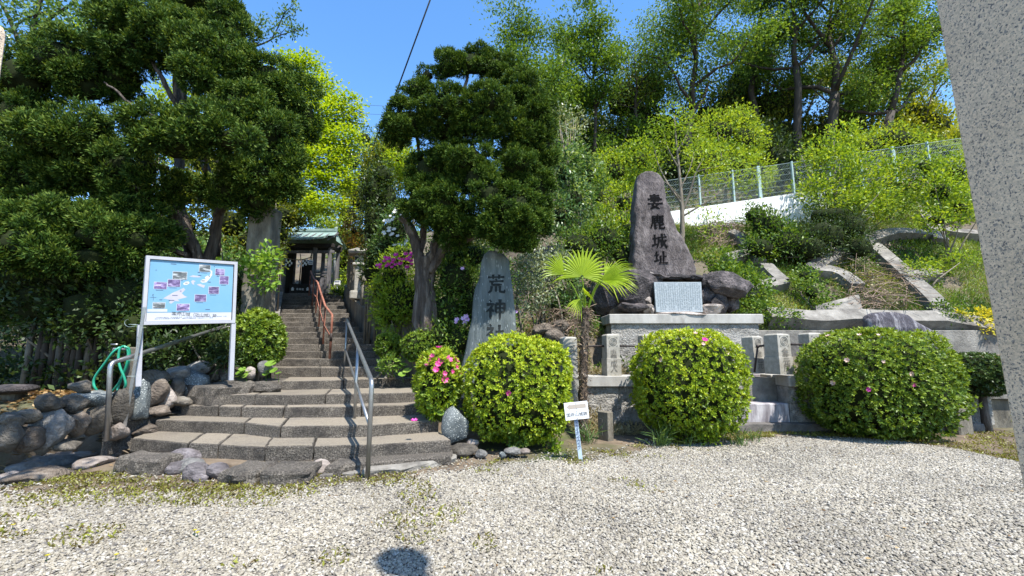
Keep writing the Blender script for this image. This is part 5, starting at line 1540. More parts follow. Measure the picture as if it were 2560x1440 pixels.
# ================================================================== GATE PILLARS AND ADDED SHADOW CASTER BY THE CAMERA
MAT['granite'] = None
m, nt, out = newmat('speckled_granite')
tc = nt.nodes.new("ShaderNodeTexCoord")
n1 = nd(nt, "ShaderNodeTexNoise", Scale=165.0, Detail=2.0, Roughness=.6); n2 = nd(nt, "ShaderNodeTexNoise", Scale=110.0, Detail=3.0); n3 = nd(nt, "ShaderNodeTexNoise", Scale=3.0, Detail=5.0)
vo = nd(nt, "ShaderNodeTexVoronoi", Scale=230.0)
for n in (n1, n2, n3, vo): nt.links.new(tc.outputs['Object'], n.inputs['Vector'])
cA = ramp(nt, n3.outputs[0], [(.3, (.60, .465, .325)), (.7, (.72, .58, .43))]).outputs[0]
cB = ramp(nt, vo.outputs['Color'], [(.2, (.80, .80, .80)), (.8, (1.18, 1.16, 1.12))]).outputs[0]
cA = mix(nt, 1.0, cA, cB, 'MULTIPLY')
f1 = ramp(nt, n1.outputs[0], [(.585, (0, 0, 0)), (.625, (1, 1, 1))]).outputs[0]
cA = mix(nt, f1, cA, (.13, .12, .115))
f2 = ramp(nt, n2.outputs[0], [(.60, (0, 0, 0)), (.66, (1, 1, 1))]).outputs[0]
cA = mix(nt, f2, cA, (.27, .24, .205))
b = nd(nt, "ShaderNodeBsdfPrincipled", Roughness=.6); nt.links.new(cA, b.inputs['Base Color'])
bpn = nd(nt, "ShaderNodeBump", Strength=.25, Distance=.004); nt.links.new(vo.outputs['Distance'], bpn.inputs['Height']); nt.links.new(bpn.outputs[0], b.inputs['Normal'])
nt.links.new(b.outputs[0], out.inputs[0]); MAT['granite'] = m
def pillar(e0, e1, w, dpt, ztop, label, side):
    """square pillar whose visible edge runs through the points e0 (low) and e1 (high)"""
    d = (e1 - e0) / (e1.z - e0.z)
    def at(z): return e0 + d * (z - e0.z) - Vector((0, dpt, 0))
    t = thing('granite_pillar', (at(0).x + side * w / 2, at(0).y + dpt / 2, 0), label, 'pillar')
    V = []; zs = [-.1, 1.0, 2.0, ztop - .02, ztop]
    for z in zs:
        e = at(z); c = Vector((e.x + side * w / 2, e.y + dpt / 2, z)); s_ = 1 - (.03 if z == ztop else 0)
        bv = .012
        for x, y in ((-1, -1), (1, -1), (1, 1), (-1, 1)):
            for k in range(2):
                ox, oy = (bv, 0) if (k == 0) == (x * y < 0) else (0, bv)
                V.append((c.x + x * (w / 2 * s_ - ox), c.y + y * (dpt / 2 * s_ - oy), z))
    Fc = [(j * 8 + i, j * 8 + (i + 1) % 8, j * 8 + 8 + (i + 1) % 8, j * 8 + 8 + i) for j in range(len(zs) - 1) for i in range(8)] + [tuple(range(32, 40))]
    mobj('shaft', V, Fc, MAT['granite'], t)
    return t
pillar(P(2487, 880, 1.15), P(2334, 20, 1.15), .34, .34, 2.5, 'large speckled grey granite gate pillar filling the right edge of the view', 1)
pillar(P(-87, 880, 1.5), P(24, 80, 1.5), .34, .34, P(20, 78, 1.5).z, 'sliver of a granite gate pillar with a flat top at the left edge of the view', -1)
lp_ = thing('unseen_shadow_caster', (1.56, -.24, 0), 'unseen lamp-shaped object added beside the viewer to cast the round shadow on the gravel', 'shadow caster')
hd = Vector((-.66, 2.84, 0)) + sdir * (6.0 / sdir.z)  # unseen lamp shape added only to cast the round gravel shadow
lp_.location = (hd.x + .02, hd.y - .03, 0)
MB().tube([(hd.x + .02, hd.y - .03, -.1), (hd.x + .02, hd.y - .03, 2.0), (hd.x, hd.y, 5.7)], [.075, .07, .06], 12).build('pole', MAT['pole'], lp_, True)
V, Fc = lump((hd.x, hd.y, 6.0), (.155, .155, .26), 3, 0); mobj('globe', V, Fc, MAT['white'], lp_, True)
V, Fc = lump((hd.x, hd.y, 5.74), (.09, .09, .06), 2, 0); mobj('collar', V, Fc, MAT['iron'], lp_, True)

# ================================================================== CLIPPED BUSHES AND FLOWERS
def flower_mesh(seed, r=.032):
    rng = np.random.RandomState(seed); Pn, D, N = [], [], []
    for k in range(6):
        a = k * 1.047 + rng.rand() * .3
        D.append((math.cos(a), math.sin(a), .55)); Pn.append((0, 0, 0)); N.append((0, 0, 1))
    return np.array(Pn), np.array(D), np.array(N)
def add_flowers(parent, pts, nrms, mats, r, seed, name='flower'):
    """each blossom an object of its own, sharing mesh data per colour"""
    rng = np.random.RandomState(seed); proto = {}
    for p, n in zip(pts, nrms):
        mname = mats[rng.randint(len(mats))]
        if mname not in proto:
            Pn, D, N = flower_mesh(seed)
            proto[mname] = leafobj(name, Pn + np.array(origin(parent)), D, N, r * 1.15, r * .95, MAT[mname], parent, rng.rand(6), fold=-.2)
            o = proto[mname]
        else:
            o = proto[mname].copy(); COL.objects.link(o)
        o.location = Vector(p) - origin(parent)
        o.rotation_euler = Vector(n).to_track_quat('Z', 'Y').to_euler()
        s_ = .75 + .5 * rng.rand(); o.scale = (s_, s_, s_)

def clipped(name, label, c, r, n, seed, m, group=None, cat='bush', power=2.6, zmin=None, L=.044, W=.019, base=None, depth=.10, core=.84, bumps=.12, tintb=0.0, stems=True):
    """round clipped shrub: short leafy shoots over a lumpy superellipsoid, twigs and a dark light-blocking core inside"""
    rng = np.random.RandomState(seed)
    c = np.array(c); r = np.array(r)
    base = base or (c[0], c[1], hzf(c[0], c[1]))
    t = thing(name, base, label, cat, group)
    u = unit(rng.normal(size=(n * 2, 3)))
    k = (np.sum(np.abs(u) ** power, 1)) ** (-1 / power)
    bump = np.array([noise.noise(Vector(q) * 2.6 + Vector((seed, 0, 0))) for q in u])
    bump2 = np.array([noise.noise(Vector(q) * 9 + Vector((seed, 5, 0))) for q in u])
    s = k * (1 + bumps * bump + .028 * bump2)
    dep = rng.rand(len(u)) ** 2.0 * depth
    dep = np.where(rng.rand(len(u)) < .06, -.07 * rng.rand(len(u)), dep)
    p = c + u * r * (s - dep)[:, None]
    ok = (p[:, 2] > (zmin if zmin is not None else base[2] + .02)) & ~((bump2 > .30) & (rng.rand(len(u)) < .75))
    p, u, dep = p[ok][:n], u[ok][:n], dep[ok][:n]
    nn = unit(np.sign(u) * np.abs(u) ** (power - 1) / r)
    m_ = 6; idx = np.repeat(np.arange(len(p)), m_)
    a = np.tile(np.arange(m_) * (2 * np.pi / m_), len(p)) + rng.rand(len(idx)) * .9
    ax = unit(nn + rng.normal(size=nn.shape) * .38 + np.array([0, 0, .22]))
    e1 = unit(np.cross(ax, np.array([.3, .5, .8]))); e2 = np.cross(ax, e1)
    rd = e1[idx] * np.cos(a)[:, None] + e2[idx] * np.sin(a)[:, None]
    D = rd * (.55 + .5 * rng.rand(len(idx), 1)) + ax[idx] * .75
    ct = rng.rand(len(p))
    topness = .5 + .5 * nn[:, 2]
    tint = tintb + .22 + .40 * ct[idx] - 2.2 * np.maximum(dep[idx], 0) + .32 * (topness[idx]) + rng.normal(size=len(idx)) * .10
    pos = p[idx] + rd * .004
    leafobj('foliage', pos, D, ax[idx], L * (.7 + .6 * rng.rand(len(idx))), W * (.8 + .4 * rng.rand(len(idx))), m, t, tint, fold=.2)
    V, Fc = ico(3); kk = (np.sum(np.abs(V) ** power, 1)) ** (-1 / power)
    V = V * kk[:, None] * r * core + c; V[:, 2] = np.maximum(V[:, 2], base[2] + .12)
    mobj('shade_core', V, Fc, MAT['inner'], t, True)
    mb = MB()
    for i in range(7 if stems else 0):
        a_ = i * 2.4; q = Vector((c[0] + .5 * r[0] * math.cos(a_), c[1] + .5 * r[1] * math.sin(a_), c[2] - .1 * r[2]))
        b0 = Vector(base) + Vector((.10 * math.cos(a_), .10 * math.sin(a_), -.04)); mb.tube([b0, b0.lerp(q, .5) + Vector((0, 0, -.05)), q], [.02, .016, .008], 5)
    if stems: mb.build('stems', MAT['twig'], t, True)
    def surf(px, py):
        """surface point seen at a pixel"""
        d = ray(px, py).normalized(); best = None
        for q in np.arange(3.0, 9.0, .01):
            w = (np.array(Vector((0, 0, H)) + d * q) - c) / r
            if np.sum(np.abs(w) ** power) < 1.0:
                nq = unit((np.sign(w) * np.abs(w) ** (power - 1) / r).reshape(1, 3))[0]
                return np.array(Vector((0, 0, H)) + d * q) + nq * .015, nq
        return None
    return t, surf
def jit(pts, s_, seed):
    r_ = np.random.RandomState(seed)
    return [Vector(p) + Vector(r_.normal(size=3)) * s_ for p in pts]
def put_flowers(t, surf, pix, mats, r, seed):
    pts = [surf(*q) for q in pix]; pts = [q for q in pts if q is not None]
    add_flowers(t, [q[0] for q in pts], [q[1] for q in pts], mats, r, seed)

def bushspec(x0, x1, ytop, Y, zbot):
    a, b_ = P(x0, (ytop + 1080) / 2, Y), P(x1, (ytop + 1080) / 2, Y); zt_ = P((x0 + x1) / 2, ytop, Y).z
    return ((a.x + b_.x) / 2, Y, (zt_ + zbot) / 2), ((b_.x - a.x) / 2, zt_, (zt_ - zbot) / 2)
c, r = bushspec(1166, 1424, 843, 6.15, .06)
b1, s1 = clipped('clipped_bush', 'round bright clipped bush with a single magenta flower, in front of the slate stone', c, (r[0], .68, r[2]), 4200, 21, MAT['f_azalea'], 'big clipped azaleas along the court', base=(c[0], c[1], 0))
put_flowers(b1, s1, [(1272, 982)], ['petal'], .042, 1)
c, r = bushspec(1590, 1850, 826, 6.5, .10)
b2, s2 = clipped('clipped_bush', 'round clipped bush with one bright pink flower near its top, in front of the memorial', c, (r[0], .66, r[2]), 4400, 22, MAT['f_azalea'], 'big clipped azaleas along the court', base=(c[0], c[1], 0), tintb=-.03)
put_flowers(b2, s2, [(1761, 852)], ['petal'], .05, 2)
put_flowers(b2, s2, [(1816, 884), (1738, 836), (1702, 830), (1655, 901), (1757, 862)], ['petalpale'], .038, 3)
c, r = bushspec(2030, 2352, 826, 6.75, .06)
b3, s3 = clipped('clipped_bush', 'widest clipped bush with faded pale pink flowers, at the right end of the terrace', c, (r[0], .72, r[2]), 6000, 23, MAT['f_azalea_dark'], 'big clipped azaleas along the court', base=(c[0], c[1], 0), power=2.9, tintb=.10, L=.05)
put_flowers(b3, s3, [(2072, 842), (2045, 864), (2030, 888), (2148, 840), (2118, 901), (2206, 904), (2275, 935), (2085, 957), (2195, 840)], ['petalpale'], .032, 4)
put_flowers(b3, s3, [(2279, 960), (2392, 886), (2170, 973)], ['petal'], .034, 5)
rng9 = np.random.RandomState(77)
# pink azalea beside the steps
c, r = bushspec(1042, 1150, 872, 6.1, .38)
b4, s4 = clipped('azalea_bush', 'smaller azalea covered with magenta and crimson flowers beside the steps', (c[0], 6.1, c[2]), (r[0], .42, r[2]), 1100, 24, MAT['f_azalea'], None, base=(c[0], 6.1, .1), power=2.1, tintb=-.05, L=.06, bumps=.18, depth=.2, core=.72)
put_flowers(b4, s4, [(1060, 879), (1066, 872), (1055, 885), (1072, 880), (1078, 868), (1050, 893), (1062, 890), (1102, 866), (1110, 868), (1118, 872), (1126, 880), (1098, 872)], ['petal'], .05, 6)
put_flowers(b4, s4, [(1058, 897), (1075, 903), (1070, 912), (1095, 912), (1101, 905), (1110, 948), (1138, 918), (1148, 905), (1128, 930), (1150, 920), (1082, 893), (1137, 900), (1146, 935), (1090, 925), (1120, 900), (1143, 878), (1110, 934)], ['petalred'], .046, 7)
fp = G(1036, 1048, .43); 
fl = thing('fallen_flower', (fp.x, fp.y, .56), 'single fallen magenta flower lying on the third stone step', 'flower')
fq = G(1040, 1010, .57); fl.location = (P(1036, 1048, 5.3).x, 5.3, .445)
add_flowers(fl, [fl.location + Vector((0, 0, .01))], [(0, -.2, 1)], ['petal'], .045, 8)

# small dark clipped balls beside the landing, the clipped bush behind the board
for px, py, rx, ry, Y, lab, sd_ in ((972, 864, 30, 30, 8.0, 'small dark clipped ball shrub right of the landing, nearer the stairway', 31), (1050, 866, 42, 36, 7.6, 'larger dark clipped ball shrub at the foot of the juniper trunk', 32)):
    q = P(px, py, Y); k = Y / F
    clipped('ball_shrub', lab, (q.x, Y, q.z), (rx * k, rx * k, ry * k), 620, sd_, MAT['f_azalea_dark'], 'dark ball shrubs by the landing', base=(q.x, Y, q.z - ry * k * 1.02), L=.045, W=.02, power=2.2)
q = P(632, 850, 7.3); k = 7.3 / F
clipped('clipped_bush', 'clipped green bush between the map board and the stairway', (q.x, 7.45, q.z), (54 * k, .42, 72 * k), 1500, 33, MAT['f_azalea_dark'], None, base=(q.x, 7.45, .78), L=.06, W=.024, power=2.4, tintb=.08)
# small clipped tree at the right
q = P(2446, 940, 7.2); k = 7.2 / F
ct_, _ = clipped('clipped_tree', 'small dark clipped tree with a thin bare trunk beside the right granite pillar', (q.x, 7.2, q.z + .02), (62 * k, .40, 50 * k), 1300, 34, MAT['f_dark'], None, cat='tree', base=(q.x, 7.2, 0), L=.045, W=.02, power=2.3, zmin=q.z - 44 * k, tintb=.1, stems=False)
MB().tube([(q.x + .02, 7.2, -.05), (q.x - .01, 7.18, .25), (q.x + .02, 7.2, q.z - .1)], [.07, .055, .05], 9).build('trunk', MAT['bark'], ct_, True)

# ================================================================== JUNIPERS
def juniper(label, base, blobs, npl, seed, limbs, m='f_juniper', dens=6.0, subr=.13, **kw):
    rng = np.random.RandomState(seed)
    t = thing('juniper_tree', base, label, 'juniper', None)
    B = [pxblob(b[0], b[1], b[2] * .88, b[3] * .86, b[4]) for b in blobs]
    mb = MB()
    for pts, r0, r1 in limbs:
        V = smooth([P(*p) for p in pts], 5); n = len(V)
        V = [v + Vector(rng.normal(size=3)) * .012 for v in V]
        mb.tube(V, [.8 * (r0 + (r1 - r0) * i / (n - 1)) * (1 + .08 * math.sin(i * 1.9)) for i in range(n)], 26, ridge=.11)
    mb.build('trunk', MAT['bark'], t, True)
    SB = []
    for b in B:
        r_ = np.array(b[3:6]); ar = 4.2 * (r_[0] * r_[1] + r_[1] * r_[2] + r_[0] * r_[2])
        k = max(6, int(ar * dens)); u = unit(rng.normal(size=(k, 3)))
        u = u[(u[:, 1] < .6)]
        for q in u:
            s_ = subr * (.6 + .8 * rng.rand() ** 1.5)
            c_ = np.array(b[:3]) + q * r_ * (.76 + .28 * rng.rand())
            SB.append((c_[0], c_[1], c_[2], s_ * 1.05, s_ * 1.05, s_ * .95))
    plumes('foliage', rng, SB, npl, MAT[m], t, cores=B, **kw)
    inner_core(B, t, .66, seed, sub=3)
    return t
J2 = [(1120, 168, 48, 46, 7.6), (1185, 160, 48, 48, 7.6), (1240, 172, 42, 46, 7.7), (1068, 190, 26, 22, 7.7), (1040, 228, 46, 30, 7.6), (1020, 310, 72, 62, 7.2), (985, 330, 40, 40, 7.3), (1130, 268, 90, 46, 6.9), (1218, 258, 64, 56, 6.9), (1200, 310, 76, 46, 7.0),
      (1300, 235, 62, 60, 7.5), (1345, 300, 50, 84, 7.5), (1310, 340, 70, 60, 7.4), (1355, 370, 40, 52, 7.5), (1120, 330, 80, 34, 7.2),
      (1080, 430, 70, 70, 7.3), (1165, 400, 76, 56, 7.0), (1195, 455, 60, 60, 6.95), (1050, 505, 52, 60, 7.3), (1110, 510, 70, 70, 7.1), (1140, 575, 70, 42, 7.2),
      (1290, 415, 66, 42, 7.3), (1225, 490, 52, 56, 6.8), (1285, 520, 72, 60, 6.8), (1345, 480, 40, 70, 7.3), (1245, 575, 62, 44, 6.9), (1320, 570, 58, 50, 7.0), (1300, 618, 48, 26, 7.0)]
jb = P(1066, 850, 7.7); jb.z = .6
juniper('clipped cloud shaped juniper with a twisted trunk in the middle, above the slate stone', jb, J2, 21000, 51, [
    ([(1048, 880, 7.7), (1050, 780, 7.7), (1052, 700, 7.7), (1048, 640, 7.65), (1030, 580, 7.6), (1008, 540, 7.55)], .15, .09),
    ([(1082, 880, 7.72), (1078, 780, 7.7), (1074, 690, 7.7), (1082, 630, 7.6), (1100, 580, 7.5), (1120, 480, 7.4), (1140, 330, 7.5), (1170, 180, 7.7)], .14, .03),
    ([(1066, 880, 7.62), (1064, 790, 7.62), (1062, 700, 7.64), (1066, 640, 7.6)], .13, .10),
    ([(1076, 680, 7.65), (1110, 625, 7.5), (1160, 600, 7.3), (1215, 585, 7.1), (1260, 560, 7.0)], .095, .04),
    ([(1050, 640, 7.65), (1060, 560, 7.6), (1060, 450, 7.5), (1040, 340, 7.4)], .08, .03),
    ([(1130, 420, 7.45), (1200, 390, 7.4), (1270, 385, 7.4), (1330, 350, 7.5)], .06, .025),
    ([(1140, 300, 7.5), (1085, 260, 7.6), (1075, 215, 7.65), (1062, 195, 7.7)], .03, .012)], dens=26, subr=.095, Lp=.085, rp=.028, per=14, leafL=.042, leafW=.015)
J1 = [(335, 520, 70, 50, 7.2), (375, 585, 56, 46, 7.2), (300, 480, 60, 40, 7.2), (180, 335, 120, 62, 7.0), (110, 350, 70, 60, 7.0), (250, 310, 60, 46, 7.1), (400, 320, 90, 44, 6.7), (500, 320, 100, 52, 6.6), (580, 350, 66, 46, 6.6), (450, 370, 110, 46, 6.8),
      (60, 200, 100, 90, 8.0), (150, 150, 110, 76, 7.9), (30, 290, 70, 60, 7.9), (215, 215, 80, 70, 8.1), (290, 70, 80, 60, 7.8), (390, 60, 110, 56, 7.7), (330, 130, 100, 60, 7.9), (480, 100, 90, 66, 7.7), (540, 140, 90, 80, 7.7), (510, 200, 70, 60, 7.6),
      (300, 200, 90, 60, 8.3), (560, 50, 60, 64, 8.6), (590, 90, 40, 66, 8.7), (470, 10, 120, 40, 8.8), (660, 200, 90, 66, 8.1), (720, 250, 72, 70, 8.3), (760, 290, 40, 60, 8.4),
      (610, 280, 80, 80, 7.6), (660, 330, 70, 70, 7.6), (560, 250, 60, 60, 7.7), (700, 400, 66, 60, 7.8), (730, 460, 36, 50, 7.9), (640, 440, 90, 60, 7.7), (590, 430, 60, 44, 7.6),
      (80, 440, 100, 56, 7.2), (20, 400, 70, 70, 7.5), (200, 430, 100, 56, 7.2), (300, 420, 90, 50, 7.1), (360, 425, 50, 40, 7.0),
      (160, 545, 110, 50, 6.9), (250, 590, 100, 52, 6.8), (330, 600, 70, 46, 6.9), (60, 610, 100, 64, 6.6), (0, 560, 80, 60, 6.8), (120, 640, 90, 46, 6.7), (220, 645, 90, 40, 6.8), (310, 640, 60, 30, 7.0),
      (650, 500, 60, 46, 7.9), (565, 480, 56, 40, 7.7), (430, 478, 46, 30, 7.5), (60, 520, 60, 36, 7.1), (690, 330, 50, 50, 7.9)]
jb1 = P(495, 740, 8.2); jb1.z = .9
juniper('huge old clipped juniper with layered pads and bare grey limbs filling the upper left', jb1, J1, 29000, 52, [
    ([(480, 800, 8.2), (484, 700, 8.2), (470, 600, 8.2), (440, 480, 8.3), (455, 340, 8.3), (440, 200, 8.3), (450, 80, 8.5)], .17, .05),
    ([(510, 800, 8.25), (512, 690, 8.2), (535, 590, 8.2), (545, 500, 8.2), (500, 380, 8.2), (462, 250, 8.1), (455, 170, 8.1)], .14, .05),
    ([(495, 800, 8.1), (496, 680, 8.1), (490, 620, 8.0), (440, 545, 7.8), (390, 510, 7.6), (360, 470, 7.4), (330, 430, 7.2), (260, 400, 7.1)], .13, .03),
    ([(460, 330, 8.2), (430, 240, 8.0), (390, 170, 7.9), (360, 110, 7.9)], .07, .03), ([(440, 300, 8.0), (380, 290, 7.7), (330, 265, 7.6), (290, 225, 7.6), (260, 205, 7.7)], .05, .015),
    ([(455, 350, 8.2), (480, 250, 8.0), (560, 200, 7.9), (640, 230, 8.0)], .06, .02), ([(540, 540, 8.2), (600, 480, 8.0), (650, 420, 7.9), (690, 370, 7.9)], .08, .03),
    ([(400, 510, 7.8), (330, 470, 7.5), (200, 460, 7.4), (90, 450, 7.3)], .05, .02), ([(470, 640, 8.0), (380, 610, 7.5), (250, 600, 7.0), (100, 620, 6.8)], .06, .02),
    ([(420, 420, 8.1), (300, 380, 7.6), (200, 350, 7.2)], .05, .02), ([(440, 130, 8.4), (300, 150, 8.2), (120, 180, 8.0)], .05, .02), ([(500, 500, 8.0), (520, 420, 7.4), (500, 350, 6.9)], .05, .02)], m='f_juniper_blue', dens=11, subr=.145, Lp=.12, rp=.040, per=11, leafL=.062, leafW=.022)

# ================================================================== PALM
pm_ = thing('fan_palm', G(1468, 1075, 0), 'young fan palm with dark shaggy trunk and yellow green fan leaves before the terrace', 'palm')
PYY = 6.55
pts = [P(1458, 1075, PYY), P(1457, 1000, PYY), P(1459, 900, PYY), P(1463, 820, PYY), P(1464, 770, PYY)]
pts[0].z = -.03
V = smooth(pts, 6); mb = MB()
mb.tube(V, [.070 - .012 * i / len(V) + .010 * math.sin(i * 2.1) for i in range(len(V))], 10); mb.build('trunk', MAT['palmfibre'], pm_, True)
rngp = np.random.RandomState(9); n = 1500
ti = rngp.rand(n); pos = np.array([V[int(t * (len(V) - 1))][:] for t in ti]) + np.stack([rngp.normal(size=n) * .05, rngp.normal(size=n) * .05, rngp.rand(n) * .04], 1)
a_ = rngp.rand(n) * 6.28
MAT['fibre_leaf'] = leafmat('dry_palm_fibre', (.03, .02, .014), (.09, .06, .04), (.26, .19, .12), .1)
leafobj('fibre', pos, np.stack([np.cos(a_), np.sin(a_), rngp.normal(size=n) * .6 - .5], 1), rngp.normal(size=(n, 3)), (.045 + .05 * rngp.rand(n)), .008 + .008 * rngp.rand(n), MAT['fibre_leaf'], pm_)
crown0 = P(1464, 772, PYY)
def frond(hub, tipdir, side, Rn, n, arc, seed, droop=.0, drysplit=0.0, nm='frond'):
    """fan leaf: folded segments radiating from a hub, with its stalk down to the trunk"""
    rg = np.random.RandomState(seed)
    hub = Vector(hub); tipdir = Vector(tipdir).normalized(); side = Vector(side); side = (side - tipdir * side.dot(tipdir)).normalized(); nrm = side.cross(tipdir)
    V = []; Fc = []; tt = []
    for k in range(n):
        a = (k / (n - 1) - .5) * arc
        d = tipdir * math.cos(a) + side * math.sin(a) + nrm * (.10 * math.cos(a * 2))
        sd_ = (-tipdir * math.sin(a) + side * math.cos(a))
        Lk = Rn * (.84 + .18 * math.cos(a * .8) + rg.normal() * .025); w = Lk * arc / n * .29
        sag = (droop + .05 + .10 * rg.rand()) * (1 + abs(a)) * Lk
        i0 = len(V)
        prof = [(.05, .25), (.3, .85), (.5, .98), (.75, .62), (1.0, .05)]
        for t, ww_ in prof:
            p = hub + d * (Lk * t) + Vector((0, 0, -sag * t ** 4))
            V += [p - sd_ * (w * ww_) , p + nrm * (w * .55 * ww_), p + sd_ * (w * ww_)]
        for j in range(len(prof) - 1):
            q = i0 + j * 3
            Fc += [(q, q + 1, q + 4, q + 3), (q + 1, q + 2, q + 5, q + 4)]
            tt += [.35 + .4 * rg.rand() * .5 + .3 * (j == 3) * rg.rand()] * 2
    o = mobj(nm, V, Fc, MAT['palm'], pm_)
    at = o.data.attributes.new('tint', 'FLOAT', 'FACE'); at.data.foreach_set('value', np.array(tt, np.float32))
    MB().tube(smooth([crown0 + Vector((0, 0, -.12)), crown0.lerp(hub, .5) + Vector((0, 0, .03)), hub], 5), .0095, 6).build('stalk', MAT['palm'], o, True)
    return o
def px2(px, py, dy=0.): return P(px, py, PYY + dy)
frond(px2(1455, 692), (px2(1462, 610, .1) - px2(1455, 692)), (1, 0, 0), .54, 24, 3.4, 1, .02)
frond(px2(1410, 686, .05), (px2(1360, 640, -.1) - px2(1410, 686)), (.5, .2, .7), .42, 14, 1.5, 2, .02)
frond(px2(1500, 700, -.1), (px2(1595, 655, -.35) - px2(1500, 700)), (-.2, .5, .8), .58, 16, 1.15, 3, .06)
frond(px2(1505, 702, -.12), (px2(1590, 690, -.4) - px2(1505, 702)), (.1, .7, .3), .50, 12, 1.2, 4, .14)
frond(px2(1512, 690, .15), (px2(1540, 630, .3) - px2(1512, 690)), (1, .3, 0), .34, 7, .7, 5, 0)
frond(px2(1452, 748, -.08), (px2(1420, 790, -.2) - px2(1452, 748)), (.6, .4, .4), .26, 9, 1.2, 7, .1, nm='hanging_frond')
frond(px2(1462, 735, -.1), (px2(1490, 715, -.4) - px2(1462, 735)), (.3, .5, -.6), .24, 9, 1.5, 6, .15)

# ================================================================== SHRUBS ROUND THE STAIRS AND BEHIND THE SLATE STONE
def S_(name, label, bl, n, L, W, m, seed, cat='shrub', **kw):
    return shrub(name, label, cat, [pxblob(*b) for b in bl], n, L, W, MAT[m], seed, **kw)
az = S_('azalea_shrub', 'leafy azalea with magenta flower clusters between the balustrade and the juniper trunk', [(985, 690, 45, 55, 8.6), (1005, 750, 50, 60, 8.5), (960, 730, 34, 40, 8.8), (1010, 640, 34, 30, 8.7), (975, 790, 40, 30, 8.5)], 4200, .07, .032, 'f_bright', 61, base=(-2.2, 8.9, 1.2), csig=.06)
fp_ = [P(px + dx, py + dy, 8.22) for px, py in ((962, 645), (1000, 648), (985, 660), (1020, 662), (950, 668), (1025, 640)) for dx, dy in ((-8, -3), (5, -6), (0, 5), (10, 3))]
fp_ = jit(fp_, .045, 1)
add_flowers(az, fp_, [(0, -.8, .6)] * len(fp_), ['petal'], .05, 11)
wf_ = S_('white_flowering_shrub', 'shrub with white blossom clusters beside the grey juniper limb', [(985, 580, 40, 50, 9.3), (1000, 540, 30, 34, 9.3), (970, 620, 40, 40, 9.3)], 2400, .07, .03, 'f_broad', 62, base=(-2.6, 9.6, 1.6), csig=.06)
fp_ = [P(px + dx, py + dy, 8.9) for px, py in ((972, 545), (978, 560), (985, 590), (995, 530), (1012, 555), (968, 585), (1005, 610)) for dx, dy in ((-6, -4), (6, -3), (0, 6), (8, 8))]
fp_ = jit(fp_, .05, 2)
add_flowers(wf_, fp_, [(0, -.8, .6)] * len(fp_), ['petalwhite'], .045, 12)
tsu = S_('azalea_shrub', 'tall loose azalea with a few lilac flowers filling the space left of the slate stone', [(1140, 700, 60, 66, 7.9), (1120, 780, 50, 60, 7.8), (1170, 640, 60, 40, 8.2), (1110, 640, 44, 40, 8.4), (1180, 760, 44, 66, 7.9), (1100, 840, 44, 40, 7.6), (1150, 850, 44, 44, 7.5)], 6400, .065, .03, 'f_mid', 63, base=(-.9, 8.0, .7), csig=.06, tintvar=.5)
fp_ = [P(px, py, 7.35) for px, py in ((1158, 797), (1165, 792), (1162, 808), (1142, 800), (1140, 806), (1156, 672), (1290, 780), (1168, 800))]
add_flowers(tsu, fp_, [(0, -.9, .4)] * len(fp_), ['petallilac'], .042, 13)
sk = S_('twiggy_shrub', 'half bare shrub with many pale twisting stems and silvery leaves right of the slate stone', [(1330, 680, 50, 50, 7.9), (1370, 720, 46, 50, 7.9), (1320, 740, 40, 40, 7.8), (1390, 660, 44, 40, 8.2), (1350, 640, 50, 30, 8.2)], 2600, .065, .03, 'f_silver', 64, base=(.55, 7.9, .8), csig=.06, stems=0, core=0)
rg = np.random.RandomState(3); mb = MB()
for k in range(16):
    q0_ = P(1318 + 5 * k * .9, 840, 7.85 + rg.rand() * .2); q0_.z = .62; q1_ = P(1300 + rg.rand() * 120, 650 + rg.rand() * 60, 7.9 + rg.rand() * .3)
    mb.tube(wander(q0_, q1_, 6, .25, rg), list(np.linspace(.03, .008, 7)), 6)
mb.build('stems', MAT['twig'], sk, True)
S_('evergreen_shrub', 'glossy dark green shrub behind the palm leaves', [(1420, 735, 40, 40, 8.0), (1400, 770, 36, 30, 7.9), (1430, 690, 30, 30, 8.3)], 1700, .06, .026, 'f_broad', 65, base=(1.05, 8.0, .8), csig=.05)
S_('bank_shrub', 'bushy light green shrub right of the dark evergreen below the hanging saplings', [(1450, 620, 60, 50, 9.4), (1510, 600, 60, 50, 9.6), (1560, 640, 40, 40, 9.5)], 3000, .075, .035, 'f_mid', 66, base=(1.6, 9.6, 1.9), csig=.08)
# dry twig heap behind the palm
dh = thing('dry_twigs', P(1410, 800, 7.7), 'heap of dry reddish brown twigs on the bank behind the palm trunk', 'twig pile')
mb = MB(); rg = np.random.RandomState(4)
for k in range(170):
    c_ = P(1380 + 90 * rg.rand(), 775 + 50 * rg.rand(), 7.55 + .3 * rg.rand()); d = Vector(rg.normal(size=3)) * .16; d.z *= .5
    mb.tube([c_ - d, c_ + Vector((0, 0, .03)), c_ + d], .0042, 3)
mb.build('twigs', MAT['deadstem'], dh); dh['kind'] = 'stuff'
# dry bank face with soil and broken rock between bush one and the terrace
for i, (px, py, w, h, Y) in enumerate(((1385, 845, 50, 40, 7.45), (1360, 825, 50, 30, 7.6), (1400, 815, 40, 30, 7.6))):
    c_ = P(px, py, Y); k = Y / F
    rock('bank_rock', c_, (w * k, .3, h * k), 1500 + i, MAT['rockbrown'], None, ['brown broken rock on the bank beside the leaning old post', 'flat brown rock under the twiggy shrub on the bank', 'brown rock under the heap of dry twigs'][i], 'rock', None, cuts=9)

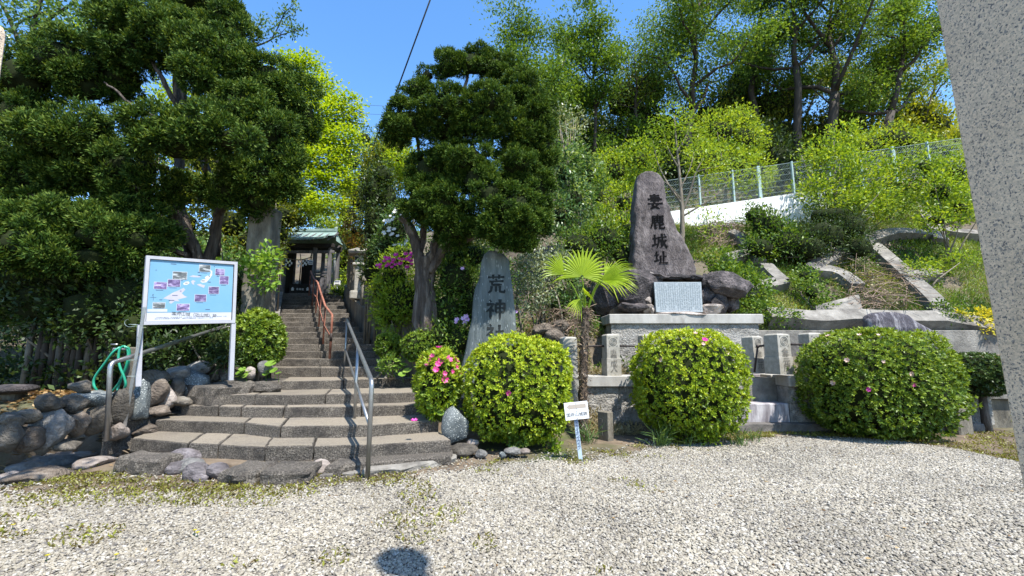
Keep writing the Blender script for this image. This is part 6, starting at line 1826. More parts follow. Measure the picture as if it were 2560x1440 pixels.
# left of the stairs
S_('climbing_shrub', 'bright leafed vine growing over the broad stone gate pillar', [(648, 660, 36, 30, 7.7), (660, 700, 26, 30, 7.7), (676, 640, 24, 20, 7.75)], 420, .11, .06, 'f_round', 71, base=(-4.6, 7.8, .9), csig=.06, core=0, stems=3, stem_r=.008)
S_('evergreen_shrub', 'dark broad leaved shrub with yellow tips between the gate pillar and the shrine roof', [(690, 585, 38, 40, 11.5), (672, 640, 34, 46, 11.0), (728, 552, 44, 24, 12), (696, 540, 50, 34, 11.5)], 2600, .095, .042, 'f_olive', 72, base=(-6.6, 12.2, 2.0), csig=.08)
S_('fir_sapling', 'feathery green conifer sprays hanging beside the gate pillar top', [(645, 545, 40, 26, 8.4), (660, 575, 34, 18, 8.3), (640, 520, 34, 20, 8.5)], 900, .09, .018, 'f_mid', 73, base=(-4.8, 8.6, .9), csig=.05, core=0, stems=3, stem_r=.012)
S_('hedge_shrub', 'low leafy shrubs with narrow leaves under the map board', [(470, 860, 50, 30, 7.0), (530, 855, 46, 34, 7.1), (420, 880, 40, 26, 6.9), (560, 890, 34, 26, 6.9)], 2600, .085, .026, 'f_dark', 74, base=(-5.1, 7.1, .7), csig=.06, bias=-.08)
S_('evergreen_shrub', 'big dark camellia like shrub filling the shade at the far left behind the hose', [(120, 760, 110, 80, 7.4), (230, 780, 90, 90, 7.2), (310, 740, 70, 80, 7.2), (60, 700, 110, 60, 7.4), (200, 700, 110, 50, 7.4), (330, 830, 50, 60, 7.0), (-40, 740, 90, 80, 7.4)], 7000, .085, .042, 'f_dark', 75, base=(-7.0, 7.6, .7), csig=.08)
S_('evergreen_shrub', 'dark shrub behind the map board legs in the juniper shade', [(420, 790, 80, 70, 7.9), (520, 780, 70, 70, 7.9), (440, 700, 70, 50, 8.4), (570, 720, 50, 60, 8.4)], 4200, .08, .036, 'f_dark', 76, base=(-5.9, 8.2, .8), csig=.08)
# round leaved plants
def round_leaves(label, pix, Y, seed, r=.07):
    t = thing('round_leaf_plant', P(pix[0][0], pix[0][1], Y), label, 'plant', 'round leaved ground plants')
    rg = np.random.RandomState(seed)
    for px, py, s_ in pix:
        c_ = P(px, py, Y + rg.uniform(-.08, .08)); rr_ = r * s_; n_ = Vector((rg.normal() * .3, -.55 + rg.normal() * .2, 1)).normalized()
        e1 = n_.orthogonal().normalized(); e2 = n_.cross(e1)
        V = [c_ - n_ * rr_ * .18] + [c_ + (e1 * math.cos(a) + e2 * math.sin(a)) * rr_ * (1 + .05 * math.sin(5 * a)) for a in np.linspace(.25, 6.03, 14)]
        o = mobj('leaf', V, [(0, i, i + 1) for i in range(1, 14)], MAT['f_round'], t)
        at = o.data.attributes.new('tint', 'FLOAT', 'FACE'); at.data.foreach_set('value', np.full(13, rg.uniform(.3, 1), np.float32))
        MB().tube([c_ - n_ * rr_ * .18, c_ + Vector((rg.normal() * .03, .03, -.14))], .004, 4).build('leaf_stalk', MAT['f_round'], o)
round_leaves('pale green round leaved plants beside the right leg of the map board', [(600, 930, 1), (612, 938, .8), (595, 940, .7), (622, 926, .7), (606, 922, .8)], 6.9, 1)
round_leaves('round leaved plants with a big sunlit leaf at the left end of the landing', [(676, 908, 1.2), (684, 925, .9), (670, 924, .8), (696, 932, .7), (664, 934, .7)], 7.0, 2)
round_leaves('round leaved plants hanging under the magenta azalea beside the steps', [(1062, 1005, .8), (1076, 1016, .8), (1090, 1024, .9), (1103, 1030, .8), (1058, 990, .7), (1110, 1036, .6), (1084, 1034, .6)], 5.85, 3)
round_leaves('dark round leaved plants between the ball shrubs and the landing', [(992, 900, .9), (1010, 910, 1), (1018, 925, 1.1), (1030, 900, .9), (1005, 935, .9), (985, 915, .7), (1020, 880, .8)], 7.4, 4)
S_('flower_bed_shrub', 'small reddish green azalea seedling right of the landing edge', [(975, 912, 26, 20, 7.5)], 420, .06, .026, 'f_mid', 77, base=(-2.1, 7.5, .85), csig=.04, core=0)
# nandina with narrow leaves by the short pillar
S_('nandina', 'yellow green narrow leaved plant before the balustrade posts', [(965, 770, 26, 34, 8.4), (975, 810, 22, 20, 8.3)], 520, .13, .020, 'f_bright', 78, base=(-2.4, 8.45, 1.2), csig=.05, core=0)

# ================================================================== GRASS TUFTS AND WEEDS
def tuft(label, px, py, n, h, seed, m='f_iris', spread=.35, group='grass tufts along the soil edge', sp=.05):
    c_ = G(px, py); rg = np.random.RandomState(seed)
    t = thing('grass_tuft', c_, label, 'grass tuft', group)
    Pn = np.stack([c_.x + rg.normal(size=n) * sp, c_.y + rg.normal(size=n) * sp, np.zeros(n)], 1)
    D0 = np.stack([rg.normal(size=n) * spread, rg.normal(size=n) * spread, np.ones(n)], 1)
    D0 = unit(D0); hh = h * (.6 + .5 * rg.rand(n))
    mid = Pn + D0 * (hh * .55)[:, None]
    D1 = unit(D0 + np.stack([D0[:, 0] * 1.3, D0[:, 1] * 1.3, -rg.rand(n) * .7], 1))
    A = np.concatenate([Pn, mid - D0 * .02]); D = np.concatenate([D0, D1]); L = np.concatenate([hh * .62, hh * .55])
    leafobj('blades', A, D, rg.normal(size=(2 * n, 3)), L, np.concatenate([np.full(n, .012), np.full(n, .010)]), MAT[m], t, np.tile(rg.rand(n), 2))
tuft('large drooping tuft of narrow grey green leaves in front of the middle bush', 1652, 1118, 70, .40, 1, spread=.5)
tuft('upright tuft of narrow leaves behind the direction sign stake', 1472, 1110, 46, .34, 2, spread=.3)
tuft('upright yellow based leaf tuft right of the middle bush', 1848, 1116, 44, .30, 3, spread=.35)
tuft('smaller thin tuft beside the upright one right of the middle bush', 1884, 1106, 26, .22, 4, spread=.35)
tuft('sparse thin tuft between the drooping tuft and the middle bush', 1728, 1120, 16, .24, 5, spread=.4)
for i, (px, py) in enumerate(((2420, 1060), (2470, 1052), (2500, 1062))):
    tuft(['dark strappy leaf tuft left of the small clipped tree trunk', 'dark strappy leaf tuft right behind the small clipped tree trunk', 'dark strappy leaf tuft nearest the right granite pillar'][i], px, py, 50, .38, 20 + i, spread=.55, sp=.08)
S_('azalea_seedling', 'small bright yellow green azalea shoots at the lower right of the middle bush', [(1770, 1092, 34, 14, 6.15), (1815, 1062, 22, 22, 6.3)], 620, .05, .022, 'f_bright', 79, base=(2.8, 6.2, 0), csig=.04, core=0, stems=4, stem_r=.006)
S_('weed_clump', 'small leafy weed in the sand left of the direction sign', [(1384, 1122, 16, 12, 5.75)], 120, .06, .03, 'f_bright', 80, base=(.55, 5.75, 0), csig=.03, core=0, stems=2, stem_r=.004)
S_('weed_clump', 'leafy green weed at the base of the round bush', [(1300, 1100, 26, 12, 5.7)], 160, .06, .034, 'f_mid', 81, base=(.1, 5.7, 0), csig=.03, core=0, stems=2, stem_r=.004)
rg = np.random.RandomState(6)
n = 26000
wx = rg.uniform(-6.5, 8.5, n); wy_ = edge_y(wx) + rg.normal(size=n) * .30 + .12
wn_ = np.array([noise.noise(Vector((x * 2.1, y * 2.1, 5))) for x, y in zip(wx, wy_)])
wn2 = np.array([noise.noise(Vector((x * 6.3, y * 6.3, 15))) for x, y in zip(wx, wy_)])
k_ = (wn_ + .7 * wn2 > .26) & (wy_ < 6.2)
wx, wy_ = wx[k_], wy_[k_]
# scattered weeds in the gravel at the left
n2 = 20000
ax2 = rg.uniform(-5, 1.5, n2); ay2 = 2.0 + 2.8 * rg.rand(n2)
pn = np.array([noise.noise(Vector((x * .8 + 4, y * .8, 2))) + .5 * noise.noise(Vector((x * 3, y * 3, 2))) for x, y in zip(ax2, ay2)])
lim = .22 + .10 * np.clip(ax2 + 2.5, 0, 3) 
k_ = pn > lim
wx = np.concatenate([wx, ax2[k_]]); wy_ = np.concatenate([wy_, ay2[k_]])
# inside the kerb of the stairs
n3 = 1800
ix = rg.uniform(-4.2, -1.9, n3); iy = rg.uniform(3.75, 4.5, n3); wx = np.concatenate([wx, ix]); wy_ = np.concatenate([wy_, iy])
n4 = 14000
jx = rg.uniform(2.2, 8.6, n4); jy = edge_y(jx) + .85 * rg.rand(n4) ** 1.6; kk_ = np.array([noise.noise(Vector((x * 1.7, y * 1.7, 31))) for x, y in zip(jx, jy)]) > -.35
wx = np.concatenate([wx, jx[kk_]]); wy_ = np.concatenate([wy_, jy[kk_]])
n7 = 16000
jx = rg.uniform(4.8, 8.8, n7); jy = rg.uniform(4.3, 7.2, n7); kk_ = (np.array([noise.noise(Vector((x * 1.9, y * 1.9, 53))) + .5 * noise.noise(Vector((x * 6, y * 6, 5))) for x, y in zip(jx, jy)]) > -.12) & (jy > edge_y(jx))
wx = np.concatenate([wx, jx[kk_]]); wy_ = np.concatenate([wy_, jy[kk_]])
n6 = 5000
jx = rg.uniform(-4.0, -1.6, n6); jy = rg.uniform(2.0, 3.4, n6); kk_ = (np.array([noise.noise(Vector((x * 1.6, y * 1.6, 47))) for x, y in zip(jx, jy)]) > .10 + .25 * (jx + 3.2)) 
wx = np.concatenate([wx, jx[kk_]]); wy_ = np.concatenate([wy_, jy[kk_]])
n5 = 9000
jx = rg.uniform(-6.2, -2.6, n5); jy = edge_y(jx) + rg.rand(n5) * .9 - .25; kk_ = np.array([noise.noise(Vector((x * 2.3, y * 2.3, 37))) + .6 * noise.noise(Vector((x * 7, y * 7, 3))) for x, y in zip(jx, jy)]) > .24
wx = np.concatenate([wx, jx[kk_]]); wy_ = np.concatenate([wy_, jy[kk_]])
n = len(wx)
leafobj('weeds', np.stack([wx, wy_, np.full(n, .004) + .014 * rg.rand(n)], 1), np.stack([rg.normal(size=n), rg.normal(size=n), .35 + rg.rand(n) * .9], 1), rg.normal(size=(n, 3)) + np.array([0, 0, .8]), .018 + .034 * rg.rand(n) ** 2, .008 + .010 * rg.rand(n), MAT['f_weed'], None, kind='stuff')
yf = rg.rand(40)
for i, (px, py) in enumerate(((485, 1344), (492, 1350), (288, 1408), (115, 1410), (60, 1345), (30, 1330))):
    c_ = G(px, py); t = thing('dandelion', c_, ['small yellow flower in the gravel below the kerb slabs', 'second small yellow flower touching the one below the kerb slabs', 'yellow flower in the weeds near the bottom edge', 'yellow flower in the weeds at bottom left', 'yellow flower in the weed patch at the left edge, nearer', 'yellow flower in the weed patch at the left edge, farther'][i], 'flower', 'small yellow flowers in the gravel')
    a = np.linspace(0, 6.28, 9)[:-1]
    leafobj('petals', np.tile(np.array(c_) + np.array([0, 0, .045]), (8, 1)), np.stack([np.cos(a), np.sin(a), np.full(8, .4)], 1), np.tile([0, 0, 1.], (8, 1)), .016, .012, MAT['f_yellow'], t)
    MB().tube([c_, c_ + Vector((0, 0, .045))], .002, 4).build('stem', MAT['f_grass'], t)

# ================================================================== HILLSIDE COVER
rg = np.random.RandomState(12)
def cover(name, n, xr, yr, m, L, W, lift, thr, fr, seed, bias=0., up=.5, above=None):
    x = rg.uniform(xr[0], xr[1], n); y = rg.uniform(yr[0], yr[1], n)
    q = np.array([noise.noise(Vector((a * fr, b_ * fr, seed))) for a, b_ in zip(x, y)])
    k = q > thr
    if above is not None: k &= above(x, y)
    x, y, q = x[k], y[k], q[k]; n = len(x)
    z = hz(x, y) + lift * rg.rand(n) * (.4 + 1.2 * np.clip(q - thr, 0, 1))
    t = .45 + bias + .35 * np.array([noise.noise(Vector((a * 1.1, b_ * 1.1, seed + 9))) for a, b_ in zip(x, y)]) * 2 + rg.normal(size=n) * .15
    return leafobj(name, np.stack([x, y, z], 1), rg.normal(size=(n, 3)) + np.array([0, -.3, up]), rg.normal(size=(n, 3)) * .6 + np.array([0, -.4, .9]), L * (.6 + .8 * rg.rand(n)), W * (.7 + .6 * rg.rand(n)), MAT[m], None, t, kind='stuff')
notstair = lambda x, y: (x > -1.5 - (y - 8.3) * .56) | (x < -4.9 - (y - 8.3) * .51)
cover('slope_grass', 70000, (4.6, 14.5), (8.95, 13.2), 'f_grass', .12, .014, .12, -.12, .55, 3, up=1.0)
cover('slope_dry_grass', 24000, (1.6, 14.5), (8.95, 13.2), 'f_drygrass', .13, .010, .08, .02, .8, 7, up=.6)
cover('road_verge', 26000, (8.5, 17), (13.0, 16.2), 'f_grass', .16, .03, .35, -.5, .6, 5, up=.8)
cover('slope_creeper', 34000, (1.5, 11.5), (8.95, 12.9), 'f_mid', .06, .04, .16, -.04, .75, 11)
cover('bank_litter', 16000, (.3, 2.0), (6.9, 9.6), 'f_drygrass', .10, .012, .10, -.5, .8, 41, up=.5)
cover('bank_creeper', 7000, (.3, 1.9), (7.2, 9.6), 'f_mid', .06, .035, .25, .05, .9, 43)
cover('undergrowth', 30000, (-9, 3.0), (8.0, 17), 'f_mid', .10, .045, .5, -.25, .5, 17, bias=-.1, above=notstair)
cover('hill_undergrowth', 40000, (-4, 26), (15.8, 27), 'f_olive', .15, .07, .9, -.35, .4, 19, bias=-.12)
cover('far_undergrowth', 30000, (-26, -6), (14, 32), 'f_mid', .20, .09, 1.2, -.5, .4, 29, bias=-.1, above=notstair)
cover('left_undergrowth', 26000, (-14, -5.4), (7.0, 15), 'f_dark', .11, .05, .7, -.5, .5, 23, above=notstair)

# slope shrubs and saplings
def SH(label, bl, n, L, W, m, seed, name='shrub', **kw):
    B = [pxblob(*b) for b in bl]; b0 = B[0]; cx, cy = b0[0], b0[1]
    return shrub(name, label, name.replace('_', ' '), B, n, L, W, MAT[m], seed, base=(cx, cy, hzf(cx, cy)), **kw)
SH('dark green shrub on the slope right of the monument, above the curved beam', [(1920, 570, 56, 50, 11.3), (1960, 610, 60, 50, 11.0), (1890, 540, 40, 30, 11.6), (1900, 620, 40, 34, 10.8)], 3600, .085, .036, 'f_mid', 101, csig=.08, bias=-.10)
SH('dense dark yew like shrub under the tall sapling in the middle of the slope', [(2060, 590, 70, 50, 11.0), (2120, 570, 60, 50, 11.2), (2020, 620, 60, 40, 10.8), (2150, 620, 40, 36, 10.7), (2080, 540, 80, 30, 11.4)], 5200, .075, .024, 'f_dark', 102, csig=.07, bias=.12)
SH('tall bright sapling thicket in front of the mesh fence', [(2060, 400, 60, 70, 12.0), (2130, 430, 70, 70, 11.8), (2040, 480, 60, 50, 11.8), (2180, 480, 70, 50, 11.6), (2110, 350, 50, 50, 12.2), (2230, 430, 50, 50, 12.0), (2130, 510, 80, 30, 11.4), (2210, 510, 60, 36, 11.6), (2260, 480, 40, 40, 12)], 8600, .10, .045, 'f_bright', 103, 'sapling_thicket', csig=.10, core=0, stems=12, stem_r=.02, tintvar=.4, inner=.9)
SH('low bright shrub with pale curled twigs near the right granite pillar', [(2350, 480, 50, 60, 11.0), (2390, 440, 50, 60, 11.4), (2400, 520, 40, 40, 10.8), (2340, 550, 50, 30, 10.8), (2310, 420, 40, 40, 11.6)], 4200, .09, .042, 'f_bright', 104, csig=.09, core=.4, tintvar=.45)
SH('round yellow green shrub on the hillside road behind the mesh fence', [(2230, 355, 70, 44, 15.6), (2170, 370, 50, 40, 15.4), (2280, 370, 50, 40, 15.6), (2350, 380, 60, 30, 15.2)], 5000, .095, .045, 'f_bright', 105, bias=.14, csig=.10)
SH('large bright yellow green shrub rising behind the fence right of the monument', [(1800, 330, 66, 60, 15.2), (1860, 350, 56, 60, 15.2), (1830, 420, 80, 60, 14.8), (1770, 400, 60, 60, 14.8), (1890, 430, 44, 50, 14.6), (1850, 300, 40, 40, 15.5)], 8600, .095, .042, 'f_bright', 106, bias=.14, csig=.10, core=.5)
SH('mass of light green saplings left of the monument', [(1540, 430, 66, 66, 12.6), (1600, 400, 50, 60, 12.8), (1490, 490, 60, 60, 12.2), (1560, 510, 60, 50, 12.0), (1620, 480, 30, 50, 12.4), (1500, 560, 56, 40, 11.6), (1570, 570, 40, 30, 11.4)], 8200, .095, .042, 'f_bright', 107, 'sapling_thicket', csig=.10, core=.35, stems=12, stem_r=.02, tintvar=.45)
SH('hanging pale green shrub with silvery leaves at the right of the middle juniper', [(1410, 430, 44, 70, 10.6), (1440, 500, 44, 60, 10.4), (1400, 540, 40, 50, 10.2), (1440, 400, 40, 40, 11.0), (1470, 440, 40, 50, 11)], 4200, .12, .04, 'f_broad', 108, csig=.09, core=.4, droop=.6, tintvar=.5)
SH('pale half bare thicket behind the right side of the middle juniper', [(1420, 340, 44, 40, 13.5), (1440, 300, 30, 30, 14), (1400, 300, 30, 40, 13.6)], 900, .10, .04, 'f_silver', 109, core=0, stems=10, stem_r=.02)
SH('tangle of dry bramble stems on the slope between the long beams', [(2170, 730, 60, 40, 9.9), (2120, 690, 50, 30, 10.2), (2200, 780, 50, 30, 9.6)], 500, .06, .03, 'f_drygrass', 110, 'bramble', core=0, stems=0)
br_ = thing('dry_bramble', hp_(1150, 1080), 'big heap of dry brown bramble canes above the dark streaked boulder', 'bramble')
mb = MB(); r2 = np.random.RandomState(14)
for k in range(170):
    c_ = hp_(980 + 420 * r2.rand(), 960 + 330 * r2.rand()) + Vector((0, -.05, .05 + .25 * r2.rand())); d = Vector(r2.normal(size=3)) * .32; d.z = d.z * .5
    mb.tube([c_ - d, c_ - d * .3 + Vector((0, 0, .10)), c_ + d * .4 + Vector((0, 0, .09)), c_ + d], .006, 3, caps=False)
mb.build('canes', MAT['deadstem'], br_); br_['kind'] = 'stuff'
br2 = thing('dry_vines', hp_(60, 640), 'mat of dry brown vines hanging over the slope right of the tall monument', 'dry vines')
mb = MB()
for k in range(240):
    c_ = hp_(-40 + 260 * r2.rand(), 600 + 180 * r2.rand()) + Vector((0, -.03, .03 + .10 * r2.rand())); d = Vector((r2.normal() * .25, r2.normal() * .10, -.12 + r2.normal() * .12))
    mb.tube([c_ - d, c_ + Vector((0, 0, .06)), c_ + d], .006, 3, caps=False)
mb.build('stems', MAT['deadstem'], br2); br2['kind'] = 'stuff'
SH('ivy patch on the slope just right of the monument foot', [(1800, 650, 40, 26, 9.6), (1840, 700, 50, 30, 9.4), (1880, 730, 50, 34, 9.3), (1870, 690, 40, 26, 9.6), (1810, 680, 30, 20, 9.3)], 2600, .065, .05, 'f_mid', 111, 'ivy', core=0, stems=0, csig=.06)
SH('low creeper patch above the smooth concrete beam behind the step posts', [(1900, 780, 60, 22, 9.0), (1950, 790, 50, 18, 8.95), (1860, 765, 36, 18, 9.1)], 1400, .055, .04, 'f_mid', 112, 'creeper', core=0, stems=0, csig=.05)
SH('small green shrub on the slope under the middle beams', [(2030, 730, 36, 40, 9.6), (2060, 770, 30, 26, 9.4), (2010, 690, 30, 26, 9.8)], 1300, .06, .036, 'f_mid', 113, csig=.05, core=.4)
SH('bright yellow leafed shoots beside the right granite pillar', [(2440, 790, 36, 18, 8.9), (2460, 820, 30, 16, 8.8)], 420, .08, .04, 'f_yellow', 114, csig=.05, core=0, stems=4, stem_r=.006)
SH('small round green shrub left of the yellow shoots near the right pillar', [(2390, 800, 34, 26, 9.0), (2360, 770, 26, 20, 9.2)], 900, .06, .03, 'f_mid', 115, csig=.05, core=.4)
SH('grassy shrub clump under the upper right beam', [(2300, 670, 40, 26, 10.2), (2400, 650, 40, 20, 10.4)], 900, .07, .03, 'f_bright', 116, csig=.06, core=0, stems=3)

# bare young tree behind the monument
def sapling(label, base, limbs, clusters, n, L, W, m, seed, r0=.05, sig=.22, bark='twig', name='young_tree'):
    t = thing(name, base, label, 'tree'); rg_ = np.random.RandomState(seed); mb = MB()
    for pts, ra, rb in limbs:
        V = smooth([P(*p) for p in pts], 5); k = len(V)
        mb.tube(V, [ra + (rb - ra) * i / (k - 1) for i in range(k)], 7)
    mb.build('trunk', MAT[bark], t, True)
    C = np.array([P(*c)[:] for c in clusters]); idx = rg_.randint(len(C), size=n)
    pos = C[idx] + rg_.normal(size=(n, 3)) * sig
    ct = rg_.rand(len(C))
    leafobj('crown', pos, rg_.normal(size=(n, 3)) + np.array([0, 0, -.2]), rg_.normal(size=(n, 3)) * .5 + np.array([0, 0, 1]), L * (.7 + .6 * rg_.rand(n)), W, MAT[m], t, .5 + .5 * (ct[idx] - .5) + rg_.normal(size=n) * .15)
    return t
yb = P(1705, 600, 11.6)
sapling('young tree with many bare grey branches and sparse pale leaves right behind the monument', (yb.x, 11.6, hzf(yb.x, 11.6)), [
    ([(1705, 640, 11.6), (1706, 560, 11.6), (1704, 500, 11.6), (1698, 430, 11.6), (1690, 350, 11.6), (1686, 290, 11.6)], .075, .015),
    ([(1706, 530, 11.6), (1725, 480, 11.5), (1740, 430, 11.4), (1760, 395, 11.4)], .04, .01), ([(1705, 510, 11.6), (1670, 460, 11.6), (1645, 410, 11.7), (1632, 350, 11.7)], .035, .01),
    ([(1708, 540, 11.6), (1750, 515, 11.4), (1790, 490, 11.3), (1815, 462, 11.3)], .03, .008), ([(1702, 470, 11.6), (1725, 420, 11.7), (1735, 380, 11.8)], .025, .008),
    ([(1696, 420, 11.6), (1670, 370, 11.6), (1660, 330, 11.7)], .022, .007), ([(1692, 380, 11.6), (1715, 340, 11.6), (1725, 310, 11.6)], .02, .006), ([(1704, 500, 11.6), (1680, 470, 11.4), (1655, 450, 11.4)], .02, .006),
    ([(1740, 430, 11.4), (1775, 420, 11.3), (1800, 415, 11.3)], .015, .005)],
    [(1686, 290, 11.6), (1690, 310, 11.6), (1632, 345, 11.7), (1640, 380, 11.7), (1660, 325, 11.7), (1725, 312, 11.6), (1740, 385, 11.6), (1765, 395, 11.4), (1680, 350, 11.5), (1620, 370, 11.7), (1705, 330, 11.6), (1800, 412, 11.3), (1780, 560, 11.2), (1765, 540, 11.2), (1660, 300, 11.7), (1715, 290, 11.7), (1780, 440, 11.5), (1840, 430, 11.8), (1870, 460, 11.9), (1760, 350, 11.8), (1800, 380, 11.8), (1840, 400, 12), (1640, 420, 11.6), (1900, 440, 12)], 3000, .095, .038, 'f_bright', 121, sig=.24)

# ================================================================== THE WOOD ON THE HILL
def base_at(px, Y):
    x = (px - 1280) / F * Y * 1.0
    return Vector((x, Y, hzf(x, Y)))
def TR(label, pxb, Y, pxt, pyt, seed, r0, spread, n, L, W, m, **kw):
    return make_tree('broadleaf_tree', label, base_at(pxb, Y), P(pxt, pyt, Y), seed, r0, spread, n, L, W, MAT[m], group=None, **kw)
TR('tall dark trunked tree with spreading crown above the monument', 1737, 19.5, 1755, -60, 131, .20, 3.0, 24700, .135, .064, 'f_tree', fork=.36, limbs=9, tipsig=.42, bias=.06)
TR('tall tree leaning left on the hill, left of the forked one', 2035, 19.5, 1975, -120, 132, .19, 2.6, 16900, .135, .064, 'f_tree', fork=.5, limbs=7, tipsig=.36)
TR('tallest tree on the hill, its trunk forking into many rising limbs', 2098, 19.0, 2120, -190, 133, .25, 3.3, 27300, .135, .064, 'f_tree', fork=.36, limbs=10, tipsig=.45, bias=.04, rise=.9)
TR('tree with a long low limb to the left near the right granite pillar', 2226, 18.6, 2275, -20, 134, .21, 2.7, 19500, .135, .064, 'f_tree', fork=.42, limbs=7, tipsig=.34, bias=.06)
TR('light green tree above the left edge of the sapling mass, second from the middle juniper', 1492, 18.5, 1495, 0, 135, .13, 1.75, 15000, .15, .065, 'f_tree', fork=.2, limbs=8, tipsig=.32, rise=.9, bias=-.12)
TR('pale green tree showing directly behind the top of the middle juniper', 1310, 17.5, 1300, 45, 136, .13, 1.9, 15000, .14, .06, 'f_tree', fork=.2, limbs=8, tipsig=.36, rise=.9, bias=-.08)
TR('slender sparse tree with thin stems between two fuller trees left of the monument top', 1600, 20, 1590, 90, 137, .09, 1.5, 2000, .14, .06, 'f_olive', fork=.5, limbs=6, tipsig=.4)
TR('sparse golden tree at the top right against the sky', 2345, 22, 2350, 130, 138, .12, 2.0, 2600, .15, .07, 'f_gold', fork=.4, limbs=6, tipsig=.4)
TR('tall green tree filling the top edge between the two tall dark trunks', 1900, 21.5, 1900, -150, 139, .17, 2.6, 11000, .16, .075, 'f_tree', fork=.5, limbs=7, tipsig=.4)
TR('pale tree low behind the left shoulder of the middle juniper', 1390, 20.5, 1385, 170, 140, .10, 1.8, 7000, .15, .07, 'f_bright', fork=.4, limbs=7, tipsig=.4, bias=-.05)
WOOD = [  # dark palettes here put the canopy's shade into the leaf colour
 ('dark olive tree in the shade above the sapling mass', [(1440, 380, 80, 60, 20.5), (1500, 350, 70, 60, 21), (1400, 420, 60, 50, 20)], 'f_dark', 151),
 ('dark olive tree in the shade directly above the monument', [(1600, 370, 80, 70, 21), (1660, 330, 70, 70, 21.5), (1560, 400, 60, 50, 20.5)], 'f_dark', 152),
 ('dark shaded tree behind the tall tree above the monument', [(1770, 310, 80, 70, 22), (1830, 260, 70, 60, 22.5), (1720, 360, 70, 60, 21)], 'f_olive', 153),
 ('brownish shaded tree behind the leaning tree', [(1930, 270, 90, 70, 22.5), (1990, 220, 70, 60, 23), (1950, 340, 80, 60, 21.5)], 'f_olive', 154),
 ('dark shaded tree at the foot of the forked tree', [(2060, 340, 80, 60, 21), (2120, 300, 70, 60, 21.5), (2010, 380, 60, 50, 20.5)], 'f_olive', 155),
 ('mid green tree filling the gap left of the tall tree above the monument', [(1560, 250, 70, 80, 22), (1630, 220, 60, 70, 22.5), (1600, 300, 60, 60, 21.5)], 'f_mid', 190),
 ('green tree low behind the light green one above the saplings', [(1430, 270, 60, 70, 22), (1400, 330, 60, 60, 21.5), (1470, 330, 50, 60, 21)], 'f_mid', 191),
 ('olive tree whose crown shows between the tall and the leaning tree', [(1860, 210, 70, 70, 23.5), (1900, 150, 60, 60, 24), (1830, 280, 60, 60, 22.5)], 'f_mid', 192),
 ('reddish gold treetop behind the forked tree', [(2150, 230, 70, 60, 24), (2080, 190, 60, 50, 24.5), (2210, 200, 50, 50, 24)], 'f_gold', 156),
 ('golden olive tree beside the right granite pillar', [(2280, 290, 70, 60, 22), (2340, 320, 60, 60, 21.5), (2240, 330, 60, 40, 21.5)], 'f_gold', 157),
 ('yellow olive shrubby tree below the sparse golden one', [(2360, 390, 60, 50, 18.5), (2300, 360, 50, 40, 19), (2410, 370, 60, 50, 18.5)], 'f_gold', 158),
 ('dark thicket low on the hill behind the bright shrub', [(1950, 400, 70, 60, 19), (1900, 360, 60, 60, 19.5), (1700, 420, 70, 50, 18.5)], 'f_dark', 159)]
for lab, bl, m, sd_ in WOOD:
    SH(lab, bl, 4200, .17, .085, m, sd_, 'woodland_tree', csig=.16, core=.62, stems=4, stem_r=.07, stem_mat='darkbark', tintvar=.45)

# ================================================================== TREES BEHIND THE STAIRS AND THE BIG JUNIPER
mp = [pxblob(*b) for b in [(765, 175, 44, 40, 13), (720, 160, 40, 34, 13), (800, 225, 50, 36, 12.8), (820, 285, 60, 44, 12.6), (872, 275, 34, 44, 12.6), (770, 330, 70, 46, 12.6), (850, 350, 56, 40, 12.4), (800, 400, 80, 40, 12.2), (730, 400, 60, 50, 12.6), (760, 460, 80, 36, 12.2), (840, 450, 50, 34, 12.2), (800, 510, 70, 26, 12), (700, 300, 60, 60, 13), (720, 240, 56, 50, 13.2)]]
mt = shrub('maple_tree', 'bright yellow green maple against the sky between the two junipers', 'maple', mp, 27000, .095, .055, MAT['f_maple'], 161, base=(-8.1, 13.2, hzf(-8.1, 13.2)), csig=.15, core=0, stems=0, up=.1, jitter=.9, inner=.55, tintvar=.4, flat=.3, clump=14)
sk_ = np.random.RandomState(5); mb = MB(); q0_ = Vector((-8.1, 13.2, hzf(-8.1, 13.2)))
fk_ = P(730, 440, 13); mb.tube(wander(q0_, fk_, 5, .1, sk_), list(np.linspace(.14, .09, 6)), 8)
for b_ in mp: mb.tube(wander(fk_, Vector(b_[:3]), 5, .15, sk_, sag=-.15), list(np.linspace(.06, .012, 6)), 6)
mb.build('trunk', MAT['darkbark'], mt, True)
def ST_(label, bl, n, L, W, m, seed, name='tree', **kw): return SH(label, bl, n, L, W, m, seed, name, **kw)
ST_('light green maple spreading just above the shrine roof', [(770, 545, 60, 26, 16.5), (820, 560, 50, 24, 16.6), (740, 530, 50, 30, 16.2), (790, 520, 60, 20, 16.8)], 4200, .095, .055, 'f_bright', 162, 'maple_tree', csig=.10, core=0, inner=.8, bias=.05)
ST_('yellow olive leaved tree behind the grey steel pole', [(870, 540, 40, 50, 17.5), (850, 590, 40, 50, 17.5), (900, 500, 40, 50, 17.8), (880, 620, 40, 40, 17)], 3800, .11, .055, 'f_gold', 163, csig=.10, core=.5, bias=-.2)
ST_('reddish green maple right of the shrine gate', [(885, 580, 26, 34, 13.6), (905, 610, 26, 36, 13.4), (896, 640, 22, 20, 13.2)], 1700, .085, .045, 'f_red', 164, 'maple_tree', csig=.08, core=.3)
ST_('dark glossy evergreen column between the stairway and the grey juniper limb', [(930, 480, 30, 60, 9.9), (935, 560, 34, 60, 9.8), (940, 630, 30, 50, 9.7), (955, 440, 30, 40, 10), (930, 680, 26, 40, 9.6), (970, 500, 30, 50, 10)], 4600, .075, .036, 'f_dark', 165, 'evergreen_tree', csig=.07, core=.75, bias=.1)
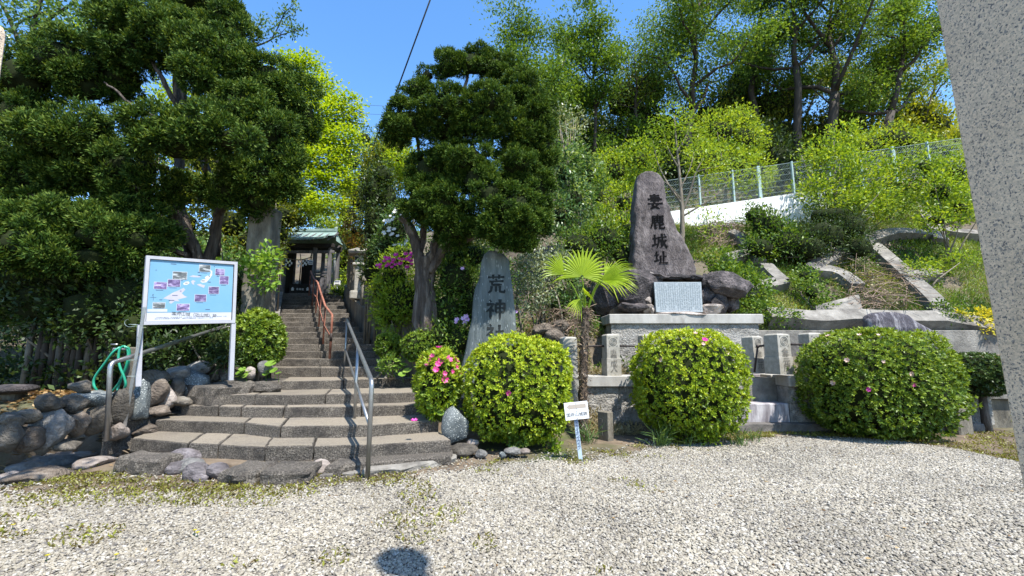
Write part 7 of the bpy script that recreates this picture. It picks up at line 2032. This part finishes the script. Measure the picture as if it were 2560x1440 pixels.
ST_('olive green tree behind the left side of the middle juniper', [(950, 410, 44, 44, 13), (1000, 430, 44, 46, 12.6), (930, 460, 40, 50, 13), (980, 380, 40, 30, 13)], 3600, .10, .05, 'f_olive', 166, csig=.10, core=.6, bias=.15)
ST_('yellow green tree under the left pad of the middle juniper', [(1010, 400, 50, 30, 11.5), (1040, 430, 40, 30, 11.5), (975, 440, 30, 30, 11.8)], 2000, .09, .045, 'f_maple', 167, csig=.08, core=.4)
ST_('pale bluish green tree below the maple, left of the overhead cable', [(880, 400, 44, 50, 19), (910, 350, 36, 40, 19.5), (870, 470, 50, 50, 18.6), (925, 420, 40, 60, 19), (900, 500, 50, 50, 18.4)], 5200, .12, .055, 'f_broad', 168, csig=.12, core=.5, bias=.08)
ST_('mid green tree low behind the dark evergreen column', [(960, 370, 36, 30, 21), (990, 350, 40, 30, 21), (940, 400, 40, 40, 20.5)], 2400, .13, .06, 'f_mid', 169, csig=.12, core=.5)
ST_('leafy shrub beyond the lantern right of the gate', [(860, 660, 30, 40, 17.2), (890, 690, 30, 40, 16.4), (850, 720, 24, 16, 15.6)], 1700, .09, .05, 'f_bright', 170, 'shrub', csig=.08, core=.4)
ST_('low green shrub under the small white placard by the gate', [(842, 728, 24, 12, 14.7), (858, 735, 20, 10, 14.6)], 600, .06, .03, 'f_bright', 171, 'shrub', csig=.05, core=.5)
ST_('broad tree behind the juniper, under the right side of its crown', [(640, 480, 60, 60, 12), (580, 560, 60, 60, 11.5), (560, 480, 60, 60, 12), (690, 500, 50, 40, 12.5), (620, 600, 40, 40, 11.5), (480, 470, 80, 80, 12.4), (450, 560, 70, 60, 12), (510, 400, 60, 60, 12.6)], 6500, .11, .05, 'f_olive', 172, csig=.10, core=.55, bias=.05)
ST_('shaded tree behind the left half of the big juniper', [(150, 430, 130, 120, 13), (40, 520, 130, 120, 12.5), (300, 480, 120, 120, 13), (380, 580, 100, 80, 12), (200, 600, 140, 80, 11.5), (-60, 380, 110, 130, 13)], 9000, .12, .06, 'f_mid', 173, csig=.12, core=.6, bias=-.12)
ST_('yellow leaved tree glimpsed behind the upper juniper limbs', [(420, 250, 60, 60, 13), (200, 70, 60, 40, 14), (480, 300, 60, 60, 13.5), (420, 380, 60, 60, 13)], 3600, .11, .055, 'f_maple', 174, csig=.11, core=0, inner=.9)
bt = P(70, 500, 10.5)
sapling('broad leaved tree with dark slanting branches in the top left corner', (bt.x, 10.5, hzf(bt.x, 10.5)), [
    ([(60, 640, 10.5), (70, 400, 10.5), (76, 200, 10.5), (80, 90, 10.4), (110, -30, 10.3)], .12, .04), ([(70, 240, 10.5), (50, 120, 10.5), (20, 40, 10.5), (-20, -30, 10.5)], .07, .03),
    ([(76, 150, 10.5), (110, 60, 10.4), (180, 10, 10.3), (240, -40, 10.2)], .06, .02), ([(60, 200, 10.4), (100, 120, 10.2), (160, 80, 10)], .04, .012), ([(30, 70, 10.5), (80, 40, 10.3), (150, 20, 10.2)], .03, .012)],
    [(20, 20, 10.3), (70, 10, 10.3), (120, 20, 10.2), (180, 20, 10.2), (60, 60, 10.2), (130, 70, 10.1), (10, 90, 10.4), (200, 50, 10), (-20, 60, 10.4), (90, -10, 10.2), (30, 130, 10.3), (160, 90, 10), (-30, 140, 10.4), (215, 10, 10.1)], 1900, .14, .06, 'f_broad', 175, sig=.26, bark='darkbark', name='broadleaf_tree')
sapling('broad leaved tree behind the juniper with one slender leafy branch reaching into the sky', (P(560, 500, 11).x, 11, hzf(P(560, 500, 11).x, 11)), [
    ([(540, 640, 11), (550, 400, 11), (560, 200, 11), (590, 140, 10.9), (620, 122, 10.8)], .10, .03), ([(615, 122, 10.8), (660, 108, 10.7), (690, 92, 10.7), (720, 82, 10.6), (752, 74, 10.6)], .026, .007),
    ([(680, 96, 10.7), (696, 66, 10.7), (712, 32, 10.6), (735, 10, 10.6)], .018, .006), ([(618, 115, 10.8), (632, 84, 10.7), (648, 62, 10.7), (660, 44, 10.7)], .016, .006), ([(700, 86, 10.7), (720, 64, 10.7)], .010, .004)],
    [(735, 12, 10.6), (722, 22, 10.6), (712, 34, 10.6), (752, 74, 10.6), (740, 72, 10.6), (722, 62, 10.6), (728, 82, 10.6), (690, 62, 10.7), (650, 55, 10.7), (660, 46, 10.7), (645, 80, 10.7), (672, 72, 10.7), (632, 72, 10.7), (690, 92, 10.6), (700, 40, 10.6), (660, 92, 10.7), (625, 50, 10.7)], 620, .10, .042, 'f_broad', 176, sig=.085, bark='darkbark', name='broadleaf_tree')

# tall tree left of the viewer, outside the view: its crown shades the dry wall
ov = shrub('overhanging_tree', 'tall broadleaf tree left of the viewer whose crown shades the dry stone wall', 'tree', [(-3.75, 2.3, 5.7, .85, .9, .7), (-4.6, 2.4, 5.8, 1.0, .9, .7), (-4.3, 1.6, 6.2, .9, .9, .7), (-5.4, 1.8, 5.7, 1.0, .9, .8)], 4200, .13, .06, MAT['f_mid'], 181, base=(-6.6, .6, 0), csig=.12, core=.5, stems=6, stem_r=.07, stem_mat='darkbark')


# a few dry leaves blown over the court
r3 = np.random.RandomState(19); n = 420
fx3, fy3 = r3.uniform(-4.5, 6.5, n), 2.0 + 4.4 * r3.rand(n) ** .7
leafobj('fallen_leaves', np.stack([fx3, fy3, np.full(n, .02)], 1), np.concatenate([r3.normal(size=(n, 2)), r3.normal(size=(n, 1)) * .15], 1), r3.normal(size=(n, 3)) * .35 + np.array([0, 0, 1]), .02 + .03 * r3.rand(n), .014, MAT['litter'], None, kind='stuff')
